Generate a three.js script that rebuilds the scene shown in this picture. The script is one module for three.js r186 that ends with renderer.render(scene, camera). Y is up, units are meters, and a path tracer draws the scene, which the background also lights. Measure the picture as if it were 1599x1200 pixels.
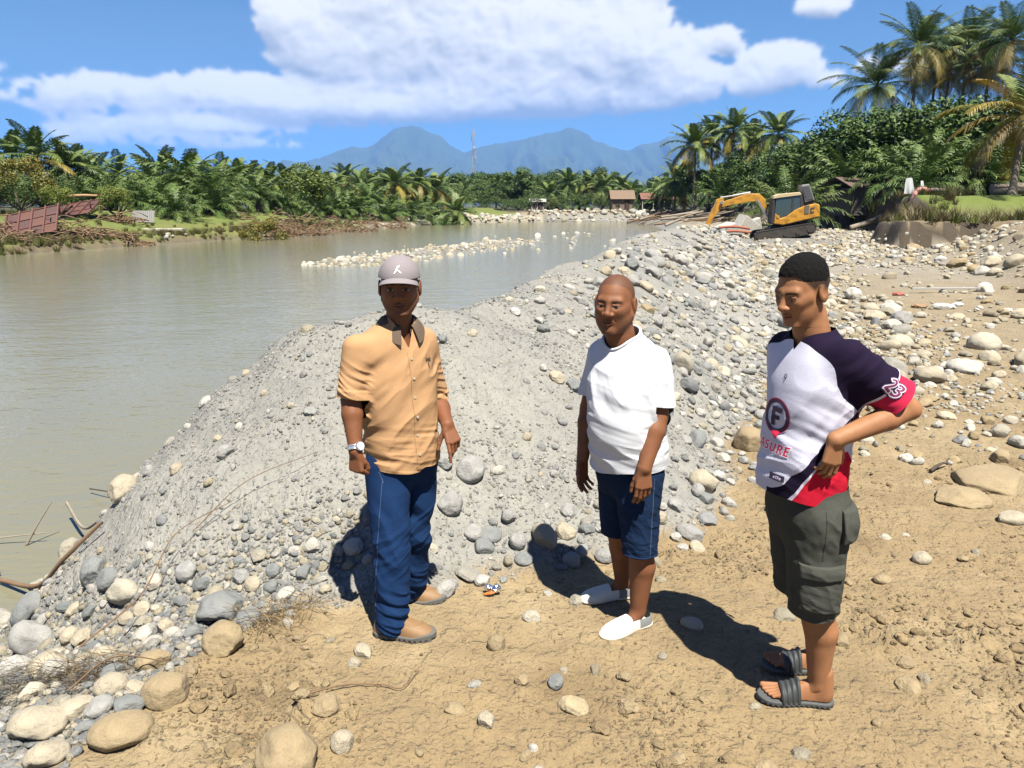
import * as THREE from 'three';
import { ImprovedNoise } from 'three/addons/math/ImprovedNoise.js';
import { mergeGeometries, mergeVertices } from 'three/addons/utils/BufferGeometryUtils.js';

// ---------------------------------------------------------------- camera, sky, sun, exposure
const scene = new THREE.Scene();
const camera = new THREE.PerspectiveCamera(53.13, 4 / 3, 0.05, 40000);
camera.position.set(0, 1.87, 0);
camera.rotation.x = -13.1 * Math.PI / 180;
const renderer = new THREE.WebGLRenderer();
renderer.toneMapping = THREE.LinearToneMapping;
renderer.toneMappingExposure = 3.4;
renderer.shadowMap.enabled = true;
const EXPO = 3.4;
const sun = new THREE.DirectionalLight(new THREE.Color(1, 0.945, 0.835), 5);
{ const el = 64.5 * Math.PI / 180, c = Math.cos(el);
  sun.position.set(0.40 * c * 60, Math.sin(el) * 60, 0.917 * c * 60); }
sun.castShadow = true; sun.shadow.radius = 1; sun.shadow.mapSize.set(4096, 4096);
Object.assign(sun.shadow.camera, { left: -60, right: 60, top: 60, bottom: -60, near: 1, far: 200 });
scene.add(sun, sun.target);

// ---------------------------------------------------------------- helpers
function rng(seed) { let a = seed >>> 0; return () => { a = a + 0x6D2B79F5 | 0; let t = Math.imul(a ^ a >>> 15, 1 | a); t = t + Math.imul(t ^ t >>> 7, 61 | t) ^ t; return ((t ^ t >>> 14) >>> 0) / 4294967296; }; }
const PN = new ImprovedNoise();
const noise = (x, y, z = 0.37) => PN.noise(x, y, z);
function fbm(x, y, z, oct, gain = 0.5) { let s = 0, a = 1, n = 0; for (let i = 0; i < oct; i++) { s += a * PN.noise(x, y, z); n += a; a *= gain; x *= 2.03; y *= 2.03; z *= 2.03; } return s / n; }
const clamp = (x, a = 0, b = 1) => Math.min(b, Math.max(a, x));
const mix = (a, b, t) => a + (b - a) * t;
const sstep = (a, b, x) => { const t = clamp((x - a) / (b - a)); return t * t * (3 - 2 * t); };
const smax = (a, b, k) => { const h = clamp(0.5 + 0.5 * (a - b) / k); return mix(b, a, h) + k * h * (1 - h); };
const smin = (a, b, k) => -smax(-a, -b, k);
const R = d => d * Math.PI / 180;
const V3 = (x, y, z) => new THREE.Vector3(x, y, z);
const lin = (r, g, b) => new THREE.Color().setRGB(r, g, b);
const lerpTable = (t, x) => { if (x <= t[0][0]) return t[0][1]; for (let i = 1; i < t.length; i++) if (x <= t[i][0]) return mix(t[i - 1][1], t[i][1], (x - t[i - 1][0]) / (t[i][0] - t[i - 1][0])); return t[t.length - 1][1]; };
const used = {};
const numbered = n => { const k = used[n] = (used[n] ?? -1) + 1; return k ? n + '_' + String(k).padStart(3, '0') : n; };
function tag(o, label, category, group, kind) { o.userData.label = label; if (category) o.userData.category = category; if (group) o.userData.group = group; if (kind) o.userData.kind = kind; return o; }
function mesh(name, geo, mat, parent) { const m = new THREE.Mesh(geo, mat); m.name = parent && parent !== scene ? name : numbered(name); m.castShadow = m.receiveShadow = true; (parent || scene).add(m); return m; }
function group(name, pos, turn = 0) { const g = new THREE.Group(); g.name = numbered(name); g.position.set(...pos); g.rotation.y = turn; scene.add(g); return g; }
function copyOf(o) { const c = o.clone(); c.name = numbered(o.name.replace(/_\d{3}$/, '')); c.userData = { ...o.userData }; scene.add(c); return c; }
function std(color, rough = 0.9, extra = {}) { return new THREE.MeshStandardMaterial({ color, roughness: rough, metalness: 0, ...extra }); }
// tileable grey texture from a function of (u,v,periodic noise); returns a DataTexture
function tileTex(n, fn, srgb = false) {
  const d = new Uint8Array(n * n * 4);
  for (let j = 0; j < n; j++) for (let i = 0; i < n; i++) { const v = fn(i / n, j / n), o = (j * n + i) * 4; const c = Array.isArray(v) ? v : [v, v, v]; for (let k = 0; k < 3; k++) d[o + k] = clamp(c[k]) * 255; d[o + 3] = 255; }
  const t = new THREE.DataTexture(d, n, n); t.wrapS = t.wrapT = THREE.RepeatWrapping; t.magFilter = THREE.LinearFilter; t.minFilter = THREE.LinearMipmapLinearFilter; t.generateMipmaps = true; if (srgb) t.colorSpace = THREE.SRGBColorSpace; t.needsUpdate = true; return t;
}
// periodic fbm on the unit square through a torus in 3-D blended over its edges
function pfbm(u, v, f, seed, oct, gain = 0.5) { let s = 0, a = 1, n = 0; for (let o = 0; o < oct; o++) { const F = f << o; s += a * pn(u * F, v * F, F, seed + o * 17); n += a; a *= gain; } return s / n; }
function h2(i, j, s) { let h = Math.imul(i, 374761393) + Math.imul(j, 668265263) + Math.imul(s, 1274126177) | 0; h = Math.imul(h ^ h >>> 13, 1274126177); return ((h ^ h >>> 16) >>> 0) / 4294967296; }
function pn(x, y, p, s) { const i = Math.floor(x), j = Math.floor(y), fx = x - i, fy = y - j, u = fx * fx * (3 - 2 * fx), w = fy * fy * (3 - 2 * fy), a = i % p, b = (i + 1) % p, c = j % p, d = (j + 1) % p; return mix(mix(h2(a, c, s), h2(b, c, s), u), mix(h2(a, d, s), h2(b, d, s), u), w) * 2 - 1; }

// ---------------------------------------------------------------- the sky: clear tropical air with fair-weather cumulus
{
  const W = 2048, Hh = 1024, data = new Float32Array(W * Hh * 4);
  // cumulus: [azimuth, elevation of the middle, half width, half height, weight] in degrees
  const puffs = [[-13.5, 10.8, 3.7, 3.4, 1.1], [-15.5, 11.7, 2.0, 2.3, 1], [-8.8, 11.8, 5.3, 3.9, 1.15], [-11.5, 9.1, 4.8, 2.5, 1], [-4.4, 12.3, 5.3, 4.6, 1.2], [0.9, 11.5, 5.7, 4.4, 1.2], [-4.9, 9.1, 6.2, 3.0, 1.1], [5.8, 11.1, 5.3, 3.9, 1.15], [3.6, 8.7, 5.3, 2.8, 1.0], [9.3, 9.6, 4.0, 2.7, 1.05], [12.0, 8.3, 3.1, 1.9, 0.95], [14.2, 10.6, 2.2, 1.1, 0.75], [8.1, 7.2, 5.3, 1.5, 0.85], [18.0, 8.9, 3.0, 1.7, 1.0], [16.6, 7.9, 2.4, 0.9, 0.8], [21.0, 7.9, 2.6, 0.8, 0.55], [24.0, 8.5, 1.8, 1.0, 0.55], [20.4, 12.3, 1.8, 0.9, 0.8], [-7.8, 15.6, 8.8, 4.1, 1.1], [3.5, 15.7, 9.7, 4.6, 1.1], [-8.1, 6.8, 7.5, 1.4, 0.95], [0.0, 7.5, 6.2, 1.9, 0.95], [4.5, 7.0, 5.3, 1.4, 0.85], [-19.5, 7.2, 6.6, 1.6, 0.8], [-26.0, 6.7, 6.2, 1.4, 0.72], [-29.2, 6.0, 3.1, 1.4, 0.6], [-22.8, 5.1, 8.4, 1.3, 0.7], [-16.2, 6.8, 4.8, 1.8, 0.85], [-13.3, 6.4, 6.2, 1.4, 0.85], [-20.5, 4.0, 7.0, 0.6, 0.5], [-27.3, 4.2, 5.3, 0.8, 0.5], [-32.2, 6.3, 1.1, 0.6, 0.4]];
  const rr = rng(41);
  for (let k = 0; k < 26; k++) { const az = 45 + rr() * 270, el = 6 + rr() * rr() * 40, s = 0.6 + rr() * 1.2; for (let q = 0; q < 4; q++) puffs.push([az + (rr() - 0.5) * 13 * s, el + (rr() - 0.35) * 4 * s, (4 + rr() * 4) * s, (2 + rr() * 2) * s, 0.8 + rr() * 0.3]); }
  const dens = (az, el) => {
    let s = 0, yw = 0, ws = 0;
    for (const p of puffs) { let da = az - p[0]; if (da > 180) da -= 360; if (da < -180) da += 360; const x = da / p[2], y = (el - p[1]) / p[3]; const yy = y < 0 ? y * 1.2 : y; const q = x * x + yy * yy; if (q < 1.9) { const g = p[4] * (1.35 - q); if (g > s) s = g + 0.2 * Math.max(s, 0); else if (g > 0) s += 0.2 * g; if (g > 0) { yw += g * y; ws += g; } } }
    return [s, ws ? yw / ws : 0];
  };
  const cl = new Float32Array(W * Hh), yv = new Float32Array(W * Hh);
  for (let j = 512; j < Hh; j++) { const el = ((j + 0.5) / Hh - 0.5) * 180; for (let i = 0; i < W; i++) { const az = ((i + 0.5) / W - 0.25) * 360, a = az > 180 ? az - 360 : az; const k = j * W + i; if (el < 0.5) { cl[k] = -1; continue; } const [b, y] = dens(a, el);
    const wx = a + 0.8 * fbm(a * 0.5, el * 0.5, 1.1, 2), wy = el + 0.6 * fbm(a * 0.5, el * 0.5, 5.1, 2); const bil = 0.5 - Math.abs(fbm(wx * 0.40, wy * 0.58, 7.7, 5, 0.6)) * 2.3, n = fbm(wx * 0.13, wy * 0.22, 3.1, 5, 0.55);
    cl[k] = b > 0 ? b * 0.85 - 0.42 + 0.70 * n + 0.50 * bil : -1 + 0.3 * n; yv[k] = y + 0.6 * n + 0.12 * bil; } }
  const at = (i, j) => cl[clamp(Math.round(j), 0, Hh - 1) * W + ((Math.round(i) % W) + W) % W];
  for (let j = 0; j < Hh; j++) {
    const el = ((j + 0.5) / Hh - 0.5) * 180, e = Math.max(el, 0);
    const hz = Math.exp(-e / 11), h2_ = Math.exp(-e / 28);
    const sky = [mix(0.030, 0.36, hz * 0.85) + 0.05 * h2_, mix(0.105, 0.60, hz * 0.85) + 0.13 * h2_, mix(0.38, 0.80, hz * 0.6) + 0.22 * h2_];
    for (let i = 0; i < W; i++) {
      const o = (j * W + i) * 4; let c = sky;
      if (el > 0) {
        const d0 = cl[j * W + i], a = sstep(0.0, 0.16, d0);
        if (a > 0) {
          const g = clamp((d0 - at(i + 1, j + 2)) * 0.9 + (d0 - at(i + 2, j + 5)) * 0.45, -0.5, 0.5);   // faces turned up to the sun are brighter
          const s = clamp(-0.02 + 0.98 * sstep(-0.95, 0.30, yv[j * W + i]) + 0.6 * g + 0.16 * (1 - a), 0, 1.1);
          const w = [mix(0.40, 1.06, s), mix(0.46, 1.06, s), mix(0.54, 1.04, s)];
          const aa = a * mix(0.97, 0.80, hz);
          c = [mix(sky[0], w[0], aa), mix(sky[1], w[1], aa), mix(sky[2], w[2], aa)];
        }
        const ci = clamp(fbm(i * 0.006, j * 0.03, 1.7, 4) * 1.2) * 0.10 * sstep(3, 9, el); c = [mix(c[0], 0.8, ci), mix(c[1], 0.85, ci), mix(c[2], 0.95, ci)];
      } else c = [0.25, 0.24, 0.2];
      for (let k = 0; k < 3; k++) data[o + k] = c[k] / EXPO; data[o + 3] = 1;
    }
  }
  const t = new THREE.DataTexture(data, W, Hh, THREE.RGBAFormat, THREE.FloatType);
  t.mapping = THREE.EquirectangularReflectionMapping; t.magFilter = t.minFilter = THREE.LinearFilter; t.needsUpdate = true;
  scene.background = t; scene.environment = t;
}
scene.fog = new THREE.FogExp2(new THREE.Color(0.14, 0.38, 1.0), 0.000066);
// ---------------------------------------------------------------- terrain: f = metres ahead (-z), x = metres to the right
const WATER = -0.6;
const CREST = [[-1.25, 5.45, 1.0], [-0.53, 5.85, 1.08], [0.31, 7.45, 1.11], [1.7, 13, 1.06], [3.74, 21.8, 1.06], [6.2, 29, 1.05], [9.2, 37.5, 0.8]];
const VALLEY = [[70, -70], [70, 26], [30, 31], [22, 34], [17.6, 35.3], [18.6, 40], [25, 49], [26.5, 60], [27, 72], [25, 90], [22, 112], [19, 122], [5, 122], [-9.6, 107], [-14.7, 86], [-18, 67], [-22.7, 52], [-25.6, 39], [-27, 20], [-30, 0], [-45, -70]];
function segDist(px, py, ax, ay, bx, by) { const dx = bx - ax, dy = by - ay, t = clamp(((px - ax) * dx + (py - ay) * dy) / (dx * dx + dy * dy)); return [Math.hypot(px - ax - t * dx, py - ay - t * dy), t, (px - ax) * dy - (py - ay) * dx]; }
function ridge(x, f) {
  let best = 1e9, hc = 0, side = 0, ft = 0;
  for (let i = 0; i < CREST.length - 1; i++) { const a = CREST[i], b = CREST[i + 1], [d, t, s] = segDist(x, f, a[0], a[1], b[0], b[1]); if (d < best) { best = d; hc = mix(a[2], b[2], t); side = s / Math.hypot(b[0] - a[0], b[1] - a[1]); ft = mix(a[1], b[1], t); } }
  return [best, hc, side, ft];   // side > 0: right of the crest
}
function valley(x, f) {          // signed distance to the flood bed's edge, > 0 on the banks; and which bank
  let d = 1e9, inside = false, k = 0; const n = VALLEY.length;
  for (let i = 0, j = n - 1; i < n; j = i++) { const a = VALLEY[i], b = VALLEY[j]; const [q] = segDist(x, f, a[0], a[1], b[0], b[1]); if (q < d) { d = q; k = i; } if ((a[1] > f) !== (b[1] > f) && x < (b[0] - a[0]) * (f - a[1]) / (b[1] - a[1]) + a[0]) inside = !inside; }
  return [inside ? -d : d, k];
}
const EDGE = [[-70, -2.4], [0, -1.72], [1.6, -1.62], [2.35, -1.5], [3.1, -1.2], [3.6, -0.75], [4.4, -0.2], [5.5, 0.0], [7.45, 0.6], [13, 2.0], [21.8, 4.0], [29, 6.4], [37.5, 9.2], [60, 14], [90, 19], [115, 21.5], [123, 21.5]];
function heightZones(x, f) {
  const far = Math.hypot(x, f);
  const [vd, vk] = valley(x, f);
  const xe = lerpTable(EDGE, f) + 0.10 * noise(f * 1.3, 4.2) + 0.05 * noise(f * 4, 1.2);
  const e = xe - x;                                   // metres towards the river from the flat's edge
  let h = -0.62 * sstep(-0.1, 2.5, e) - 0.25 * sstep(2.2, 4, e) - 1.2 * sstep(4, 9, e);
  // flood bed beyond the flat: very slightly lower and undulating
  h += 0.10 * noise(x * 0.22, f * 0.22, 1.1) * sstep(6, 14, far) - 0.18 * sstep(26, 46, f) * sstep(0, 4, -e);
  const flat = sstep(0.4, -0.1, e);
  const [rd, hc, side, ft] = ridge(x, f);
  const slope = mix(0.80, mix(0.63, 0.45, sstep(6, 14, ft)), sstep(-1.5, 0.5, side)) + 0.32 * sstep(-1.5, -3.0, x) * sstep(9, 6, ft);
  const lump = mix(1, 0.55, sstep(9, 18, ft)) * 0.16 * noise(x * 0.8 + 3, f * 0.8, 2.2) + 0.07 * noise(x * 2.1, f * 2.1, 5.1);
  let r = hc + 0.35 * lump - slope * (Math.sqrt(rd * rd + 0.16) - 0.4) * (1 + 0.10 * noise(ft * 0.9, 8.8) + 0.05 * noise(x * 3, f * 3, 9)) + lump * 0.5;
  const rw = r - h;
  h = smax(h, r, 0.16);
  { const [bd, bt] = segDist(x, f, -7.2, 33.5, 0.2, 55); if (bd < 5) h = smax(h, WATER + 0.05 - 0.05 * bd * bd + 0.10 * noise(x * 0.8, f * 0.8, 3), 0.1); }
  // dirt mound on the right
  const mr = sstep(0, 1, (x - 9.3 - (f - 14) * 0.37) / 5.2 + 0.12 * noise(x * 0.35, f * 0.35, 3.3)) * sstep(6, 11, f);
  const mound = 1.55 * mr * sstep(40, 27, f);
  { const gx = sstep(14.6, 18.6, x) * sstep(24, 19, x); h += 0.5 * gx * Math.exp(-(f - 47.5) * (f - 47.5) / 7); }
  h += mound + 0.12 * mr * noise(x * 0.9, f * 0.9, 6);
  // banks
  let bank = 0;
  if (vd > -6) {
    const left = vk >= 13 && vk <= 20, farShore = vk >= 11 && vk <= 13, w = vd + 0.9 * noise(x * 0.25, f * 0.25, 7) + 0.35 * noise(x * 0.9, f * 0.9, 4);
    if (left) { const b = WATER - 0.5 + 0.95 * sstep(-0.6, 0.7, w) + (1.55 + 0.25 * noise(x * 0.12, f * 0.12, 2)) * sstep(0.4, 13, w); if (w > -1.5) h = smax(h, b, 0.12); bank = sstep(-0.6, 0.4, w); }
    else if (farShore) { const b = WATER - 0.4 + 1.9 * sstep(-4, 3, w); h = smax(h, b, 0.2); bank = sstep(0, 3, w); }
    else { const top = 1.15 + 0.15 * noise(x * 0.3, f * 0.3, 5), b = top * sstep(-0.25, 0.35, w) + 0.6 * sstep(8, 20, vd); h = Math.max(h, Math.min(b + 0, b)) ; bank = sstep(-0.1, 0.35, w);
      const lawn = sstep(0, 1, (f - 38.5) / 5) * sstep(0, 1, (x - 20.2) / 2.2) * sstep(62, 56, f); h += 1.25 * lawn * bank; }
  }
  return { h, e, flat, rw, rd, side, mr, bank, vd, vk, far, ft, mound };
}
function height(x, f, z) {
  z = z || heightZones(x, f);
  let h = z.h; const far = z.far;
  const nearness = sstep(30, 4, far);
  const grav = sstep(-0.12, 0.06, z.rw) * (1 - z.bank);
  if (far < 45) {
    // vehicle-packed dirt: soft humps, tracks, clods
    let trod = 1; if (far < 6) for (const [px, pf] of [[-0.48, 3.27], [0.55, 3.24], [1.156, 2.68]]) trod -= 0.92 * Math.exp(-((x - px) ** 2 + (f - pf) ** 2) / 0.10);   // flattened underfoot
    const dirt = (1 - grav) * (1 - z.bank) * Math.max(0, trod);
    const cl = Math.max(0, fbm(x * 6.5, f * 6.5, 1.3, 3)) , patch = sstep(-0.15, 0.35, fbm(x * 0.9, f * 0.9, 8.1, 2));
    h += dirt * (0.042 * fbm(x * 1.2, f * 1.2, 4.4, 3) + nearness * (0.020 * fbm(x * 3.4 + 0.6 * f, f * 4.6, 7.4, 3) + patch * 0.15 * cl * cl * 2 + 0.017 * fbm(x * 12, f * 12, 2.7, 3, 0.65)));
    if (nearness > 0.02) h += grav * nearness * (0.035 * fbm(x * 3.5, f * 3.5, 6.6, 4, 0.6) + 0.010 * fbm(x * 22, f * 22, 3.3, 2));
    else h += 0.03 * grav * fbm(x * 2, f * 2, 6.6, 3);
  }
  return h;
}
const groundY = (x, f) => height(x, f);
{
  const rings = [0.3]; { let r = 0.7; while (r < 150) { rings.push(r); r *= r < 1.6 ? 1.03 : r < 50 ? 1.0098 : 1.016; } while (r < 14000) { rings.push(r); r *= 1.12; } rings.push(14000); }
  const angs = []; for (let i = 0; i <= 520; i++) angs.push(R(-41 + 82 * i / 520)); for (let i = 1; i < 56; i++) angs.push(R(41 + 278 * i / 56));
  const na = angs.length, nr = rings.length, pos = new Float32Array(na * nr * 3), col = new Float32Array(na * nr * 3), uv = new Float32Array(na * nr * 2), idx = [];
  const C = { dirt: [0.325, 0.234, 0.118], dirt2: [0.225, 0.155, 0.072], dirt3: [0.38, 0.29, 0.16], grav: [0.345, 0.335, 0.298], grav2: [0.285, 0.28, 0.256], sand: [0.40, 0.36, 0.27], bed: [0.33, 0.265, 0.165], wet: [0.10, 0.085, 0.055], grass: [0.15, 0.20, 0.026], grass2: [0.20, 0.205, 0.04], soil: [0.17, 0.12, 0.065], forest: [0.06, 0.065, 0.025], bank: [0.075, 0.055, 0.032], lawn: [0.145, 0.20, 0.016] };  // bank: dark wet soil with the shade of an unmodelled overhang painted in
  const mixc = (a, b, t) => [mix(a[0], b[0], t), mix(a[1], b[1], t), mix(a[2], b[2], t)];
  let p = 0;
  for (let j = 0; j < nr; j++) for (let i = 0; i < na; i++, p++) {
    const x = rings[j] * Math.sin(angs[i]), f = rings[j] * Math.cos(angs[i]);
    const z = heightZones(x, f), h = height(x, f, z);
    pos.set([x, h, -f], p * 3); uv.set([x, f], p * 2);
    const n1 = fbm(x * 0.7, f * 0.7, 2.2, 3), n2 = fbm(x * 2.7, f * 2.7, 5.5, 3);
    let c = mixc(mixc(C.dirt, C.dirt3, sstep(-0.1, 0.5, n1 + 0.4 * n2)), C.dirt2, sstep(0.12, 0.55, fbm(x * 1.6, f * 1.6, 9.2, 4)));
    c = mixc(c, C.bed, sstep(6, 14, z.far) * 0.8 * (1 - z.mr * 0.5));
    if (z.far > 8) c = mixc(c, C.grav, sstep(14, 24, f) * sstep(-0.3, 0.3, n1 + 0.3) * 0.6 * (1 - z.mr));
    const g = sstep(-0.10, 0.04, z.rw + 0.05 * n2); c = mixc(c, mixc(C.grav, C.grav2, sstep(-0.2, 0.4, n1 + n2 * 0.5)), g);
    const tan = g * sstep(0.25, 0.5, fbm(x * 0.9, f * 0.9, 12.1, 3)) * sstep(5, 12, f); c = mixc(c, C.bed, tan * 0.6);
    { const tr = sstep(1.25, 0.8, Math.hypot((x - 14.2) / 3.2, (f - 43) / 6.5) + 0.25 * n1); c = mixc(c, [0.26, 0.245, 0.215], tr * (1 - g)); }
    const sh = sstep(0.06, 0.22, z.e + 0.06 * n2) * (1 - g); c = mixc(c, C.grav2, sh);
    if (z.bank > 0) {
      const left = z.vk >= 13 && z.vk <= 20;
      let b = C.bed;
      if (left) { b = mixc(C.soil, mixc(C.grass, C.grass2, sstep(-0.3, 0.4, n1)), sstep(0.0, 1.2, z.vd + 1.2 * n1)); b = mixc(b, C.sand, sstep(80, 92, f) * sstep(7, 3, z.vd)); b = mixc(b, C.grass, sstep(5, 9, z.vd) * 0.6); b = mixc(b, C.forest, sstep(16, 24, z.vd)); }
      else if (z.vk >= 11) { b = mixc(C.bed, C.soil, sstep(2, 8, z.vd)); b = mixc(b, C.forest, sstep(9, 14, z.vd)); }
      else { b = mixc(C.bed, C.soil, 0.5); const lawn = sstep(0, 1, (f - 38) / 4) * sstep(0, 1, (x - 19.8) / 2) * sstep(62, 56, f); b = mixc(b, mixc(C.lawn, C.grass, sstep(-0.2, 0.5, n2)), lawn); b = mixc(b, C.forest, sstep(10, 18, z.vd) * (1 - lawn)); const hh = heightZones(x + 0.3, f).h - heightZones(x - 0.3, f).h, hl = heightZones(x, f + 0.3).h - heightZones(x, f - 0.3).h; if (Math.hypot(hh, hl) > 0.28) { b = C.bank; c = C.bank; } }  // steep cut faces get the dark soil colour with painted overhang shade
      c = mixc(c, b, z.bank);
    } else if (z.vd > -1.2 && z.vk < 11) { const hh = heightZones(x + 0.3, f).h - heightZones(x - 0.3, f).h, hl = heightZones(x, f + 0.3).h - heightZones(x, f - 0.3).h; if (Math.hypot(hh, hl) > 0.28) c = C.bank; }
    c = mixc(c, C.wet, sstep(WATER + 0.06, WATER - 0.01, h + 0.03 * n2) * 0.75);
    if (z.far > 160) c = C.forest;
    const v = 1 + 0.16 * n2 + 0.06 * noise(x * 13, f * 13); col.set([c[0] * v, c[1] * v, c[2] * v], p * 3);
  }
  for (let j = 0; j < nr - 1; j++) for (let i = 0; i < na; i++) { const a = j * na + i, b = j * na + (i + 1) % na, c = a + na, d = b + na; idx.push(a, b, c, b, d, c); }
  for (let i = 1; i < na - 1; i++) idx.push(0, i + 1, i);
  const g = new THREE.BufferGeometry(); g.setAttribute('position', new THREE.BufferAttribute(pos, 3)); g.setAttribute('color', new THREE.BufferAttribute(col, 3)); g.setAttribute('uv', new THREE.BufferAttribute(uv, 2)); g.setIndex(idx); g.computeVertexNormals();
  const n = 1024;
  const grain = tileTex(n, (u, v) => 0.80 + 0.16 * pfbm(u, v, 16, 3, 6, 0.75) + 0.10 * pfbm(u, v, 256, 9, 2));
  grain.colorSpace = THREE.NoColorSpace;
  const rel = tileTex(n, (u, v) => { const a = 0.5 + 0.5 * pfbm(u, v, 9, 5, 4, 0.6), k = sstep(-0.15, 0.6, pfbm(u, v, 26, 31, 3, 0.5)), q = sstep(-0.1, 0.7, pfbm(u, v, 84, 77, 2)); return 0.42 * a + 0.30 * k + 0.16 * q + 0.10 * (0.5 + 0.5 * pfbm(u, v, 210, 99, 2)); });
  for (const t of [grain, rel]) t.repeat.set(0.8, 0.8);
  const m = std(lin(0.8, 0.8, 0.8), 0.97, { vertexColors: true, map: grain, bumpMap: rel, bumpScale: 0.034 });
  const ground = mesh('ground', g, m); tag(ground, 'tan packed dirt, grey gravel embankment and grassy river banks', null, null, 'structure');
}
// ---------------------------------------------------------------- the river: turbid brown-green water
{
  const g = new THREE.BufferGeometry(), pos = [], uv = [], idx = [];
  const X0 = -80, X1 = 40, F0 = -75, F1 = 132, NX = 60, NF = 100;
  for (let j = 0; j <= NF; j++) for (let i = 0; i <= NX; i++) { const x = mix(X0, X1, i / NX), f = mix(F0, F1, j / NF); pos.push(x, WATER, -f); uv.push(x, f); }
  for (let j = 0; j < NF; j++) for (let i = 0; i < NX; i++) { const a = j * (NX + 1) + i; idx.push(a, a + 1, a + NX + 1, a + 1, a + NX + 2, a + NX + 1); }
  g.setAttribute('position', new THREE.Float32BufferAttribute(pos, 3)); g.setAttribute('uv', new THREE.Float32BufferAttribute(uv, 2)); g.setIndex(idx); g.computeVertexNormals();
  const rip = tileTex(1024, (u, v) => 0.5 + 0.30 * pfbm(u, (v * 2.0 + 0.3 * pn(u * 4, v * 4, 4, 3)) % 1, 8, 11, 5, 0.55) + 0.16 * pfbm(u, v, 48, 21, 3));
  rip.repeat.set(0.16, 0.28);
  const silt = tileTex(512, (u, v) => { const k = 0.5 + 0.5 * pfbm(u, v, 3, 61, 5, 0.55), d = 0.5 + 0.5 * pfbm(u, v, 6, 77, 4); return [mix(0.62, 0.80, k) , mix(0.64, 0.78, k), mix(0.62, 0.60, k) * (0.9 + 0.1 * d)]; });
  silt.repeat.set(0.045, 0.03);
  const m = new THREE.MeshPhysicalMaterial({ color: lin(0.24, 0.227, 0.18), map: silt, roughness: 0.10, ior: 1.33, bumpMap: rip, bumpScale: 0.022 });
  const w = mesh('river_water', g, m); tag(w, 'muddy grey-green river water with small ripples', null, null, 'structure');
}
// ---------------------------------------------------------------- forested mountains far beyond
{
  // silhouette elevations in degrees by azimuth, two chains
  const chains = [
    { name: 'mountains', label: 'blue forested mountain range behind the palms', r: 9000, az0: -34, az1: 40, prof: [[-34, 1.0], [-24, 1.6], [-17.5, 2.0], [-16, 3.3], [-14.6, 3.1], [-12, 4.0], [-9.8, 4.5], [-8.3, 5.45], [-7.2, 5.75], [-6.2, 5.5], [-5.2, 5.1], [-4.4, 4.35], [-3.4, 3.9], [-2.7, 4.05], [-1.2, 4.55], [1.0, 4.85], [2.4, 5.2], [3.9, 5.75], [4.9, 5.6], [6, 4.9], [7.1, 4.3], [8.2, 3.95], [9.6, 4.4], [11.3, 5.0], [13, 5.5], [16, 5.0], [20, 4.2], [28, 3.0], [40, 2.0]] },
  ];
  for (const ch of chains) {
    const na = 420, nr = 46, pos = [], idx = [], col = [];
    for (let j = 0; j <= nr; j++) for (let i = 0; i <= na; i++) {
      const az = mix(ch.az0, ch.az1, i / na), t = j / nr, r = ch.r * (0.62 + 0.62 * t), peak = Math.tan(R(lerpTable(ch.prof, az) + 0.16 * fbm(az * 1.1, 3.3, 1, 4, 0.6))) * ch.r + 2;
      const x = r * Math.sin(R(az)), f = r * Math.cos(R(az)), s = t < 0.62 ? Math.pow(t / 0.62, 1.25) : Math.pow(1 - (t - 0.62) / 0.38, 0.9);
      const rn = 1 - Math.abs(fbm(x / 700 + 4, f / 2200, 2.5, 5, 0.55)) * 3.4;
      const edge = 1 - Math.abs(t - 0.62) / 0.62, y = peak * (s * mix(rn * 0.75 + 0.25, 1, Math.pow(clamp(edge), 4))) + 14 * fbm(x / 130, f / 130, 4, 3) * s - 10;
      pos.push(x, y, -f); const v = 1 + 0.35 * fbm(x / 240, f / 240, 9, 4); col.push(0.040 * v, 0.062 * v, 0.026 * v);
    }
    for (let j = 0; j < nr; j++) for (let i = 0; i < na; i++) { const a = j * (na + 1) + i; idx.push(a, a + 1, a + na + 1, a + 1, a + na + 2, a + na + 1); }
    const g = new THREE.BufferGeometry(); g.setAttribute('position', new THREE.Float32BufferAttribute(pos, 3)); g.setAttribute('color', new THREE.Float32BufferAttribute(col, 3)); g.setIndex(idx); g.computeVertexNormals();
    tag(mesh(ch.name, g, std(0xffffff, 1, { vertexColors: true })), ch.label, null, null, 'structure');
  }
}
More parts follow.
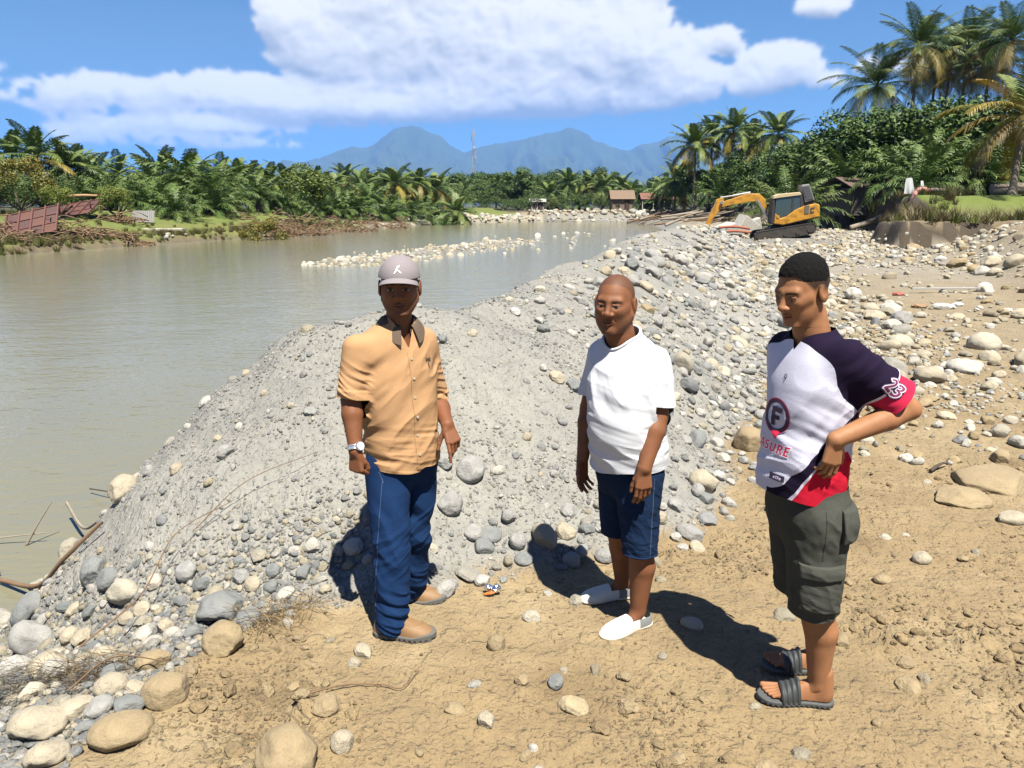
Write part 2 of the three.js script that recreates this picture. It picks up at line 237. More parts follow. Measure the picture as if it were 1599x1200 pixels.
// ---------------------------------------------------------------- river stones
function stoneGeo(seed, detail, sharp = 0.10, planes = 6, rough = 0.05) {
  const r = rng(seed), P = []; for (let k = 0; k < planes; k++) { const v = V3(r() - 0.5, r() - 0.5, r() - 0.5).normalize(); P.push([v, 0.70 + 0.25 * r()]); }
  const rad = d => { let q = 1; for (const [n, o] of P) { const c = d.dot(n); if (c > 0.05) q = smin(q, o / c, sharp); } return q * (1 + rough * fbm(d.x * 1.7 + seed, d.y * 1.7, d.z * 1.7, 3)); };
  let g = new THREE.IcosahedronGeometry(1, detail); const p = g.attributes.position, n = g.attributes.normal, d = V3(), a = V3(), b = V3(), t1 = V3(), t2 = V3(), q = V3();
  for (let i = 0; i < p.count; i++) {
    d.fromBufferAttribute(p, i).normalize(); t1.set(d.y, d.z, d.x).cross(d).normalize(); t2.crossVectors(d, t1);
    const e = 0.02, f = v => { v.normalize(); return v.multiplyScalar(rad(v)); };
    q.copy(d).multiplyScalar(rad(d)); a.copy(d).addScaledVector(t1, e); f(a); b.copy(d).addScaledVector(t2, e); f(b);
    a.sub(q); b.sub(q); const nn = a.cross(b).normalize(); if (nn.dot(d) < 0) nn.negate();
    p.setXYZ(i, q.x, q.y, q.z); n.setXYZ(i, nn.x, nn.y, nn.z);
  }
  return mergeVertices(g);
}
const stoneTex = tileTex(512, (u, v) => { const a = pfbm(u, v, 4, 7, 5, 0.6), s = sstep(0.25, 0.5, pfbm(u, v, 64, 91, 2)), vein = sstep(0.05, 0, Math.abs(pfbm(u, v, 3, 55, 4))); return 0.84 + 0.16 * a - 0.14 * s + 0.07 * vein; });
const stoneRel = tileTex(256, (u, v) => 0.5 + 0.5 * pfbm(u, v, 12, 17, 4, 0.7)); stoneTex.repeat.set(2, 1); stoneRel.repeat.set(2, 1);
const stoneMat = std(lin(0.8, 0.8, 0.8), 0.9, { map: stoneTex, bumpMap: stoneRel, bumpScale: 0.004 });
const PAL = {
  grey: [[0.33, 0.33, 0.31], [0.29, 0.29, 0.28], [0.42, 0.405, 0.37], [0.245, 0.25, 0.245], [0.36, 0.34, 0.29], [0.47, 0.455, 0.42]],
  shore: [[0.30, 0.30, 0.285], [0.235, 0.245, 0.24], [0.42, 0.385, 0.30], [0.27, 0.27, 0.26], [0.45, 0.43, 0.39], [0.36, 0.315, 0.225], [0.205, 0.215, 0.215]],
  cream: [[0.47, 0.41, 0.295], [0.52, 0.47, 0.37], [0.40, 0.345, 0.235], [0.35, 0.31, 0.225], [0.44, 0.42, 0.36], [0.56, 0.53, 0.46]],
  tan: [[0.39, 0.30, 0.165], [0.34, 0.26, 0.14], [0.43, 0.345, 0.21], [0.32, 0.27, 0.185]],
  clod: [[0.335, 0.242, 0.124], [0.29, 0.208, 0.104], [0.365, 0.275, 0.148]],
  rust: [[0.36, 0.21, 0.09], [0.31, 0.19, 0.11]],
};
const stones = [];
const grid = new Map();
function clash(x, f, r, k) { const g = 0.5, i0 = Math.floor((x - r - 0.4) / g), i1 = Math.floor((x + r + 0.4) / g), j0 = Math.floor((f - r - 0.4) / g), j1 = Math.floor((f + r + 0.4) / g); for (let i = i0; i <= i1; i++) for (let j = j0; j <= j1; j++) { const c = grid.get(i * 4099 + j); if (c) for (const s of c) if (Math.hypot(s.x - x, s.f - f) < (s.r + r) * k) return true; } return false; }
function putStone(x, f, r, color, zone, { loose = false, sink = 0.35, flat = 0.62, long = 0.8, turn = 0, tilt = 0.25, variant = -1, label, name, R: q = Math.random } = {}) {
  const y = groundY(x, f), s = { x, f, y, r, color, zone, sx: r * (0.92 + 0.2 * q()), sy: r * flat, sz: r * long, variant, label, name };
  s.sink = sink;
  s.cy = y + s.sy * (1 - 2 * sink);
  const e = Math.max(0.04, r * 0.6), nx = (groundY(x - e, f) - groundY(x + e, f)) / (2 * e), nz = -(groundY(x, f - e) - groundY(x, f + e)) / (2 * e);
  const up = V3(nx, 1, nz).normalize(), qn = new THREE.Quaternion().setFromUnitVectors(V3(0, 1, 0), up);
  const ql = new THREE.Quaternion().setFromEuler(new THREE.Euler((q() - 0.5) * tilt * 2, turn || q() * 6.283, (q() - 0.5) * tilt * 2));
  s.q = qn.multiply(ql); stones.push(s); if (loose) return s;
  const k = Math.floor(x / 0.5) * 4099 + Math.floor(f / 0.5); if (!grid.has(k)) grid.set(k, []); grid.get(k).push(s); return s;
}
function scatter(seed, count, sample, size, zone, pal, o = {}) {
  const r = rng(seed); let n = 0, tries = 0;
  while (n < count && tries++ < count * 6) {
    const [x, f] = sample(r); if (Math.abs(Math.atan2(x, f)) > R(43) || f < 0.5) continue;
    const z = heightZones(x, f); const keep = o.where ? o.where(z, x, f, r) : 1; if (r() > keep) continue;
    const s = size(r, x, f, z); if (o.gap !== 0 && clash(x, f, s, o.gap ?? 0.72)) continue;
    const P = PAL[typeof pal === 'function' ? pal(r, x, f, z) : pal], c = P[Math.floor(r() * P.length)], v = 0.85 + 0.3 * r();
    putStone(x, f, s, [c[0] * v, c[1] * v, c[2] * v], zone, { sink: (o.sink ?? 0.3) + 0.15 * (r() - 0.5), flat: 0.5 + 0.32 * r(), long: 0.62 + 0.34 * r(), tilt: o.tilt ?? 0.3, variant: o.variant ?? -1, loose: o.gap === 0, R: r }); n++;
  }
}
const pw = (r, a, b, k) => a * Math.pow(b / a, Math.pow(r(), k));
const box = (x0, x1, f0, f1) => r => [mix(x0, x1, r()), mix(f0, f1, r())];
const polar = (r0, r1, a0, a1) => r => { const d = Math.exp(mix(Math.log(r0), Math.log(r1), r())), a = R(mix(a0, a1, r())); return [d * Math.sin(a), d * Math.cos(a)]; };
const bare = (z, x, f) => mix(0.05 + 0.4 * sstep(0.05, 0.4, fbm(x * 0.3, f * 0.3, 15, 3)), 1, Math.max(sstep(5.5, 3.2, z.rd), sstep(20, 34, f) * 0.8));
const dry = z => z.h > WATER - 0.04 ? 1 : 0;
const HEROES = [
  [-2.664,3.829,0.135,"G",0.95,"round whitish grey boulder at the lower edge of the cobble shore"],
  [-1.769,2.508,0.115,"C",0.6,"long cream boulder at the bottom corner among dry grass"],
  [-1.666,2.577,0.074,"C",0.6,"cream boulder beside dry grass, against the longest cream one"],
  [-1.594,2.702,0.064,"C",0.8,"round cream stone touching a smaller cream stone on the shore"],
  [-1.488,2.681,0.043,"C",0.8,"smaller cream stone beside the round one on the shore"],
  [-1.621,2.316,0.085,"C",0.6,"pale stone at the bottom edge of the photo"],
  [-1.577,2.575,0.054,"G",0.7,"grey cobble just below the pair of cream stones"],
  [-1.461,2.566,0.059,"B",0.6,"blue grey flat cobble beside the dirt edge"],
  [-1.405,2.404,0.104,"T",0.6,"tan dusty boulder half buried at the dirt edge"],
  [-1.334,2.622,0.094,"T",0.7,"brown rounded lump at the corner of the packed dirt"],
  [-1.253,2.997,0.095,"T",0.9,"upright brown dirt-caked stone on the dirt edge"],
  [-1.507,2.877,0.075,"T",0.6,"tan and grey split stone above the brown lump"],
  [-2.356,3.993,0.109,"B",0.7,"dark grey angular block on the shore below the slope"],
  [-2.184,3.797,0.069,"B",0.7,"blue grey stone beside the dark angular block"],
  [-2.889,4.146,0.114,"B",0.6,"flat blue grey stone beside the whitish boulder"],
  [-1.673,3.63,0.063,"G",0.8,"pale grey stone low on the embankment nose"],
  [-2.475,4.6,0.114,"C",0.7,"large brown and cream stone at the water edge"],
  [-2.284,4.577,0.052,"G",0.8,"white rounded stone on the embankment silhouette"],
  [-2,4.328,0.049,"C",0.7,"yellowish stone on the embankment nose"],
  [-1.68,4.292,0.056,"G",0.9,"round grey stone high on the embankment nose"],
  [-2.339,3.651,0.054,"C",0.8,"cream stone beside the whitish boulder"],
  [-0.24,4.232,0.093,"G",0.8,"large dusty round stone under the pointing hand"],
  [-0.392,4.236,0.056,"G",0.8,"round grey stone touching the large dusty one"],
  [-0.34,3.965,0.078,"G",0.7,"angular dusty grey stone beside the jeans"],
  [-0.208,3.895,0.063,"G",0.6,"oblong grey cobble at the embankment foot beside the jeans"],
  [-0.121,3.909,0.063,"B",0.5,"flat blue grey cobble at the embankment foot"],
  [-0.154,3.833,0.066,"B",0.5,"dark flat stone under the oblong cobbles"],
  [-0.023,4.001,0.046,"G",0.9,"round pale stone in the middle of the embankment foot"],
  [0.03,3.869,0.056,"G",0.9,"upright pale egg-shaped stone at the embankment foot"],
  [0.177,3.902,0.077,"C",0.9,"big creamy stone touching the shadow of a head"],
  [0.303,4,0.068,"C",0.7,"cream speckled stone left of the white round stone"],
  [0.418,4.009,0.047,"B",0.7,"grey stone between cream stones at the embankment foot"],
  [0.514,4.028,0.047,"W",0.9,"white round stone at the end of the embankment foot row"],
  [0.872,4.24,0.049,"C",0.9,"tan round stone standing alone by the denim shorts"],
  [1.264,4.762,0.114,"C",0.8,"largest cream boulder at the embankment corner"],
  [1.188,4.621,0.053,"G",0.8,"small grey stone under the largest cream boulder"],
  [1.231,4.574,0.057,"B",0.6,"blue grey oval stone in front of the cream boulder"],
  [1.866,5.805,0.142,"T",0.8,"big tan block at the foot beside the jersey"],
  [0.994,4.376,0.054,"G",0.7,"grey stone beside the cream boulder foot"],
  [-0.148,3.578,0.042,"W",0.8,"whitish cobble just above the crumpled wrapper"],
  [0.063,3.764,0.051,"B",0.5,"blue flat stone at the dirt margin"],
  [-0.094,2.485,0.043,"C",0.7,"round pale stone alone on the dirt in front"],
  [-0.6,2.36,0.048,"C",0.9,"upright pale stone wedged in the dirt beside the big mound"],
  [-0.754,2.261,0.131,"T",0.75,"very large dirt-covered boulder at the bottom edge"],
  [-0.712,2.574,0.054,"T",0.6,"dirt-caked stone behind the large covered boulder"],
  [-0.065,2.998,0.047,"T",0.9,"upright slanted tan stone in the dirt"],
  [0.04,2.741,0.034,"T",0.7,"small tan stone beside the blue grey one in the dirt"],
  [0.176,2.735,0.039,"B",0.8,"blue grey and tan stone set in the dirt"],
  [0.088,2.256,0.031,"C",0.7,"cream stone at the bottom edge of the dirt"],
  [1.649,2.871,0.035,"T",0.5,"small flat tan stone casting a short shadow on the dirt"],
  [3.29,5.002,0.265,"T",0.25,"large flat tan slab lying right of the jersey"],
  [2.929,4.716,0.184,"T",0.35,"half buried tan slab in front of the flat slab"],
  [3.025,4.339,0.093,"C",0.5,"bright cream stones edge at the photo border"],
  [2.219,3.834,0.055,"C",0.7,"cream stone among clods right of the shorts"],
  [6.505,13.866,0.186,"C",0.6,"cream stone on the flood bed behind the jersey"],
  [6.059,12.769,0.204,"C",0.5,"long cream stone lying behind the head in jersey"],
  [8.698,12.952,0.239,"C",0.5,"pale stone at the photo border on the flood bed"],
  [17.141,33.328,0.384,"T",0.5,"long brown stone lying below the dark cut bank"],
  [13.516,23.518,0.311,"T",0.6,"brown boulder on the side of the mound"],
  [13.7,22.243,0.331,"C",0.6,"grey tan boulder on the mound"],
  [13.167,20.296,0.318,"C",0.6,"large pale boulder near the mound top at the border"],
  [12.505,20.039,0.216,"C",0.6,"pale boulder lower on the mound"],
  [4.052,46.75,0.307,"B",0.8,"dark boulder standing in the river"],
  [2.638,55.96,0.275,"C",0.6,"pale stone in the river beyond the gravel bar"],
  [4.067,58.03,0.285,"B",0.4,"flat dark stone awash in the river"],
  [-0.28,5.396,0.041,"C",0.5,"long pale stone high on the embankment"],
  [0.029,6.255,0.047,"W",0.7,"white stone near the embankment crest"],
  [-0.484,5.237,0.044,"B",0.8,"bluish round stone beside the tan sleeve"],
  [0.318,5.278,0.059,"C",0.7,"tan broken stone on the embankment left of the white shirt"],
  [1.522,8.636,0.108,"T",0.4,"flat brown stone beside the shaved head"],
  [1.488,10.242,0.085,"C",0.8,"cream stone on the crest above the shaved head"]];
{ const HC = { G: [0.36, 0.355, 0.335], C: [0.47, 0.41, 0.30], T: [0.36, 0.275, 0.155], B: [0.235, 0.245, 0.24], W: [0.56, 0.54, 0.50] }, r = rng(3); for (const [x, f, rad, c, fl, label] of HEROES) { const v = 0.92 + 0.16 * r(); putStone(x, f, rad, HC[c].map(q => q * v), 'hero', { sink: fl < 0.4 ? 0.35 : 0.27, flat: fl, long: 0.75 + 0.2 * r(), turn: 0.001 + (fl < 0.62 ? (r() - 0.5) * 0.8 : r() * 6), tilt: 0.12, label, R: r }); } }
scatter(11, 230, box(-4.2, -0.9, 1.6, 6.6), r => pw(r, 0.045, 0.13, 2), 'shore', r => r() < 0.3 ? 'cream' : 'shore', { where: (z, x, f) => dry(z) * (z.e > 0.15 && (z.rw < 0.2) ? 1 : 0), gap: 0.86 });
scatter(12, 1500, box(-4.4, -0.9, 1.4, 7), r => pw(r, 0.016, 0.06, 1.6), 'shore', r => r() < 0.2 ? 'cream' : 'shore', { where: z => dry(z) * (z.e > 0.1 && z.rw < 0.25 ? 1 : 0), gap: 0.8 });
scatter(13, 260, box(-1.4, 3.2, 3.4, 8.5), r => pw(r, 0.035, 0.11, 1.8), 'foot', r => r() < 0.25 ? 'cream' : 'grey', { where: z => z.rw > -0.14 && z.rw < 0.16 && z.side > 0 ? 1 : 0, gap: 0.85 });
scatter(14, 110, polar(4.2, 26, -34, 22), (r, x, f) => pw(r, 0.028, 0.062, 2.0) * (1 + f * 0.03), 'slope', r => r() < 0.22 ? 'cream' : 'grey', { where: z => z.rw > 0.1 ? 1 : 0, sink: 0.36 });
scatter(15, 2800, polar(3.6, 24, -36, 22), (r, x, f) => pw(r, 0.006, 0.03, 1.7) * (1 + f * 0.02), 'slope', r => r() < 0.12 ? 'cream' : 'grey', { where: (z, x, f) => (z.rw > -0.1 ? 1 : 0) * (0.25 + 0.75 * sstep(-0.1, 0.3, fbm(x * 0.8, f * 0.8, 31, 3)) + 0.5 * sstep(0.5, 0, z.rw)), sink: 0.32 });
scatter(16, 1500, polar(6, 42, 3, 24), (r, x, f) => pw(r, 0.03, 0.16, 1.5) * (1 + f * 0.01), 'slope', r => r() < 0.35 ? 'cream' : 'grey', { where: z => z.rw > -0.05 && z.side > 0 ? sstep(1.3, 0.2, z.rw) : 0, gap: 0.8 });
scatter(17, 420, polar(7, 48, 15, 41), (r, x, f) => pw(r, 0.06, 0.26, 1.7), 'bed', r => r() < 0.8 ? 'cream' : r() < 0.6 ? 'grey' : 'tan', { where: (z, x, f) => z.rw < 0 && z.bank < 0.3 && z.e < 0 ? sstep(6, 11, f) * bare(z, x, f) : 0, gap: 0.85, sink: 0.36 });
scatter(18, 5200, polar(6, 70, 10, 41), (r, x, f) => pw(r, 0.02, 0.10, 1.3) * (0.8 + f * 0.03), 'bed', r => r() < 0.7 ? 'cream' : r() < 0.5 ? 'grey' : 'tan', { where: (z, x, f) => z.rw < 0 && z.bank < 0.3 && z.e < 0 ? (0.06 + 0.94 * sstep(5.5, 13, f + x * 0.2)) * bare(z, x, f) * (0.35 + 0.65 * sstep(-0.25, 0.2, fbm(x * 0.35, f * 0.35, 5, 3))) : 0, gap: 0.75 });
scatter(19, 260, box(7, 26, 12, 32), r => pw(r, 0.08, 0.34, 1.6), 'mound', r => r() < 0.6 ? 'cream' : 'tan', { where: (z, x, f) => z.mr > 0.03 ? sstep(0.95, 0.2, z.mr) : 0, gap: 0.85 });
scatter(20, 620, r => { const t = r(), s = (r() + r() - 1) * 3.6 * (0.5 + Math.sin(t * 3.1)); return [mix(-7.6, 0.4, t) + s, mix(32, 56, t) - s * 0.3]; }, r => pw(r, 0.06, 0.24, 1.6), 'bar', 'cream', { where: z => z.h > WATER - 0.25 ? 1 : 0.12, gap: 0.8, sink: 0.42 });
scatter(21, 1900, polar(1.6, 9, -30, 40), r => pw(r, 0.006, 0.042, 2.6), 'dirt', 'clod', { where: (z, x, f) => z.flat * (z.rw < -0.1 ? 1 : 0) * sstep(0.0, 0.35, fbm(x * 0.9, f * 0.9, 8.1, 2) + 0.12 * sstep(1.2, 2.4, x)), sink: 0.36, variant: 9 });
scatter(22, 70, polar(2, 9, -28, 40), r => pw(r, 0.025, 0.07, 2), 'dirt', r => r() < 0.5 ? 'tan' : 'cream', { where: z => z.flat * (z.rw < -0.1 ? 1 : 0), sink: 0.5 });
scatter(23, 340, box(-16, 24, 108, 128), r => pw(r, 0.2, 0.7, 1.5), 'far_shore', 'cream', { where: z => z.h > WATER && z.vd < 5 && z.vk >= 11 ? 1 : 0, gap: 0.8 });
scatter(24, 60, box(-30, -14, 36, 70), r => pw(r, 0.1, 0.3, 1.5), 'left_bank', 'cream', { where: (z, x, f) => z.h > WATER && z.vd < 2 && Math.abs(f - 53) < 4 ? 1 : 0, gap: 0.8 });
scatter(31, 7000, box(-4.4, -0.7, 1.3, 6.5), r => pw(r, 0.007, 0.028, 1.6), 'shore', r => r() < 0.2 ? 'cream' : 'shore', { where: z => dry(z) * (z.e > 0.08 && z.rw < 0.5 ? sstep(0.5, 0.15, z.rw) : 0), gap: 0, sink: 0.25 });
scatter(32, 17000, polar(3.4, 9, -38, 22), (r, x, f) => pw(r, 0.003, 0.013, 1.6) * (0.7 + f * 0.07), 'slope', r => r() < 0.12 ? 'cream' : 'grey', { where: (z, x, f) => (z.rw > -0.08 ? 1 : 0) * (0.15 + 0.85 * sstep(-0.2, 0.25, fbm(x * 1.3, f * 1.3, 21, 3))), gap: 0, sink: 0.3 });
scatter(33, 9000, polar(1.5, 8, -32, 41), (r, x, f) => pw(r, 0.003, 0.012, 1.6) * (0.7 + f * 0.08), 'dirt', 'clod', { where: (z, x, f) => z.flat * (z.rw < -0.02 ? 1 : 0) * (0.05 + 0.95 * sstep(0.0, 0.35, fbm(x * 0.9, f * 0.9, 8.1, 3) + 0.12 * sstep(1.2, 2.4, x))), gap: 0, sink: 0.3, variant: 9 });
scatter(34, 5000, polar(8, 60, 10, 41), (r, x, f) => pw(r, 0.012, 0.04, 1.3) * (0.6 + f * 0.04), 'bed', r => r() < 0.75 ? 'cream' : 'grey', { where: (z, x, f) => z.rw < 0 && z.bank < 0.3 && z.e < 0 ? bare(z, x, f) : 0, gap: 0 });
for (let k = stones.length - 1; k >= 0; k--) { const s = stones[k]; if (s.zone === 'bed' && Math.hypot((s.x - 14.2) / 3.0, (s.f - 43) / 6) < 1 && k % 9) stones.splice(k, 1); }
scatter(35, 34, box(-2, 9, 42, 72), r => pw(r, 0.12, 0.4, 1.6), 'bar', r => r() < 0.7 ? 'cream' : 'shore', { where: z => z.h < WATER ? 1 : 0, gap: 0.9, sink: 0.3 });
for (const s of stones) if (s.zone === 'bar' && s.y < WATER) s.cy = WATER + s.sy * (0.2 - s.sink);
// build: the 300 that show largest are things of their own, the rest one mass per zone and shape
function buildStones() {
  const hi = [], lo = []; for (let k = 0; k < 8; k++) { const ang = k % 4 > 1; hi.push(stoneGeo(100 + k, 7, ang ? 0.035 : 0.10, ang ? 10 : 6, ang ? 0.10 : 0.05)); lo.push(stoneGeo(100 + k, 2, ang ? 0.035 : 0.10, ang ? 10 : 6, ang ? 0.10 : 0.05)); }
  const clod = [0, 1].map(k => stoneGeo(300 + k, 2, 0.02, 9, 0.25)), clodHi = [0, 1].map(k => stoneGeo(300 + k, 6, 0.02, 9, 0.3));
  const shows = s => { const px = 800 + 1200 * s.x / s.f, vis = px > -20 && px < 1620 && s.f > 1.4; return vis ? s.r / Math.hypot(s.x, s.f) : 0; };
  const order = stones.slice().sort((a, b) => (b.label ? 9 : 0) + shows(b) - (a.label ? 9 : 0) - shows(a));
  const r = rng(77), mats = new Map();
  const matOf = c => { const k = c.map(v => Math.round(v * 16)).join(); if (!mats.has(k)) { const m = stoneMat.clone(); m.color.setRGB(...c.map(v => v * 0.8)); mats.set(k, m); } return mats.get(k); };
  const where = { shore: 'on the cobble shore below the embankment', foot: 'along the foot of the grey embankment', slope: 'on the face of the grey gravel embankment', bed: 'on the stony flood bed', mound: 'on the dirt mound under the lawn', bar: 'on the gravel bar in the river', dirt: 'half sunk in the tan dirt', far_shore: 'on the far shore', left_bank: 'on the grassy bank' };
  const tone = c => { const l = (c[0] + c[1] + c[2]) / 3, w = c[0] / c[2]; return w > 2.1 ? 'brown' : w > 1.35 ? (l > 0.36 ? 'cream' : 'tan') : l > 0.36 ? 'pale grey' : w < 0.98 ? 'blue grey' : 'grey'; };
  const rest = {};
  order.forEach((s, i) => {
    if (i < 300 && shows(s) > 0) {
      const v = s.variant === 9 ? clodHi[i % 2] : hi[s.variant >= 0 ? s.variant : Math.floor(r() * 8)], m = mesh(s.name || (s.variant === 9 ? 'dirt_clod' : 'river_stone'), v, matOf(s.color));
      m.position.set(s.x, s.cy, -s.f); m.quaternion.copy(s.q); m.scale.set(s.sx, s.sy, s.sz);
      const size = s.r > 0.14 ? 'large' : s.r > 0.07 ? 'medium' : 'small';
      if (s.label) tag(m, s.label, s.r > 0.13 ? 'boulder' : 'stone', 'stones around the embankment'); else if (s.variant === 9) tag(m, 'small tan clod of dry earth lying on the dirt', 'clod', 'clods on the dirt'); else tag(m, `${size} ${tone(s.color)} river stone ${where[s.zone]}`, 'stone', `stones ${where[s.zone]}`);
    } else { const k = s.zone + (s.variant === 9 ? ':c' : ':') + Math.floor(r() * (s.variant === 9 ? 2 : 4)); (rest[k] ||= []).push(s); }
  });
  const M = new THREE.Matrix4(), c = new THREE.Color();
  for (const k in rest) {
    const [zone, v] = k.split(':'), list = rest[k], im = new THREE.InstancedMesh(v[0] === 'c' ? clod[+v[1]] : lo[+v], stoneMat, list.length);
    im.name = numbered(zone === 'dirt' ? 'dirt_clods' : 'gravel'); tag(im, zone === 'dirt' ? 'small tan clods and pebbles strewn over the dirt' : `small stones and gravel ${where[zone]}`, zone === 'dirt' ? 'clods' : 'gravel', null, 'stuff');
    list.forEach((s, i) => { M.compose(V3(s.x, s.cy, -s.f), s.q, V3(s.sx, s.sy, s.sz)); im.setMatrixAt(i, M); im.setColorAt(i, c.setRGB(...s.color)); });
    scene.add(im);
  }
}
buildStones();
// ---------------------------------------------------------------- meshing of smooth bodies: distance fields -> surface nets
function cap(px, py, pz, a, b, ra, rb) { const bx = b[0] - a[0], by = b[1] - a[1], bz = b[2] - a[2], x = px - a[0], y = py - a[1], z = pz - a[2]; const t = clamp((x * bx + y * by + z * bz) / (bx * bx + by * by + bz * bz + 1e-12)); return Math.hypot(x - t * bx, y - t * by, z - t * bz) - mix(ra, rb, t); }
function ell(px, py, pz, c, r) { const x = px - c[0], y = py - c[1], z = pz - c[2]; const k0 = Math.hypot(x / r[0], y / r[1], z / r[2]), k1 = Math.hypot(x / (r[0] * r[0]), y / (r[1] * r[1]), z / (r[2] * r[2])); return k1 < 1e-9 ? -Math.min(...r) : k0 * (k0 - 1) / k1; }
const add3 = (a, b) => [a[0] + b[0], a[1] + b[1], a[2] + b[2]], sub3 = (a, b) => [a[0] - b[0], a[1] - b[1], a[2] - b[2]], mul3 = (a, s) => [a[0] * s, a[1] * s, a[2] * s], dot3 = (a, b) => a[0] * b[0] + a[1] * b[1] + a[2] * b[2];
const cross3 = (a, b) => [a[1] * b[2] - a[2] * b[1], a[2] * b[0] - a[0] * b[2], a[0] * b[1] - a[1] * b[0]], norm3 = a => mul3(a, 1 / (Math.hypot(...a) || 1)), lerp3 = (a, b, t) => [mix(a[0], b[0], t), mix(a[1], b[1], t), mix(a[2], b[2], t)];
function surf(fn, mn, mx, h, color, uvf) {
  const n = [0, 1, 2].map(k => Math.ceil((mx[k] - mn[k]) / h) + 2), [nx, ny, nz] = n, val = new Float32Array(nx * ny * nz), B = 6;
  for (let k = 0; k < nz; k += B) for (let j = 0; j < ny; j += B) for (let i = 0; i < nx; i += B) {
    const c = fn(mn[0] + (i + B / 2) * h, mn[1] + (j + B / 2) * h, mn[2] + (k + B / 2) * h), far = Math.abs(c) > B * h * 1.7;
    for (let kk = k; kk < Math.min(nz, k + B); kk++) for (let jj = j; jj < Math.min(ny, j + B); jj++) for (let ii = i; ii < Math.min(nx, i + B); ii++) val[(kk * ny + jj) * nx + ii] = far ? c : fn(mn[0] + ii * h, mn[1] + jj * h, mn[2] + kk * h);
  }
  const id = new Int32Array(nx * ny * nz).fill(-1), pos = [], idx = []; const sx = 1, sy = nx, sz = nx * ny;
  const off = [0, sx, sy, sx + sy, sz, sx + sz, sy + sz, sx + sy + sz], E = [[0, 1], [2, 3], [4, 5], [6, 7], [0, 2], [1, 3], [4, 6], [5, 7], [0, 4], [1, 5], [2, 6], [3, 7]];
  for (let k = 0; k < nz - 1; k++) for (let j = 0; j < ny - 1; j++) for (let i = 0; i < nx - 1; i++) {
    const o = i + j * sy + k * sz; let m = 0; for (let q = 0; q < 8; q++) if (val[o + off[q]] < 0) m |= 1 << q; if (m === 0 || m === 255) continue;
    let X = 0, Y = 0, Z = 0, c = 0; for (const [a, b] of E) { const va = val[o + off[a]], vb = val[o + off[b]]; if ((va < 0) === (vb < 0)) continue; const t = va / (va - vb); X += (a & 1) + t * ((b & 1) - (a & 1)); Y += (a >> 1 & 1) + t * ((b >> 1 & 1) - (a >> 1 & 1)); Z += (a >> 2) + t * ((b >> 2) - (a >> 2)); c++; }
    id[o] = pos.length / 3; pos.push(mn[0] + (i + X / c) * h, mn[1] + (j + Y / c) * h, mn[2] + (k + Z / c) * h);
  }
  const quad = (a, b, c, d, flip) => { if (a < 0 || b < 0 || c < 0 || d < 0) return; flip ? idx.push(a, c, b, a, d, c) : idx.push(a, b, c, a, c, d); };
  for (let k = 1; k < nz - 1; k++) for (let j = 1; j < ny - 1; j++) for (let i = 1; i < nx - 1; i++) {
    const o = i + j * sy + k * sz, v = val[o] < 0;
    if (v !== (val[o + sx] < 0)) quad(id[o - sy - sz], id[o - sz], id[o], id[o - sy], !v);
    if (v !== (val[o + sy] < 0)) quad(id[o - sx - sz], id[o - sx], id[o], id[o - sz], !v);
    if (v !== (val[o + sz] < 0)) quad(id[o - sx - sy], id[o - sy], id[o], id[o - sx], !v);
  }
  const nv = pos.length / 3, nor = new Float32Array(nv * 3), e = h * 0.6, col = color ? new Float32Array(nv * 3) : null, uv = new Float32Array(nv * 2);
  for (let i = 0; i < nv; i++) {
    const x = pos[i * 3], y = pos[i * 3 + 1], z = pos[i * 3 + 2]; const g = norm3([fn(x + e, y, z) - fn(x - e, y, z), fn(x, y + e, z) - fn(x, y - e, z), fn(x, y, z + e) - fn(x, y, z - e)]);
    nor.set(g, i * 3); if (col) col.set(color(x, y, z, g), i * 3); uv.set(uvf ? uvf(x, y, z) : [x * 0.8 + z * 0.6, y], i * 2);
  }
  const G = new THREE.BufferGeometry(); G.setAttribute('position', new THREE.Float32BufferAttribute(pos, 3)); G.setAttribute('normal', new THREE.BufferAttribute(nor, 3)); G.setAttribute('uv', new THREE.BufferAttribute(uv, 2)); if (col) G.setAttribute('color', new THREE.BufferAttribute(col, 3)); G.setIndex(idx); return G;
}
// keep the side of a surface where g(x,y,z) < 0, cut exactly along g = 0
function clip(geo, g) {
  const P = geo.attributes.position, N = geo.attributes.normal, U = geo.attributes.uv, I = geo.index.array, out = { p: [], n: [], u: [], i: [] }, map = new Map(), gv = new Float32Array(P.count);
  for (let i = 0; i < P.count; i++) gv[i] = g(P.getX(i), P.getY(i), P.getZ(i));
  const vert = (a, b) => { const key = b === undefined ? a : (a < b ? a * 1e7 + b : b * 1e7 + a) + 1e15; if (map.has(key)) return map.get(key); const t = b === undefined ? 0 : gv[a] / (gv[a] - gv[b]), q = b === undefined ? a : b; for (const [A, o, s] of [[P, out.p, 3], [N, out.n, 3], [U, out.u, 2]]) for (let k = 0; k < s; k++) o.push(mix(A.array[a * s + k], A.array[q * s + k], t)); const id = out.p.length / 3 - 1; map.set(key, id); return id; };
  for (let i = 0; i < I.length; i += 3) {
    const t = [I[i], I[i + 1], I[i + 2]], poly = [];
    for (let k = 0; k < 3; k++) { const a = t[k], b = t[(k + 1) % 3]; if (gv[a] < 0) poly.push(vert(a)); if ((gv[a] < 0) !== (gv[b] < 0)) poly.push(vert(a, b)); }
    for (let k = 1; k + 1 < poly.length; k++) out.i.push(poly[0], poly[k], poly[k + 1]);
  }
  const G = new THREE.BufferGeometry(); G.setAttribute('position', new THREE.Float32BufferAttribute(out.p, 3)); G.setAttribute('normal', new THREE.Float32BufferAttribute(out.n, 3)); G.setAttribute('uv', new THREE.Float32BufferAttribute(out.u, 2)); G.setIndex(out.i); return G;
}
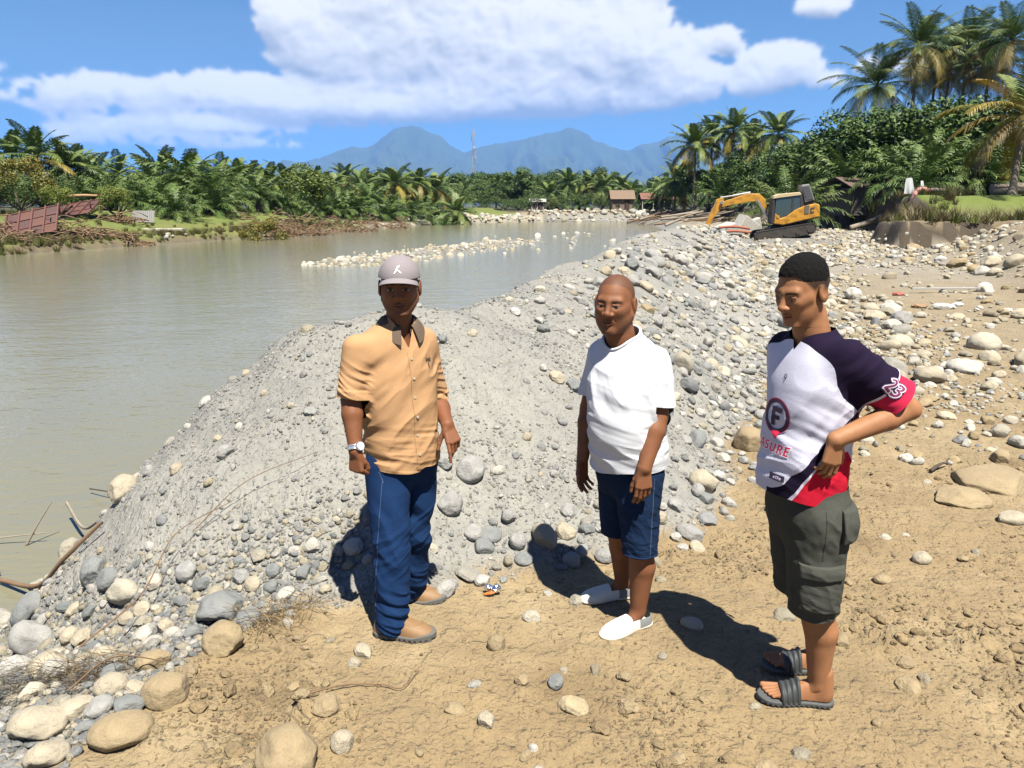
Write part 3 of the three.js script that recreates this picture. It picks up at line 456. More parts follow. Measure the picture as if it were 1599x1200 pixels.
// a rectangle of print laid on a surface: each point is carried along dir to the field's zero
function patch(fn, o, dir, up, w, h, n, lift = 0.0025) {
  dir = norm3(dir); const rt = norm3(cross3(dir, up)); up = norm3(cross3(rt, dir));
  const pos = [], uv = [], idx = []; const m = Math.max(2, Math.round(n * h / w));
  for (let j = 0; j <= m; j++) for (let i = 0; i <= n; i++) { const a = (i / n - 0.5) * w, b = (j / m - 0.5) * h; let p = add3(o, add3(mul3(rt, a), mul3(up, b))); p = sub3(p, mul3(dir, 0.2)); for (let k = 0; k < 60; k++) { const d = fn(...p) - lift; if (d < 0.0004) break; p = add3(p, mul3(dir, d * 0.8)); } pos.push(...p); uv.push(i / n, j / m); }
  for (let j = 0; j < m; j++) for (let i = 0; i < n; i++) { const a = j * (n + 1) + i; idx.push(a, a + 1, a + n + 1, a + 1, a + n + 2, a + n + 1); }
  const G = new THREE.BufferGeometry(); G.setAttribute('position', new THREE.Float32BufferAttribute(pos, 3)); G.setAttribute('uv', new THREE.Float32BufferAttribute(uv, 2)); G.setIndex(idx); G.computeVertexNormals(); return G;
}
function print(w, h, draw) { const c = document.createElement('canvas'); c.width = w; c.height = h; const x = c.getContext('2d'); draw(x, w, h); const t = new THREE.CanvasTexture(c); t.colorSpace = THREE.SRGBColorSpace; return new THREE.MeshStandardMaterial({ map: t, transparent: true, alphaTest: 0.3, roughness: 0.8, side: THREE.DoubleSide }); }

// ---- body pieces
function frame(yaw, pitch = 0, roll = 0) { const e = new THREE.Matrix4().makeRotationFromEuler(new THREE.Euler(pitch, yaw, roll, 'YXZ')).elements; return { X: [e[0], e[1], e[2]], Y: [e[4], e[5], e[6]], Z: [e[8], e[9], e[10]] }; }
const into = (F, o, x, y, z) => { const d = [x - o[0], y - o[1], z - o[2]]; return [dot3(d, F.X), dot3(d, F.Y), dot3(d, F.Z)]; };
function headField(x, y, z, o) {   // local: face to +z
  const ax = Math.abs(x); const f = o.fat || 0;
  let d = ell(x, y, z, [0, 0.033, -0.018], [0.0745, 0.086, 0.097]);
  d = smin(d, ell(x, y, z, [0, -0.03, 0.028], [0.060 + f, 0.086, 0.062]), 0.03);
  d = smin(d, cap(ax, y, z, [0.050 + f, -0.045, -0.004], [0.012, -0.1, 0.06], 0.021 + f * 0.6, 0.019), 0.03);
  d = smin(d, cap(ax, y, z, [0.034, -0.012, 0.060], [0.050, -0.006, 0.03], 0.020 + f * 0.5, 0.016), 0.022);
  d = smin(d, cap(ax, y, z, [0.0, 0.027, 0.079], [0.040, 0.026, 0.066], 0.012, 0.012), 0.016);
  d = smax(d, -ell(ax, y, z, [0.031, 0.007, 0.100], [0.018, 0.0125, 0.018]), 0.012);
  d = smin(d, ell(ax, y, z, [0.031, 0.006, 0.0735], [0.0155, 0.0115, 0.0125]), 0.003);
  d = smin(d, cap(ax, y, z, [0.019, 0.0115, 0.0855], [0.043, 0.0115, 0.0785], 0.0026, 0.0026), 0.003);
  d = smin(d, cap(x, y, z, [0, 0.020, 0.083], [0, -0.020, 0.101], 0.008, 0.012), 0.012);
  d = smin(d, ell(x, y, z, [0, -0.024, 0.103], [0.0135, 0.0115, 0.0125]), 0.006);
  d = smin(d, ell(ax, y, z, [0.0155, -0.027, 0.092], [0.0095, 0.0085, 0.012]), 0.005);
  d = smin(d, cap(ax, y, z, [0.0, -0.0545, 0.0905], [0.021, -0.0585, 0.080], 0.0068, 0.003), 0.006);
  d = smin(d, cap(ax, y, z, [0.0, -0.0675, 0.0895], [0.017, -0.0645, 0.081], 0.0078, 0.004), 0.006);
  d = smax(d, -cap(ax, y, z, [0, -0.0605, 0.0975], [0.023, -0.0612, 0.085], 0.0018, 0.0012), 0.003);
  d = smax(d, -cap(ax, y, z, [0.019, -0.034, 0.093], [0.030, -0.058, 0.082], 0.0014, 0.0014), 0.006);
  d = smin(d, ell(x, y, z, [0, -0.098, 0.066], [0.022, 0.018, 0.02]), 0.02);
  let e = ell(ax, y, z + ax * 0.25, [0.082, -0.002, 0.006], [0.0085, 0.034, 0.021]);
  e = smax(e, -ell(ax, y, z + ax * 0.25, [0.0915, 0.004, 0.010], [0.006, 0.019, 0.011]), 0.004);
  d = smin(d, e, 0.006);
  return d;
}
function headColor(x, y, z, s, o) {
  const ax = Math.abs(x); let c = s.slice(); const m = (q, t) => { c = lerp3(c, q, clamp(t)); };
  m([s[0] * 0.8, s[1] * 0.62, s[2] * 0.6], sstep(0.006, 0.003, Math.abs(y + 0.061 - 0.0)) * sstep(0.025, 0.018, ax) * sstep(0.07, 0.08, z) * 0.0 + sstep(0.016, 0.011, Math.abs(y + 0.061)) * sstep(0.026, 0.018, ax) * sstep(0.078, 0.086, z) * 0.75);
  m([0.02, 0.012, 0.01], sstep(0.0035, 0.002, Math.abs(y + 0.0605)) * sstep(0.025, 0.02, ax) * sstep(0.078, 0.084, z) * 0.8);
  const eye = sstep(0.0062, 0.0045, Math.abs(y - 0.0045) + Math.pow(Math.abs(ax - 0.031) / 0.0135, 2) * 0.004) * sstep(0.07, 0.076, z) * (o.lids ? sstep(0.006, 0.003, y) : 1);
  m([0.34, 0.29, 0.26], eye); m([0.012, 0.008, 0.006], eye * sstep(0.0068, 0.0052, Math.abs(ax - 0.031 - (x > 0 ? 1 : -1) * (o.gaze || 0)))); m([0.02, 0.012, 0.01], sstep(0.0024, 0.0012, Math.abs(y - 0.0105 + Math.pow((ax - 0.031) / 0.014, 2) * 0.004)) * sstep(0.016, 0.013, Math.abs(ax - 0.031)) * sstep(0.07, 0.076, z) * 0.85);
  if (o.fade) m([0.010, 0.008, 0.007], sstep(-0.006, 0.014, y - lerpTable([[-0.12, -0.06], [-0.07, -0.05], [-0.035, -0.012], [-0.012, 0.022], [0.012, 0.012], [0.03, 0.036], [0.045, 0.062], [0.06, 0.078], [0.1, 0.083]], z)) * o.fade);
  m([0.018, 0.012, 0.01], sstep(0.0055, 0.0025, Math.abs(y - 0.027 + Math.abs(ax - 0.03) * 0.18)) * sstep(0.024, 0.016, Math.abs(ax - 0.032)) * sstep(0.045, 0.06, z) * 0.85);
  if (o.stubble) m([0.03, 0.02, 0.016], sstep(0, 0.02, y - lerpTable([[-0.12, -0.02], [-0.02, 0.0], [0.02, 0.055], [0.05, 0.078], [0.1, 0.085]], z)) * o.stubble);
  if (o.beard) m([0.06, 0.035, 0.025], sstep(-0.04, -0.07, y) * sstep(-0.01, 0.03, z) * o.beard);
  return c;
}
// a hand: wrist point, direction to the knuckles, back-of-hand normal, thumb side (+1/-1), per finger bends in degrees
function handBones(w, dir, back, thumbSide, bend, spread = 0.05, sc = 1, thumb = {}) {
  dir = norm3(dir); const side = mul3(norm3(cross3(back, dir)), thumbSide); back = norm3(cross3(mul3(side, thumbSide), mul3(dir, -1)));
  const bones = [], pal = 0.085 * sc, L = [[0.040, 0.024, 0.019], [0.044, 0.027, 0.020], [0.041, 0.025, 0.019], [0.032, 0.019, 0.017]], off = [0.027, 0.009, -0.009, -0.026], rr = [0.0088, 0.0092, 0.0088, 0.0078];
  for (let k = 0; k < 4; k++) {
    let d = norm3(add3(dir, mul3(side, off[k] / 0.03 * spread))), p = add3(w, add3(mul3(dir, pal - Math.abs(k - 1) * 0.004), mul3(side, off[k] * sc)));
    bones.push([add3(w, mul3(side, off[k] * 0.55 * sc)), p, 0.0135 * sc, 0.0108 * sc, 'palm']);
    const b = bend[k]; let ang = 0; for (let j = 0; j < 3; j++) { ang += R(b[j]); const v = norm3(add3(mul3(d, Math.cos(ang)), mul3(back, -Math.sin(ang)))), q = add3(p, mul3(v, L[k][j] * sc)); bones.push([p, q, (rr[k] - j * 0.0007) * sc, (rr[k] - 0.0007 - j * 0.0007) * sc, 'f' + k]); p = q; }
  }
  const t = { out: 0.75, down: 0.35, ...thumb }; let p = add3(w, add3(mul3(dir, 0.022 * sc), mul3(side, 0.018 * sc))); let v = norm3(add3(mul3(dir, 1 - t.out * 0.5), add3(mul3(side, t.out), mul3(back, -t.down))));
  for (const [l, r0, r1] of [[0.036, 0.0135, 0.011], [0.031, 0.0105, 0.0095], [0.026, 0.0092, 0.0078]]) { const q = add3(p, mul3(v, l * sc)); bones.push([p, q, r0 * sc, r1 * sc, 't']); p = q; v = norm3(add3(v, add3(mul3(dir, 0.35), mul3(side, -(t.close || 0.12))))); }
  return bones;
}
function handField(bones) { return (x, y, z) => { let palm = 9, th = 9; const f = {}; for (const b of bones) { const d = cap(x, y, z, b[0], b[1], b[2], b[3]); if (b[4] === 'palm') palm = smin(palm, d, 0.012); else if (b[4] === 't') th = smin(th, d, 0.004); else f[b[4]] = smin(f[b[4]] ?? 9, d, 0.002); } let q = smin(palm, th, 0.010); for (const k in f) q = smin(q, f[k], 0.0016); return q; }; }
// a foot: heel point, toe direction (flat), length; returns local coordinates
const footLocal = (h, dir, x, y, z) => [(x - h[0]) * dir[0] + (z - h[2]) * dir[1], y - h[1], -(x - h[0]) * dir[1] + (z - h[2]) * dir[0]];
const FW = [[-0.02, 0.0], [0.0, 0.024], [0.03, 0.033], [0.10, 0.034], [0.17, 0.045], [0.20, 0.046], [0.24, 0.036], [0.262, 0.018], [0.27, 0.0]];
const cub = (t, x) => { if (x <= t[0][0]) return t[0][1]; const n = t.length; for (let i = 1; i < n; i++) if (x <= t[i][0]) { const a = t[Math.max(0, i - 2)], b = t[i - 1], c = t[i], d = t[Math.min(n - 1, i + 1)], u = (x - b[0]) / (c[0] - b[0]), h = c[0] - b[0]; const m0 = (c[1] - a[1]) / (c[0] - a[0]) * h, m1 = (d[1] - b[1]) / (d[0] - b[0]) * h; const u2 = u * u, u3 = u2 * u; return (2 * u3 - 3 * u2 + 1) * b[1] + (u3 - 2 * u2 + u) * m0 + (-2 * u3 + 3 * u2) * c[1] + (u3 - u2) * m1; } return t[n - 1][1]; };
function soleField(u, y, v, grow, y0, y1) { const cl = clamp(u, 0.035, 0.205), w = cub(FW, clamp(u, 0.03, 0.205)) + grow; const sx = u < 0.035 ? (0.035 - u) : u > 0.205 ? (u - 0.205) * 0.75 : 0; const d = Math.hypot(sx, v - 0.004 * Math.sin(u * 14)) - w; const q = Math.max(y0 - y, y - y1); return smax(d, q, 0.006); }
function shoeField(u, y, v, grow, top) { const w = cub(FW, clamp(u, 0.03, 0.205)) + grow, sx = u < 0.035 ? (0.035 - u) : u > 0.205 ? (u - 0.205) * 0.75 : 0; const H = cub(top, u), r = Math.hypot(sx, v) / w; const d = Math.hypot(r, Math.max(0, y) / H * 1.0); return (Math.pow(Math.pow(r, 2.6) + Math.pow(Math.max(0, y) / H, 2.2), 1 / 2.4) - 1) * Math.min(w, H) * 0.8; }
// torso by cross sections: rows [y, half width, depth ahead, depth behind, centre x, centre z]
function torsoField(T, yaw, p = 2.3) { const c = Math.cos(yaw), s = Math.sin(yaw), col = k => T.map(r => [r[0], r[k]]), w = col(1), df = col(2), db = col(3), cx = col(4), cz = col(5);
  return (x, y, z) => { const yy = clamp(y, T[0][0], T[T.length - 1][0]), dx = x - cub(cx, yy), dz = z - cub(cz, yy), a = dx * c - dz * s, b = dx * s + dz * c, W = cub(w, yy), D = b > 0 ? cub(df, yy) : cub(db, yy); const q = Math.pow(Math.pow(Math.abs(a) / W, p) + Math.pow(Math.abs(b) / D, p), 1 / p), m = Math.min(W, D); const d = (q - 1) * m, o = Math.max(T[0][0] - y, y - T[T.length - 1][0]); return o > 0 ? Math.max(d, 0) + o : d; }; }
// cloth folds: a ridged field stretched along a direction
function folds(x, y, z, sx, sy, ph) { const n = fbm(x * sx + ph, y * sy, z * sx + 2.2, 3, 0.55); return (0.5 - Math.abs(n) * 1.7); }
// long soft folds running along u: across-frequency fv, along-frequency fu; sharp crests, round troughs
function drape(u, v, w, fu, fv, ph) { const n = fbm(u * fu + ph, v * fv, w * 3 + ph * 0.7, 3, 0.32) * 1.6; return 0.45 - Math.abs(n) * 1.25 - 0.3 * Math.max(0, n); }
// ---------------------------------------------------------------- the three men
const weave = tileTex(256, (u, v) => 0.5 + 0.22 * Math.sin(u * Math.PI * 128) * Math.sin(v * Math.PI * 128) + 0.3 * pfbm(u, v, 32, 5, 3)); weave.repeat.set(9, 9);
const denimTex = tileTex(512, (u, v) => 0.80 + 0.13 * pfbm(u, v, 128, 8, 2) + 0.10 * pfbm(u, v, 6, 3, 4)); denimTex.repeat.set(3, 3);
const clothTex = tileTex(256, (u, v) => 0.93 + 0.05 * pfbm(u, v, 8, 44, 4) + 0.03 * pfbm(u, v, 100, 8, 2)); clothTex.repeat.set(3, 3);
const cloth = (c, o = {}) => new THREE.MeshPhysicalMaterial({ color: c, roughness: 0.92, map: clothTex, bumpMap: weave, bumpScale: 0.0006, side: THREE.DoubleSide, specularIntensity: 0.15, ...o });
const skinTex = tileTex(256, (u, v) => 0.95 + 0.05 * pfbm(u, v, 24, 14, 4, 0.7)); skinTex.repeat.set(5, 5);
const skinMat = new THREE.MeshPhysicalMaterial({ color: lin(0.88, 0.88, 0.88), vertexColors: true, roughness: 0.6, map: skinTex, specularIntensity: 0.42, bumpMap: weave, bumpScale: 0.0003 });
const bounds = (pts, m) => [[0, 1, 2].map(k => Math.min(...pts.map(p => p[k])) - m), [0, 1, 2].map(k => Math.max(...pts.map(p => p[k])) + m)];
const plain = (...gs) => { const r = mergeGeometries(gs.map(g => { const q = g.index ? g : mergeVertices(g); for (const k of Object.keys(q.attributes)) if (!['position', 'normal', 'uv', 'color'].includes(k)) q.deleteAttribute(k); return q; })); return r; };
// skin: head (turn, nod, tilt), limbs as bones, hands, feet; one continuous mesh
function bodyMesh(parent, o) {
  const s = o.skin, HF = frame(o.head.yaw, o.head.pitch || 0, o.head.roll || 0), hs = o.head.scale || 1, hc = o.head.at;
  const base = (x, y, z) => { let d = 9; for (const b of o.bones) d = smin(d, cap(x, y, z, b[0], b[1], b[2], b[3]), b[4] ?? 0.011); return d; };
  const neck = o.neck, head = (x, y, z) => { const q = into(HF, hc, x, y, z); return headField(q[0] / hs, q[1] / hs, q[2] / hs, o.head) * hs; };
  const nk = (x, y, z) => cap(x, y, z, neck[0], neck[1], neck[2], neck[3]);
  const gs = [];
  { const f = (x, y, z) => smin(head(x, y, z), nk(x, y, z), 0.018); gs.push(surf(f, [hc[0] - 0.14, neck[1][1] - 0.04, hc[2] - 0.15], [hc[0] + 0.14, hc[1] + 0.14, hc[2] + 0.15], 0.0028, (x, y, z) => { const q = into(HF, hc, x, y, z); const k = 1 + 0.20 * fbm(q[0] * 30, q[1] * 30, q[2] * 30, 3) + 0.10 * fbm(q[0] * 110, q[1] * 110, q[2] * 110, 2); return headColor(q[0] / hs, q[1] / hs, q[2] / hs, s.map(v => v * k), o.head); })); }
  { const pts = o.bones.flatMap(b => [b[0], b[1]]), [mn, mx] = bounds(pts, 0.16); gs.push(surf((x, y, z) => Math.min(smin(base(x, y, z), nk(x, y, z), 0.03)), mn, mx, 0.010, (x, y, z) => { const k = 1 + 0.22 * fbm(x * 22, y * 14, z * 22, 3) + 0.1 * fbm(x * 90, y * 90, z * 90, 2); return [s[0] * k, s[1] * k * (1 + 0.05 * fbm(x * 9, y * 9, z * 9, 2)), s[2] * k]; })); }
  for (const hb of o.hands) { const hf = handField(hb), pts = hb.flatMap(b => [b[0], b[1]]), [mn, mx] = bounds(pts, 0.022), w = hb[0][0]; gs.push(surf((x, y, z) => { const d = hf(x, y, z); return Math.hypot(x - w[0], y - w[1], z - w[2]) < 0.09 ? smin(d, base(x, y, z), 0.012) : d; }, mn, mx, 0.0026, (x, y, z) => { let tip = 0; for (const b of hb) if (b[4] !== 'palm') tip = Math.max(tip, sstep(0.011, 0.006, Math.hypot(x - b[1][0], y - b[1][1], z - b[1][2]))); return lerp3(s, [s[0] * 1.12, s[1] * 1.12, s[2] * 1.15], tip * 0.6); })); }
  for (const ft of o.feet || []) gs.push(surf(ft.f, ...ft.box, 0.004, () => s));
  return mesh('body', mergeGeometries(gs), skinMat, parent);
}
function shoe(parent, heel, dir, o) {
  const L = (x, y, z) => footLocal(heel, dir, x, y, z), c = add3(heel, [dir[0] * 0.13, 0, dir[1] * 0.13]), mn = [c[0] - 0.17, heel[1] - 0.02, c[2] - 0.17], mx = [c[0] + 0.17, heel[1] + 0.12, c[2] + 0.17];
  const up = (x, y, z) => { const [u, h, v] = L(x, y, z); let d = shoeField(u, h - o.sole * 0.6, v, o.grow, o.top); if (o.welt) d -= 0.0025 * sstep(0.004, 0.001, Math.abs(Math.hypot((u - 0.17) / 1.6, v) - 0.030)) * sstep(0.1, 0.12, u); return Math.max(d, o.sole * 0.5 - h); };
  let g = surf(up, mn, mx, 0.0042);
  const m = mesh('shoe', clip(g, (x, y, z) => { const [u, h] = L(x, y, z); return Math.max(o.split ? o.split - u : -1, o.open ? (h - o.open(u)) : -1); }), o.mat, parent);
  if (o.split) mesh('heel_panel', clip(g, (x, y, z) => { const [u, h] = L(x, y, z); return Math.max(u - o.split, o.open ? (h - o.open(u)) : -1); }), o.mat2, m);
  const so = (x, y, z) => { const [u, h, v] = L(x, y, z); let d = soleField(u, h, v, o.grow + 0.004, 0, o.sole + (o.raise ? o.raise(u) : 0)); if (o.tread) d += 0.0035 * (Math.sin(u * 260) > 0.2 ? 1 : 0) * sstep(o.sole * 0.7, o.sole * 0.3, h); return d; };
  mesh('sole', surf(so, mn, mx, 0.0042), o.soleMat, m); return m;
}
// ================= man in tan shirt and cap
{
  const bx = -0.48, bf = 3.27, P = group('person', [bx, groundY(bx, bf) + 0.0, -bf]); tag(P, 'man in tan shirt, blue jeans and grey cap standing by the embankment', 'person');
  const yaw = R(35), S = [Math.cos(yaw), 0, -Math.sin(yaw)], F = [Math.sin(yaw), 0, Math.cos(yaw)];
  const shR = [-0.172, 1.285, 0.114], elR = [-0.196, 1.075, 0.145], wrR = [-0.170, 0.872, 0.225], shL = [0.088, 1.280, -0.105], elL = [0.140, 0.995, -0.145], wrL = [0.196, 0.930, 0.03];
  const hc = [0.005, 1.526, 0.018], skin = [0.205, 0.080, 0.036];
  const hR = handBones(wrR, [0.02, -1, 0.10], [-0.45, 0, 0.9], 1, [[62, 88, 50], [66, 90, 50], [68, 90, 50], [70, 88, 50]], 0.03, 1.0, { out: 0.35, down: 0.55, close: 0.3 });
  const hL = handBones(wrL, [0.34, -0.80, 0.42], [0.45, 0.5, 0.75], -1, [[8, 12, 6], [30, 40, 20], [40, 45, 25], [45, 45, 25]], 0.10, 1.0, { out: 0.6, down: 0.7, close: -0.05 });
  bodyMesh(P, { skin, head: { at: hc, yaw: R(4), pitch: R(3), scale: 1.03, fat: 0.004, beard: 0.3 }, neck: [[-0.015, 1.27, -0.012], [0.0, 1.46, 0.0], 0.060, 0.053],
    bones: [[[-0.02, 1.20, -0.01], [-0.02, 0.80, 0], 0.085, 0.09, 0.02], [[-0.02, 1.26, 0], shR, 0.05, 0.042, 0.03], [[-0.02, 1.26, 0], shL, 0.05, 0.042, 0.03], [shR, elR, 0.047, 0.042], [elR, lerp3(elR, wrR, 0.3), 0.042, 0.044], [lerp3(elR, wrR, 0.3), wrR, 0.044, 0.0275], [shL, elL, 0.047, 0.040], [elL, lerp3(elL, wrL, 0.35), 0.040, 0.041], [lerp3(elL, wrL, 0.35), wrL, 0.041, 0.0265]], hands: [hR, hL] });
  // shirt
  const T = [[0.70, 0.168, 0.142, 0.124, -0.012, 0.01], [0.80, 0.164, 0.142, 0.120, -0.012, 0.01], [0.92, 0.160, 0.142, 0.115, -0.015, 0.008], [1.04, 0.164, 0.138, 0.112, -0.020, 0.004], [1.16, 0.176, 0.124, 0.116, -0.026, 0], [1.25, 0.180, 0.108, 0.116, -0.030, 0], [1.31, 0.165, 0.090, 0.105, -0.030, 0], [1.355, 0.112, 0.070, 0.082, -0.020, -0.004], [1.39, 0.068, 0.058, 0.064, -0.008, -0.008], [1.42, 0.055, 0.05, 0.055, -0.004, -0.008]];
  const tor = torsoField(T, yaw), armT = (p, a, b) => { const d = sub3(b, a); return dot3(sub3(p, a), d) / dot3(d, d); };
  const shirt = (x, y, z) => {
    const a = x * S[0] + z * S[2], b = x * F[0] + z * F[2];
    let t = tor(x, y, z); t -= 0.015 * drape(a * 0.75 + y * 0.66, y * 0.75 - a * 0.66, b, 2.6, 8.5, 1.3) * sstep(1.33, 1.2, y) + 0.007 * drape(a, y + 0.15 * a, b, 3.5, 20, 7.7) * sstep(1.0, 0.85, y);
    const wr = (q, u) => 0.015 * drape(q[0], q[1] + q[0] * 0.6, q[2] * 0.4, 4, 20, 3.1) * sstep(0.1, 0.6, u);
    const uR = armT([x, y, z], shR, elR), uL = armT([x, y, z], shL, elL);
    const r = cap(x, y, z, shR, [elR[0], elR[1] - 0.03, elR[2] + 0.01], 0.056, 0.058) - wr([x, y, z], uR) - 0.005 * sstep(0.80, 0.83, uR), l = cap(x, y, z, shL, [elL[0], elL[1] - 0.03, elL[2]], 0.053, 0.053) - wr([x + 1, y, z], uL) - 0.005 * sstep(0.84, 0.87, uL);
    return smin(smin(t, r, 0.045), l, 0.045);
  };
  const loc = (x, y, z) => { const dx = x + 0.02, dz = z; return [dx * S[0] + dz * S[2], dx * F[0] + dz * F[2]]; };
  const sg = surf(shirt, [-0.32, 0.68, -0.28], [0.27, 1.44, 0.30], 0.0055);
  const khaki = cloth(lin(0.42, 0.25, 0.128));
  const cut = (x, y, z) => { const [a, b] = loc(x, y, z); const hem = (0.742 + 0.75 * a * a * (b > 0 ? 1.2 : 0.6) + 0.04 * sstep(0.005, 0.05, a) * sstep(0.1, 0.0, a - 0.02) * 0.4) - y; const armR = armT([x, y, z], shR, elR), armL = armT([x, y, z], shL, elL); const away = tor(x, y, z) > 0.016, onR = away && Math.hypot(x - elR[0], z - elR[2]) < 0.10 && y < 1.12, onL = Math.hypot(x - elL[0], z - elL[2]) < 0.095 && y < 1.05 && a > 0.11 && away; const v = b > 0.02 ? (y - 1.275) * 0.42 - Math.abs(a - 0.012) : -1; const nk = 0.062 - Math.hypot(x + 0.004, z + 0.008) + (y < 1.34 ? -9 : 0); return Math.max(hem, onR ? (armR - 0.985) * 0.25 : -1, onL ? (armL - 0.985) * 0.25 : -1, v, nk, y - 1.405); };
  const sh = mesh('shirt', clip(sg, cut), khaki, P); sh.userData.label = 'tan long sleeved shirt with rolled cuffs';
  const placket = patch(shirt, [-0.02 + 0.012 * S[0] + 0.10 * F[0], 1.01, 0.012 * S[2] + 0.10 * F[2]], mul3(F, -1), [0, 1, 0], 0.026, 0.51, 5, 0.0032); mesh('placket', placket, khaki, sh);
  const btn = std(lin(0.5, 0.42, 0.3), 0.4);
  for (let k = 0; k < 6; k++) { const g = patch(shirt, [-0.02 + 0.012 * S[0] + 0.10 * F[0], 1.235 - k * 0.082, 0.012 * S[2] + 0.10 * F[2]], mul3(F, -1), [0, 1, 0], 0.012, 0.012, 4, 0.006), c = V3(); g.computeBoundingBox(); g.boundingBox.getCenter(c); const b = new THREE.CylinderGeometry(0.006, 0.0055, 0.003, 12); b.rotateX(Math.PI / 2); b.rotateY(yaw); b.translate(c.x, c.y, c.z); mesh('button', b, btn, sh); }
  mesh('emblem', patch(shirt, [-0.02 + 0.10 * S[0] + 0.09 * F[0], 1.215, 0.10 * S[2] + 0.09 * F[2]], mul3(F, -1), [0, 1, 0], 0.05, 0.065, 8, 0.003), print(128, 160, (x, w, h) => { x.clearRect(0, 0, w, h); x.strokeStyle = '#2a1c12'; x.fillStyle = '#2a1c12'; x.lineWidth = 9; x.beginPath(); x.moveTo(70, 150); x.quadraticCurveTo(58, 110, 66, 60); x.stroke(); for (const [dx, dy] of [[-50, -10], [-44, 22], [-28, -40], [8, -52], [38, -34], [48, 2], [40, 30]]) { x.beginPath(); x.moveTo(66, 62); x.quadraticCurveTo(66 + dx * 0.6, 46 + dy * 0.6, 66 + dx, 66 + dy); x.lineTo(66 + dx * 0.5, 66 + dy * 0.7); x.fill(); } }), sh);
  { // collar: a turned-down band round the neck, open at the throat
    const pos = [], idx = [], n = 48, rows = 6; for (let i = 0; i <= n; i++) { const th = mix(-1, 1, i / n) * R(158), fr = Math.abs(mix(-1, 1, i / n)), a0 = yaw + Math.PI + th; const c = [-0.006, 0, -0.008], dir = [Math.sin(a0), Math.cos(a0)]; for (let j = 0; j <= rows; j++) { const t = j / rows, up = t < 0.35 ? t / 0.35 : 1 - (t - 0.35) / 0.65; const rad = 0.062 + 0.004 * (t < 0.35 ? 0 : 1) + (t < 0.35 ? 0 : (t - 0.35) / 0.65) * (0.034 + 0.012 * fr); const y = 1.368 + 0.040 * (t < 0.35 ? up : 1 - Math.pow((t - 0.35) / 0.65, 1.3) * (1.1 + 0.85 * sstep(0.6, 1, fr))) - 0.035 * sstep(0.5, 1, fr); pos.push(c[0] + dir[0] * rad, y, c[2] + dir[1] * rad); } }
    for (let i = 0; i < n; i++) for (let j = 0; j < rows; j++) { const a = i * (rows + 1) + j; idx.push(a, a + 1, a + rows + 1, a + 1, a + rows + 2, a + rows + 1); }
    const g = new THREE.BufferGeometry(); g.setAttribute('position', new THREE.Float32BufferAttribute(pos, 3)); g.setIndex(idx); g.computeVertexNormals(); mesh('collar', g, std(lin(0.085, 0.055, 0.035), 0.9, { side: THREE.DoubleSide }), sh); }
  // jeans
  const hipR = [-0.070, 0.75, 0.062], knR = [-0.047, 0.41, 0.150], anR = [-0.058, 0.055, 0.165], hipL = [0.045, 0.74, -0.055], knL = [0.030, 0.39, -0.045], anL = [-0.015, 0.06, -0.122];
  const pel = torsoField([[0.66, 0.10, 0.09, 0.10, -0.012, 0.005], [0.74, 0.145, 0.12, 0.125, -0.012, 0.005], [0.84, 0.150, 0.122, 0.118, -0.012, 0.005], [0.95, 0.146, 0.118, 0.10, -0.012, 0.005]], yaw);
  const jeans = (x, y, z) => { const leg = (h, k, a, ph) => { let d = Math.min(cap(x, y, z, h, k, 0.100, 0.077), cap(x, y, z, k, a, 0.077, 0.074)); d -= 0.014 * drape(x - y * 0.4, y * 0.6 + x * 0.7, z, 3, 8, ph) * sstep(0.75, 0.55, y) + 0.015 * drape(x, y + x * 0.45, z * 0.6, 4, 18, ph + 4) * sstep(0.30, 0.10, y) + 0.010 * drape(x, y - x * 0.6, z, 4, 14, ph + 9) * sstep(0.18, 0.03, Math.abs(y - 0.42)); return d; }; return smin(smin(leg(hipR, knR, anR, 1.1), leg(hipL, knL, anL, 5.5), 0.012), pel(x, y, z) + 0.004 * folds(x, y, z, 12, 9, 2), 0.035); };
  const denim = cloth(lin(0.010, 0.034, 0.105), { map: denimTex });
  const je = mesh('jeans', clip(surf(jeans, [-0.24, -0.06, -0.26], [0.22, 0.94, 0.30], 0.006), (x, y, z) => Math.max(0.030 - y + 0.02 * Math.sin(x * 30), y - 0.86)), denim, P);
  const stitch = std(lin(0.045, 0.08, 0.16), 0.9);
  for (const [x0, y0, z0, h] of [[-0.098, 0.40, 0.12, 0.66]]) mesh('seam', patch(jeans, [x0, y0, z0], [0.05, 0, -1], [0.085, 1, 0], 0.0022, h, 2, 0.0015), stitch, je);
  mesh('pocket_stitch', patch(jeans, [-0.072, 0.735, 0.1], [0.1, 0, -1], [-0.45, 1, 0], 0.003, 0.05, 2, 0.0015), stitch, je);
  // shoes
  const tanL = std(lin(0.205, 0.115, 0.048), 0.7, { bumpMap: stoneRel, bumpScale: 0.001 }), rub = std(lin(0.10, 0.095, 0.085), 0.9);
  const so = { grow: 0.008, sole: 0.028, top: [[-0.03, 0.075], [0.06, 0.085], [0.12, 0.078], [0.18, 0.058], [0.23, 0.046], [0.28, 0.03]], mat: tanL, soleMat: rub, tread: true, welt: true, raise: u => 0.012 * sstep(0.17, 0.25, u) };
  shoe(P, [-0.135, -0.012, 0.158], norm2(0.252, 0.04), so); shoe(P, [-0.118, -0.008, -0.135], norm2(0.25, 0.015), so);
  // cap
  const HF = frame(R(4), R(3), 0), gcap = std(lin(0.20, 0.175, 0.185), 0.9, { bumpMap: weave, bumpScale: 0.0008, side: THREE.DoubleSide }), cs = 1.0;
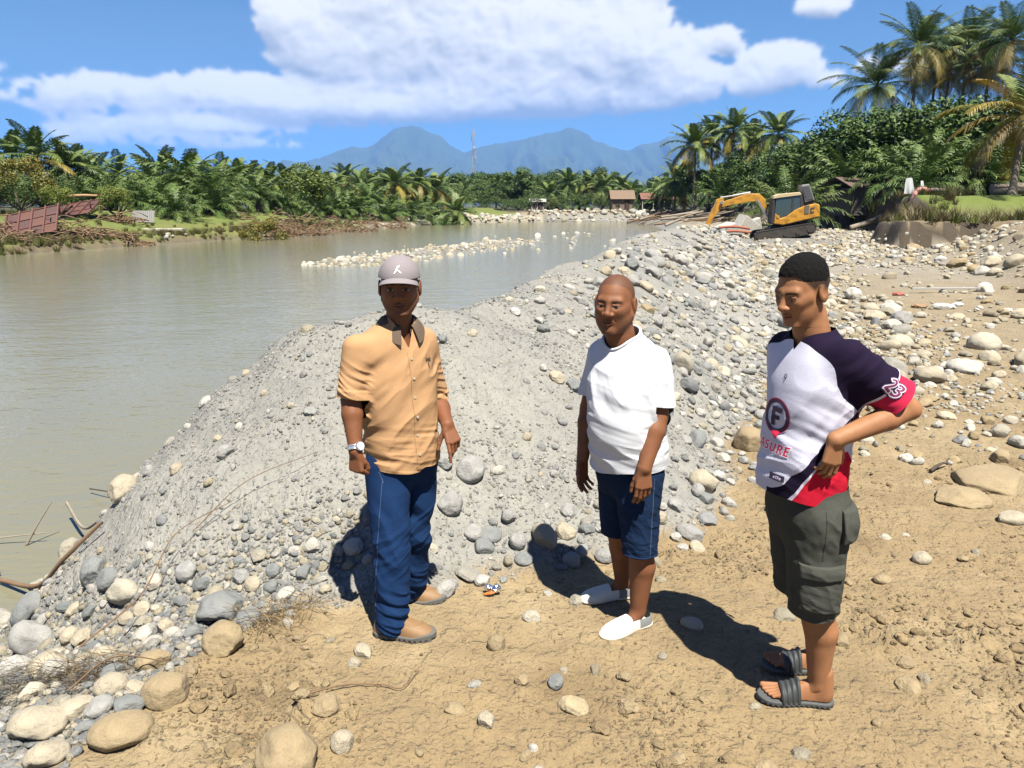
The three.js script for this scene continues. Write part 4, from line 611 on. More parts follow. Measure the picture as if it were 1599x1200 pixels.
  const capF = (x, y, z) => { const q = into(HF, hc, x, y, z).map(v => v / cs); const a = Math.atan2(q[0], q[2] + 0.015); return ell(q[0], q[1], q[2], [0, 0.040, -0.012], [0.089, 0.096, 0.109]) * cs - 0.0012 * sstep(0.05, 0.0, Math.abs(Math.sin(a * 3)) * 0.5) ; };
  const cg = clip(surf(capF, [hc[0] - 0.13, hc[1] + 0.0, hc[2] - 0.15], [hc[0] + 0.13, hc[1] + 0.17, hc[2] + 0.15], 0.004), (x, y, z) => { const q = into(HF, hc, x, y, z); return 0.048 + 0.02 * sstep(0.02, -0.1, q[2]) * -1 - q[1]; });
  const cp = mesh('cap', cg, gcap, P);
  { const pos = [], idx = [], n = 24, m = 10; for (let side = 0; side < 2; side++) for (let i = 0; i <= n; i++) for (let j = 0; j <= m; j++) { const u = mix(-1, 1, i / n), t = j / m, a = u * R(70), r0 = [Math.sin(a) * 0.085, Math.cos(a) * 0.102 - 0.012], len = 0.062 * Math.sqrt(Math.max(0, 1 - u * u * 0.98)); const X = r0[0] * (1 + 0.03 * t), Z = r0[1] + len * t, Y = 0.056 - 0.012 * t - 0.030 * u * u - 0.004 * side + (side ? 0.001 : 0); const p = add3(hc, add3(mul3(HF.X, X * cs), add3(mul3(HF.Y, Y * cs), mul3(HF.Z, Z * cs)))); pos.push(...p); }
    const K = (n + 1) * (m + 1); for (let side = 0; side < 2; side++) for (let i = 0; i < n; i++) for (let j = 0; j < m; j++) { const a = side * K + i * (m + 1) + j; side ? idx.push(a, a + 1, a + m + 1, a + 1, a + m + 2, a + m + 1) : idx.push(a, a + m + 1, a + 1, a + 1, a + m + 1, a + m + 2); } for (let i = 0; i < n; i++) { const a = i * (m + 1) + m, b = a + m + 1; idx.push(a, b, a + K, b, b + K, a + K); }
    const g = new THREE.BufferGeometry(); g.setAttribute('position', new THREE.Float32BufferAttribute(pos, 3)); g.setIndex(idx); g.computeVertexNormals(); mesh('visor', g, gcap, cp); }
  const top = add3(hc, mul3(HF.Y, 0.134 * cs)); const tb = new THREE.SphereGeometry(0.007, 12, 8); tb.scale(1, 0.6, 1); tb.translate(...add3(top, [0, 0, -0.012])); mesh('top_button', tb, gcap, cp);
  mesh('emblem', patch(capF, add3(hc, add3(mul3(HF.Y, 0.088), mul3(HF.Z, 0.09))), mul3(HF.Z, -1), [0, 1, 0], 0.034, 0.034, 8, 0.002), print(128, 128, (x) => { x.clearRect(0, 0, 128, 128); x.strokeStyle = '#f4f2f2'; x.fillStyle = '#f4f2f2'; x.lineCap = 'round'; x.lineWidth = 13; x.beginPath(); x.arc(66, 22, 9, 0, 7); x.fill(); const ln = (...p) => { x.beginPath(); x.moveTo(p[0], p[1]); for (let i = 2; i < p.length; i += 2) x.lineTo(p[i], p[i + 1]); x.stroke(); }; ln(64, 34, 62, 70); ln(62, 70, 34, 92, 14, 116); ln(62, 70, 92, 88, 118, 112); x.lineWidth = 9; ln(64, 40, 84, 22, 92, 6); ln(62, 44, 44, 58, 34, 66); }), cp);
  // watch
  { const d = norm3(sub3(wrR, elR)), at = lerp3(elR, wrR, 0.93), q = new THREE.Quaternion().setFromUnitVectors(V3(0, 1, 0), V3(...d)); const steel = new THREE.MeshStandardMaterial({ color: lin(0.62, 0.62, 0.64), metalness: 0.9, roughness: 0.28 });
    const band = new THREE.CylinderGeometry(0.0325, 0.0315, 0.016, 40, 1, true); const inner = new THREE.TorusGeometry(0.0315, 0.0035, 8, 44); inner.rotateX(Math.PI / 2); const links = [band, inner.clone().translate(0, 0.007, 0), inner.clone().translate(0, -0.007, 0)].map(g => g.toNonIndexed()); const w = mesh('watch', mergeGeometries(links), steel, P); w.position.set(...at); w.quaternion.copy(q); w.rotateY(R(170));
    const cse = new THREE.CylinderGeometry(0.019, 0.020, 0.010, 36); cse.rotateX(Math.PI / 2); cse.translate(0, 0, 0.036); mesh('case', cse, steel, w); const dial = new THREE.CylinderGeometry(0.0155, 0.0155, 0.002, 32); dial.rotateX(Math.PI / 2); dial.translate(0, 0, 0.0412); mesh('dial', dial, std(lin(0.75, 0.78, 0.8), 0.3), w); const hand = new THREE.BoxGeometry(0.0015, 0.011, 0.001); hand.translate(0, 0.0045, 0.0425); const hd = mesh('watch_hand', hand, std(lin(0.02, 0.02, 0.03), 0.4), w); }
}
function norm2(x, y) { const l = Math.hypot(x, y); return [x / l, y / l]; }
// ================= man in white T-shirt
{
  const bx = 0.55, bf = 3.24, P = group('person', [bx, groundY(bx, bf), -bf]); tag(P, 'shaven-headed man in white T-shirt, denim shorts and white slip-on shoes', 'person');
  const yaw = R(-42), S = [Math.cos(yaw), 0, -Math.sin(yaw)], F = [Math.sin(yaw), 0, Math.cos(yaw)];
  const shL = [0.052, 1.242, 0.098], elL = [0.066, 1.005, 0.112], wrL = [0.002, 0.80, 0.20], shR = [-0.150, 1.228, -0.135], elR = [-0.196, 0.960, -0.165], wrR = [-0.226, 0.752, -0.10], skin = [0.225, 0.092, 0.043];
  const knL = [0.018, 0.415, 0.085], anL = [0.022, 0.075, 0.075], knR = [-0.055, 0.40, -0.10], anR = [-0.012, 0.075, -0.19], hc = [-0.118, 1.462, 0.015];
  const hL = handBones(wrL, [-0.03, -1, 0.16], [0.12, 0.15, 0.97], -1, [[14, 22, 14], [18, 26, 14], [20, 28, 14], [22, 28, 14]], 0.05, 1.0, { out: 0.42, down: 0.4 });
  const hR = handBones(wrR, [-0.06, -1, 0.22], [-0.6, 0, -0.7], 1, [[14, 20, 12], [18, 25, 14], [22, 28, 14], [25, 30, 14]], 0.09, 1.0, { out: 0.45, down: 0.3 });
  const foot = (heel, dir) => ({ f: (x, y, z) => { const [u, h, v] = footLocal(heel, dir, x, y, z); return cap(u, h, v, [0.03, 0.04, 0], [0.12, 0.03, 0], 0.030, 0.028); }, box: [[heel[0] - 0.2, heel[1] - 0.02, heel[2] - 0.2], [heel[0] + 0.2, heel[1] + 0.12, heel[2] + 0.25]] });
  const d1 = norm2(-0.224, 0.129), d2 = norm2(-0.93, 0.2), h1 = [0.082, 0.0, 0.046], h2_ = [0.045, 0.0, -0.205];
  bodyMesh(P, { skin, head: { at: hc, yaw: R(-24), pitch: R(4), roll: R(-2), scale: 1.025, fat: 0.008, stubble: 0.5, beard: 0.2 }, neck: [[-0.066, 1.23, -0.02], [-0.100, 1.38, -0.002], 0.066, 0.062],
    bones: [[[-0.05, 1.14, -0.015], [-0.03, 0.78, 0], 0.085, 0.10, 0.02], [[-0.05, 1.20, -0.01], shR, 0.05, 0.045, 0.03], [[-0.05, 1.20, -0.01], shL, 0.05, 0.045, 0.03], [shR, elR, 0.050, 0.042], [elR, lerp3(elR, wrR, 0.3), 0.042, 0.044], [lerp3(elR, wrR, 0.3), wrR, 0.044, 0.028], [shL, elL, 0.052, 0.044], [elL, lerp3(elL, wrL, 0.3), 0.044, 0.047], [lerp3(elL, wrL, 0.3), wrL, 0.047, 0.030],
      [[0.02, 0.6, 0.07], knL, 0.08, 0.056], [knL, [0.034, 0.29, 0.072], 0.054, 0.058], [[0.034, 0.29, 0.072], anL, 0.058, 0.036], [anL, add3(h1, [d1[0] * 0.10, 0.035, d1[1] * 0.10]), 0.034, 0.030], [[-0.06, 0.6, -0.09], knR, 0.08, 0.054], [knR, [-0.030, 0.28, -0.15], 0.053, 0.055], [[-0.030, 0.28, -0.15], anR, 0.055, 0.035], [anR, add3(h2_, [d2[0] * 0.10, 0.035, d2[1] * 0.10]), 0.034, 0.030]], hands: [hL, hR] });
  const T = [[0.68, 0.160, 0.155, 0.135, -0.028, 0], [0.78, 0.166, 0.172, 0.135, -0.029, 0], [0.88, 0.168, 0.190, 0.135, -0.030, 0], [0.97, 0.168, 0.196, 0.136, -0.033, 0], [1.08, 0.172, 0.180, 0.142, -0.038, -0.005], [1.17, 0.178, 0.150, 0.142, -0.044, -0.01], [1.235, 0.172, 0.118, 0.128, -0.050, -0.015], [1.29, 0.125, 0.088, 0.098, -0.060, -0.018], [1.33, 0.078, 0.070, 0.072, -0.068, -0.018], [1.37, 0.06, 0.06, 0.06, -0.075, -0.018]];
  const tor = torsoField(T, yaw);
  const shirt = (x, y, z) => { const a = x * S[0] + z * S[2], b = x * F[0] + z * F[2]; let t = tor(x, y, z) - 0.010 * drape(a, y + a * 0.25 - b * 0.1, b, 2.5, 13, 2.3) * (0.35 + 0.65 * sstep(1.1, 0.92, y)) - 0.010 * drape(a - y * 0.6, y * 0.6 + a * 0.8, b, 3, 9, 6.1) * sstep(0.95, 1.1, y) * sstep(1.25, 1.15, y);
    const l = cap(x, y, z, shL, [0.078, 1.03, 0.104], 0.054, 0.066) - 0.008 * drape(y, x + y * 0.3, z, 3, 14, 3.3) * sstep(1.28, 1.15, y), r = cap(x, y, z, shR, [-0.195, 1.02, -0.15], 0.054, 0.060); return smin(smin(t, l, 0.045), r, 0.045); };
  const white = cloth(lin(0.62, 0.64, 0.68), { bumpScale: 0.0004 });
  const sh = mesh('t_shirt', clip(surf(shirt, [-0.32, 0.66, -0.27], [0.24, 1.39, 0.26], 0.0055), (x, y, z) => { const a = x * S[0] + z * S[2], b = (x + 0.03) * F[0] + z * F[2]; const away = tor(x, y, z) > 0.016, onL = away && a > 0.10 && x > -0.04, onR = away && x < -0.11 && z < -0.06; const hem = 0.755 + 0.012 * Math.sin(a * 20) - 0.03 * b - y; const c = [-0.076, -0.012], nk = Math.hypot((x - c[0]) - F[0] * 0.014, (z - c[1]) - F[2] * 0.014); return Math.max(hem, onL && y < 1.12 ? 1.052 - 0.10 * (x - 0.07) - y : -1, onR && y < 1.1 ? 1.035 - y : -1, y > 1.2 ? 0.074 - nk + (y - 1.30) * 0.2 : -1, y - 1.365); }), white, P);
  { // ribbed neckband following the neck hole
    const pts = []; for (let k = 0; k < 40; k++) { const t = k / 40 * 6.2832, dx = Math.sin(t), dz = Math.cos(t), c = [-0.076 + F[0] * 0.014, -0.012 + F[2] * 0.014]; let y = 1.37, rad = 0.074; for (let q = 0; q < 60; q++) { rad = 0.074 + (y - 1.30) * 0.2; if (shirt(c[0] + dx * rad, y, c[1] + dz * rad) < 0.001) break; y -= 0.004; } pts.push(V3(c[0] + dx * rad, y + 0.002, c[1] + dz * rad)); }
    for (let q = 0; q < 3; q++) { const y = pts.map(p => p.y); pts.forEach((p, i) => p.y = (y[(i + 39) % 40] + 2 * y[i] + y[(i + 1) % 40]) / 4); }
    mesh('neckband', new THREE.TubeGeometry(new THREE.CatmullRomCurve3(pts, true), 80, 0.0065, 8, true), white, sh); }
  const pel = torsoField([[0.62, 0.10, 0.10, 0.11, -0.028, -0.01], [0.72, 0.145, 0.135, 0.135, -0.028, -0.006], [0.84, 0.150, 0.150, 0.128, -0.028, 0]], yaw);
  const shorts = (x, y, z) => { const leg = (h, k, ph) => cap(x, y, z, h, k, 0.105, 0.070) - 0.009 * folds(x, y + x * 0.6, z, 7, 12, ph) - 0.005 * folds(x, y, z, 6, 34, ph + 3) * sstep(0.5, 0.4, y); return smin(smin(leg([0.005, 0.70, 0.05], [0.020, 0.33, 0.085], 1), leg([-0.060, 0.70, -0.075], [-0.055, 0.33, -0.105], 4), 0.012), pel(x, y, z), 0.04); };
  const denim = cloth(lin(0.010, 0.026, 0.068), { map: denimTex });
  const st = mesh('denim_shorts', clip(surf(shorts, [-0.24, 0.26, -0.26], [0.2, 0.86, 0.26], 0.006), (x, y, z) => Math.max(0.365 - y - 0.05 * (z > 0 ? 0 : -1) * 0.3, y - 0.82)), denim, P);
  mesh('seam', patch(shorts, [0.055, 0.55, 0.15], [-0.25, 0, -1], [0.02, 1, 0], 0.003, 0.36, 2, 0.0015), std(lin(0.05, 0.075, 0.13), 0.9), st);
  const tubeAt = (c, r, y) => { const pts = []; for (let k = 0; k < 30; k++) { const t = k / 30 * 6.2832; let q = 0.11; for (let i = 0; i < 80 && shorts(c[0] + Math.sin(t) * q, y, c[2] + Math.cos(t) * q) > 0.0005; i++) q -= 0.0012; pts.push(V3(c[0] + Math.sin(t) * q, y, c[2] + Math.cos(t) * q)); } return new THREE.TubeGeometry(new THREE.CatmullRomCurve3(pts, true), 60, r, 6, true); };
  mesh('hem', tubeAt([0.019, 0, 0.083], 0.005, 0.368), denim, st);
  const canvas = cloth(lin(0.66, 0.64, 0.57)), grey = cloth(lin(0.22, 0.23, 0.23)), so = { grow: 0.006, sole: 0.014, top: [[-0.03, 0.06], [0.05, 0.07], [0.10, 0.066], [0.16, 0.052], [0.22, 0.036], [0.28, 0.022]], mat: canvas, mat2: grey, split: 0.085, soleMat: std(lin(0.55, 0.50, 0.40), 0.9), open: u => u < 0.125 ? 0.052 + 0.02 * sstep(0.03, -0.01, u) : 0.2 };
  shoe(P, h1, d1, so); shoe(P, h2_, d2, so);
}
// ================= man in the printed jersey
{
  const bx = 1.156, bf = 2.68, P = group('person', [bx, groundY(bx, bf), -bf]); tag(P, 'man in white, navy and red sports jersey with hand on hip', 'person');
  const yaw = R(-72), S = [Math.cos(yaw), 0, -Math.sin(yaw)], F = [Math.sin(yaw), 0, Math.cos(yaw)];
  const shL = [-0.022, 1.368, 0.135], elL = [0.208, 1.190, 0.130], wrL = [-0.062, 1.100, 0.195], shR = [-0.130, 1.352, -0.155], elR = [-0.055, 1.09, -0.235], wrR = [-0.02, 0.90, -0.24], skin = [0.345, 0.160, 0.075];
  const hc = [-0.150, 1.578, 0.010], knL = [-0.030, 0.45, 0.085], anL = [0.016, 0.085, 0.072], knR = [-0.01, 0.45, -0.10], anR = [0.095, 0.085, -0.135];
  const hL = handBones(wrL, [-0.10, -1, 0.0], [0.25, 0.1, 0.95], 1, [[12, 30, 20], [16, 34, 22], [20, 36, 22], [24, 38, 22]], 0.05, 1.0, { out: 0.7, down: 0.4 });
  const hR = handBones(wrR, [-0.1, -1, 0.1], [-0.5, 0, -0.8], 1, [[14, 20, 12], [18, 25, 14], [22, 28, 14], [25, 30, 14]], 0.05);
  const d1 = norm2(-0.985, -0.16), d2 = norm2(-0.98, -0.15), h1 = [0.072, 0.026, 0.082], h2_ = [0.152, 0.026, -0.125];
  const foot = (heel, dir) => ({ f: (x, y, z) => { const [u, h, v] = footLocal(heel, dir, x, y, z); let d = shoeField(u, h, v, -0.002, [[-0.03, 0.05], [0.05, 0.085], [0.10, 0.070], [0.16, 0.042], [0.20, 0.028], [0.24, 0.016], [0.27, 0.004]]); d = smax(d, u - 0.205, 0.02); d = smin(d, cap(u, h, v, [0.03, 0.03, 0], [0.04, 0.11, 0], 0.027, 0.034), 0.03); const tz = [0.032, 0.013, -0.003, -0.018, -0.031], tl = [0.252, 0.250, 0.243, 0.233, 0.221], tr = [0.0125, 0.0088, 0.0084, 0.008, 0.0075]; let t = 9; for (let k = 0; k < 5; k++) t = Math.min(t, cap(u, h, v, [0.19, 0.018, tz[k]], [tl[k], tr[k] - 0.001, tz[k] * 1.05], tr[k] * 1.1, tr[k])); return Math.max(smin(d, t, 0.008), -h); }, box: [[heel[0] - 0.32, heel[1] - 0.02, heel[2] - 0.14], [heel[0] + 0.1, heel[1] + 0.13, heel[2] + 0.12]] });
  bodyMesh(P, { skin, head: { at: hc, yaw: R(-62), pitch: R(17), roll: R(0), scale: 0.985, fade: 0.88, lids: true }, neck: [[-0.070, 1.34, -0.01], [-0.116, 1.50, -0.004], 0.066, 0.061],
    bones: [[[-0.080, 1.26, -0.01], [-0.08, 0.85, 0], 0.085, 0.10, 0.02], [[-0.08, 1.32, -0.01], shR, 0.05, 0.045, 0.03], [[-0.08, 1.32, -0.01], shL, 0.05, 0.045, 0.03], [shR, elR, 0.048, 0.040], [elR, wrR, 0.042, 0.028], [shL, elL, 0.048, 0.036], [elL, add3(elL, [0.012, -0.006, 0.0]), 0.031, 0.029, 0.012], [elL, lerp3(elL, wrL, 0.3), 0.037, 0.043], [lerp3(elL, wrL, 0.3), wrL, 0.043, 0.028],
      [[-0.03, 0.6, 0.08], knL, 0.08, 0.056], [knL, [0.008, 0.31, 0.075], 0.054, 0.060], [[0.008, 0.31, 0.075], anL, 0.060, 0.036], [anL, add3(h1, [d1[0] * 0.08, 0.04, d1[1] * 0.08]), 0.035, 0.030], [[-0.05, 0.6, -0.09], knR, 0.08, 0.055], [knR, [0.052, 0.31, -0.12], 0.053, 0.058], [[0.052, 0.31, -0.12], anR, 0.058, 0.036], [anR, add3(h2_, [d2[0] * 0.08, 0.04, d2[1] * 0.08]), 0.035, 0.030]], hands: [hL, hR], feet: [foot(h1, d1), foot(h2_, d2)] });
  // hair
  { const HF = frame(R(-62), R(17), 0), s = 0.985, hf = (x, y, z) => { const q = into(HF, hc, x, y, z).map(v => v / s); const top = sstep(0.03, 0.10, q[1]); return (ell(q[0], q[1], q[2], [0, 0.034, -0.018], [0.0752, 0.087 + 0.010 * top, 0.098]) + 0.0008 - 0.0055 * top - (0.001 + 0.004 * top) * fbm(q[0] * 90, q[1] * 40, q[2] * 90, 3, 0.7)) * s; };
    const g = surf(hf, [hc[0] - 0.15, hc[1] - 0.12, hc[2] - 0.15], [hc[0] + 0.15, hc[1] + 0.17, hc[2] + 0.15], 0.0035);
    const line = q => lerpTable([[-0.13, 0.016], [-0.06, 0.022], [-0.03, 0.036], [0.0, 0.046], [0.030, 0.056], [0.045, 0.069], [0.060, 0.080], [0.1, 0.082]], q[2]) - q[1];
    const hair = new THREE.MeshPhysicalMaterial({ color: lin(0.005, 0.0045, 0.0045), roughness: 0.9, specularIntensity: 0.25, bumpMap: weave, bumpScale: 0.003 });
    mesh('hair', clip(g, (x, y, z) => { const q = into(HF, hc, x, y, z).map(v => v / s); return line(q) + 0.006 * noise(q[0] * 260, q[1] * 120, q[2] * 260); }), hair, P); }
  const T = [[0.78, 0.152, 0.146, 0.140, -0.088, 0.0], [0.88, 0.154, 0.152, 0.142, -0.088, 0], [1.00, 0.156, 0.154, 0.146, -0.086, 0], [1.12, 0.164, 0.148, 0.146, -0.082, 0], [1.24, 0.176, 0.136, 0.142, -0.078, -0.004], [1.33, 0.176, 0.116, 0.128, -0.076, -0.008], [1.395, 0.128, 0.088, 0.098, -0.080, -0.01], [1.44, 0.080, 0.070, 0.072, -0.086, -0.01], [1.48, 0.06, 0.058, 0.058, -0.092, -0.01]];
  const tor = torsoField(T, yaw), ad = norm3(sub3(elL, shL)), slEnd = add3(shL, mul3(ad, 0.225));
  const jersey = (x, y, z) => { const a = x * S[0] + z * S[2], b = x * F[0] + z * F[2]; let t = tor(x, y, z) - (0.25 + 0.75 * sstep(0.86, 0.97, y)) * 0.016 * drape(b * 0.6 - y * 0.8, y * 0.35 + b * 0.95, a * 0.4, 2.4, 9, 8.3) * sstep(1.36, 1.2, y) - 0.010 * drape(b, y * 0.9 - b * 0.5, a, 3, 13, 4.4) * sstep(1.3, 1.05, y) * sstep(0.85, 0.95, y); const l = cap(x, y, z, shL, add3(slEnd, mul3(ad, 0.03)), 0.064, 0.079) - 0.010 * drape(x + y, x * 0.6 - y * 0.8, z, 3, 13, 1.4), r = cap(x, y, z, shR, [-0.09, 1.14, -0.205], 0.062, 0.070); return smin(smin(t, l, 0.05), r, 0.05); };
  const jg = surf(jersey, [-0.32, 0.76, -0.33], [0.26, 1.50, 0.25], 0.0052);
  const AB = (x, z) => { const dx = x + 0.084, dz = z; return [dx * S[0] + dz * S[2], dx * F[0] + dz * F[2]]; };
  const armU = (x, y, z) => dot3(sub3([x, y, z], shL), ad);
  const trim = (x, y, z) => { const [a, b] = AB(x, z); const nk = Math.hypot(x + 0.092 - F[0] * 0.006, z + 0.01 - F[2] * 0.006); const arm = armU(x, y, z), onArm = a > 0.10 && arm > 0.12 && y > 1.10; const vn = b > 0.02 ? (y - 1.375) * 0.55 - Math.abs(a) : -1; return Math.max(0.842 + 0.02 * sstep(0.05, 0.16, b) - y, onArm ? arm - 0.232 : -1, z < -0.16 && y < 1.2 ? 1.12 - y : -1, y > 1.38 ? 0.070 - nk + (y - 1.42) * 0.3 : -1, vn, y - 1.47); };
  const body = clip(jg, trim);
  // raglan yoke and sleeve: b < line that runs from the collar down under the arm
  const yoke = (x, y, z) => { const [a, b] = AB(x, z); const edge = lerpTable([[1.10, -0.13], [1.16, -0.095], [1.20, -0.04], [1.24, 0.015], [1.28, 0.038], [1.34, 0.050], [1.40, 0.070], [1.44, 0.095], [1.50, 0.11]], y); const arm = armU(x, y, z); let q = Math.max(b - edge, 1.13 - y, 0.05 - Math.abs(a) - (b < -0.02 || y > 1.40 ? 0.3 : 0)); const ax = sub3([x, y, z], add3(shL, mul3(ad, arm))); if (Math.hypot(...ax) < 0.10 && arm > 0 && y > 1.13) q = Math.min(q, 0.085 - arm); return q; };
  const cuff = (x, y, z) => { const [a] = AB(x, z); return a > 0.08 && y > 1.1 ? 0.162 - armU(x, y, z) : 0.5; };
  const cuffLine = (x, y, z) => { const [a] = AB(x, z); return a > 0.08 && y > 1.1 ? Math.max(0.152 - armU(x, y, z), armU(x, y, z) - 0.162) : 0.5; };
  // side stripe sweeping from the armpit to the front hem, and the red panel behind it
  const arc = (x, y, z) => { const [a, b] = AB(x, z); return a > 0.0 && y < 1.2 ? b - lerpTable([[0.80, 0.165], [0.86, 0.142], [0.95, 0.105], [1.03, 0.055], [1.10, 0.0], [1.16, -0.06], [1.2, -0.10]], y) : 9; };
  const stripe = (x, y, z) => { const q = arc(x, y, z); return Math.max(Math.abs(q - 0.008) - 0.017, y - 1.19); };
  const pipe = (x, y, z) => { const q = arc(x, y, z); return Math.max(Math.abs(q + 0.0135) - 0.0045, y - 1.06); };
  const back = (x, y, z) => { const [a, b] = AB(x, z); return a > 0 && y < 1.05 ? b - lerpTable([[0.80, -0.135], [0.9, -0.12], [1.0, -0.085], [1.06, -0.05]], y) : 9; };
  const bstripe = (x, y, z) => Math.max(Math.abs(back(x, y, z) + 0.008) - 0.012, y - 1.0);
  const red = (x, y, z) => { const [a] = AB(x, z); return a > -0.02 && y < 1.06 ? Math.max(arc(x, y, z) + 0.018, -back(x, y, z), y - 1.03) : 0.5; };
  const M = { white: cloth(lin(0.60, 0.60, 0.72)), navy: cloth(lin(0.012, 0.007, 0.024), { roughness: 0.95, specularIntensity: 0.2 }), red: cloth(lin(0.52, 0.012, 0.035)), pink: cloth(lin(0.50, 0.022, 0.065)) };
  const not = f => (x, y, z) => -f(x, y, z); const both = (...f) => (x, y, z) => Math.max(...f.map(q => q(x, y, z)));
  const jr = mesh('jersey', clip(body, both(not(yoke), not(cuff), not(stripe), not(red), not(bstripe))), M.white, P);
  mesh('raglan_yoke', clip(body, both(yoke, not(cuff), not(cuffLine))), M.navy, jr); mesh('sleeve_cuff', clip(body, both(cuff)), M.pink, jr); mesh('sleeve_piping', clip(body, both(cuffLine, not(cuff))), M.white, jr);
  mesh('side_stripe', clip(body, both(stripe, not(yoke))), M.navy, jr); mesh('side_panel', clip(body, both(red, not(stripe), not(bstripe), not(yoke))), M.red, jr); mesh('rear_stripe', clip(body, both(bstripe, not(stripe), not(yoke))), M.navy, jr);
  { const g = (w, h) => 0; const on = (a, b, y) => [-0.084 + a * S[0] + b * F[0], y, a * S[2] + b * F[2]];
    const font = (x, s, f = 'sans-serif') => { x.font = `italic bold ${s}px ${f}`; x.textAlign = 'center'; x.textBaseline = 'middle'; };
    const dirF = norm3(add3(mul3(F, -0.9), mul3(S, -0.42)));
    mesh('printed_lettering', patch(jersey, on(-0.004, 0.13, 1.03), dirF, [0, 1, 0], 0.20, 0.07, 28), print(512, 180, (x, w, h) => { x.clearRect(0, 0, w, h); font(x, 128); x.lineWidth = 16; x.strokeStyle = '#f2e9f4'; x.strokeText('ASURE', 256, 90); x.fillStyle = '#d8184e'; x.fillText('ASURE', 256, 90); }), jr);
    mesh('printed_emblem', patch(jersey, on(0.0, 0.13, 1.135), dirF, [0, 1, 0], 0.155, 0.155, 28), print(384, 384, (x) => { x.clearRect(0, 0, 384, 384); x.lineWidth = 34; x.strokeStyle = '#3a1636'; x.beginPath(); x.arc(192, 170, 132, 0, 7); x.stroke(); x.lineWidth = 7; x.strokeStyle = '#c01c58'; x.beginPath(); x.arc(192, 170, 153, 0, 7); x.stroke(); x.fillStyle = '#2b1530'; x.fillRect(140, 90, 44, 170); x.fillRect(140, 90, 120, 44); x.fillRect(140, 160, 96, 40); x.fillStyle = '#e11d48'; x.beginPath(); x.moveTo(150, 312); x.lineTo(250, 292); x.lineTo(216, 380); x.closePath(); x.fill(); }), jr);
    mesh('chest_emblem', patch(jersey, on(0.012, 0.12, 1.285), dirF, [0, 1, 0], 0.018, 0.024, 6), print(64, 80, x => { x.clearRect(0, 0, 64, 80); x.lineWidth = 9; x.strokeStyle = '#241230'; x.beginPath(); x.arc(32, 32, 20, 0, 7); x.stroke(); x.fillStyle = '#241230'; x.fillRect(24, 48, 14, 26); }), jr);
    mesh('hem_label', patch(jersey, on(0.03, 0.13, 0.930), norm3(add3(mul3(F, -0.75), mul3(S, -0.65))), [0.0, 1, 0], 0.058, 0.022, 8, 0.0035), print(256, 96, (x, w, h) => { x.fillStyle = '#1d1030'; x.fillRect(0, 0, w, h); x.fillStyle = '#cfc4dc'; font(x, 62); x.fillText('eTFe', 128, 50); }), jr);
    const nd = norm3([-0.30, -0.35, -1]); mesh('sleeve_number', patch(jersey, add3(shL, add3(mul3(ad, 0.150), [0.01, 0.0, 0.05])), nd, norm3([0.55, 0.80, 0]), 0.088, 0.085, 16), print(256, 256, x => { x.clearRect(0, 0, 256, 256); font(x, 190); x.lineJoin = 'round'; x.lineWidth = 40; x.strokeStyle = '#2a1238'; x.strokeText('23', 124, 132); x.lineWidth = 20; x.strokeStyle = '#d9d2e6'; x.strokeText('23', 124, 132); x.fillStyle = '#7a2a52'; x.fillText('23', 124, 132); }), jr); }
  // cargo shorts
  const pel = torsoField([[0.66, 0.11, 0.10, 0.11, -0.055, -0.005], [0.76, 0.150, 0.125, 0.130, -0.056, -0.003], [0.90, 0.150, 0.130, 0.125, -0.070, 0]], yaw);
  const hL_ = [-0.045, 0.76, 0.075], hR_ = [-0.06, 0.76, -0.085], kL_ = [-0.034, 0.36, 0.088], kR_ = [-0.02, 0.36, -0.10];
  const shorts = (x, y, z) => { const leg = (h, k, ph) => cap(x, y, z, h, k, 0.112, 0.082) - 0.010 * folds(x + y * 0.25, y, z, 8, 7, ph) - 0.006 * folds(x, y + x * 0.3, z, 6, 22, ph + 5) * sstep(0.62, 0.48, y); return smin(smin(leg(hL_, kL_, 2), leg(hR_, kR_, 6), 0.012), pel(x, y, z), 0.04); };
  const olive = cloth(lin(0.070, 0.073, 0.062), { map: denimTex });
  const st = mesh('cargo_shorts', clip(surf(shorts, [-0.24, 0.28, -0.27], [0.16, 0.92, 0.27], 0.006), (x, y, z) => Math.max(0.405 + 0.01 * Math.sin(x * 25) - y, y - 0.885)), olive, P);
  const pocket = (cx, cy, hw, hh, th, round, zc = 1) => surf((x, y, z) => { const q = Math.max(Math.abs(x - cx) - hw, Math.abs(y - cy) - hh); const b = shorts(x, y, z) - th * (1 - 0.35 * sstep(0, hh, y - cy)); return smax(smax(b, q, round), 0.03 - z, 0.004); }, [cx - hw - 0.02, cy - hh - 0.02, 0.0], [cx + hw + 0.02, cy + hh + 0.02, 0.28], 0.0045);
  mesh('cargo_pocket', pocket(-0.052, 0.515, 0.074, 0.075, 0.016, 0.012), olive, st); mesh('pocket_flap', pocket(-0.050, 0.598, 0.079, 0.026, 0.021, 0.008), olive, st); mesh('rear_pocket', pocket(0.040, 0.770, 0.040, 0.060, 0.024, 0.014), olive, st);
  mesh('seam', patch(shorts, [-0.058, 0.74, 0.2], [0, 0, -1], [0, 1, 0], 0.004, 0.18, 2, 0.002), olive, st);
  // slide sandals
  const eva = std(lin(0.030, 0.034, 0.036), 0.65), evaS = std(lin(0.060, 0.065, 0.066), 0.8);
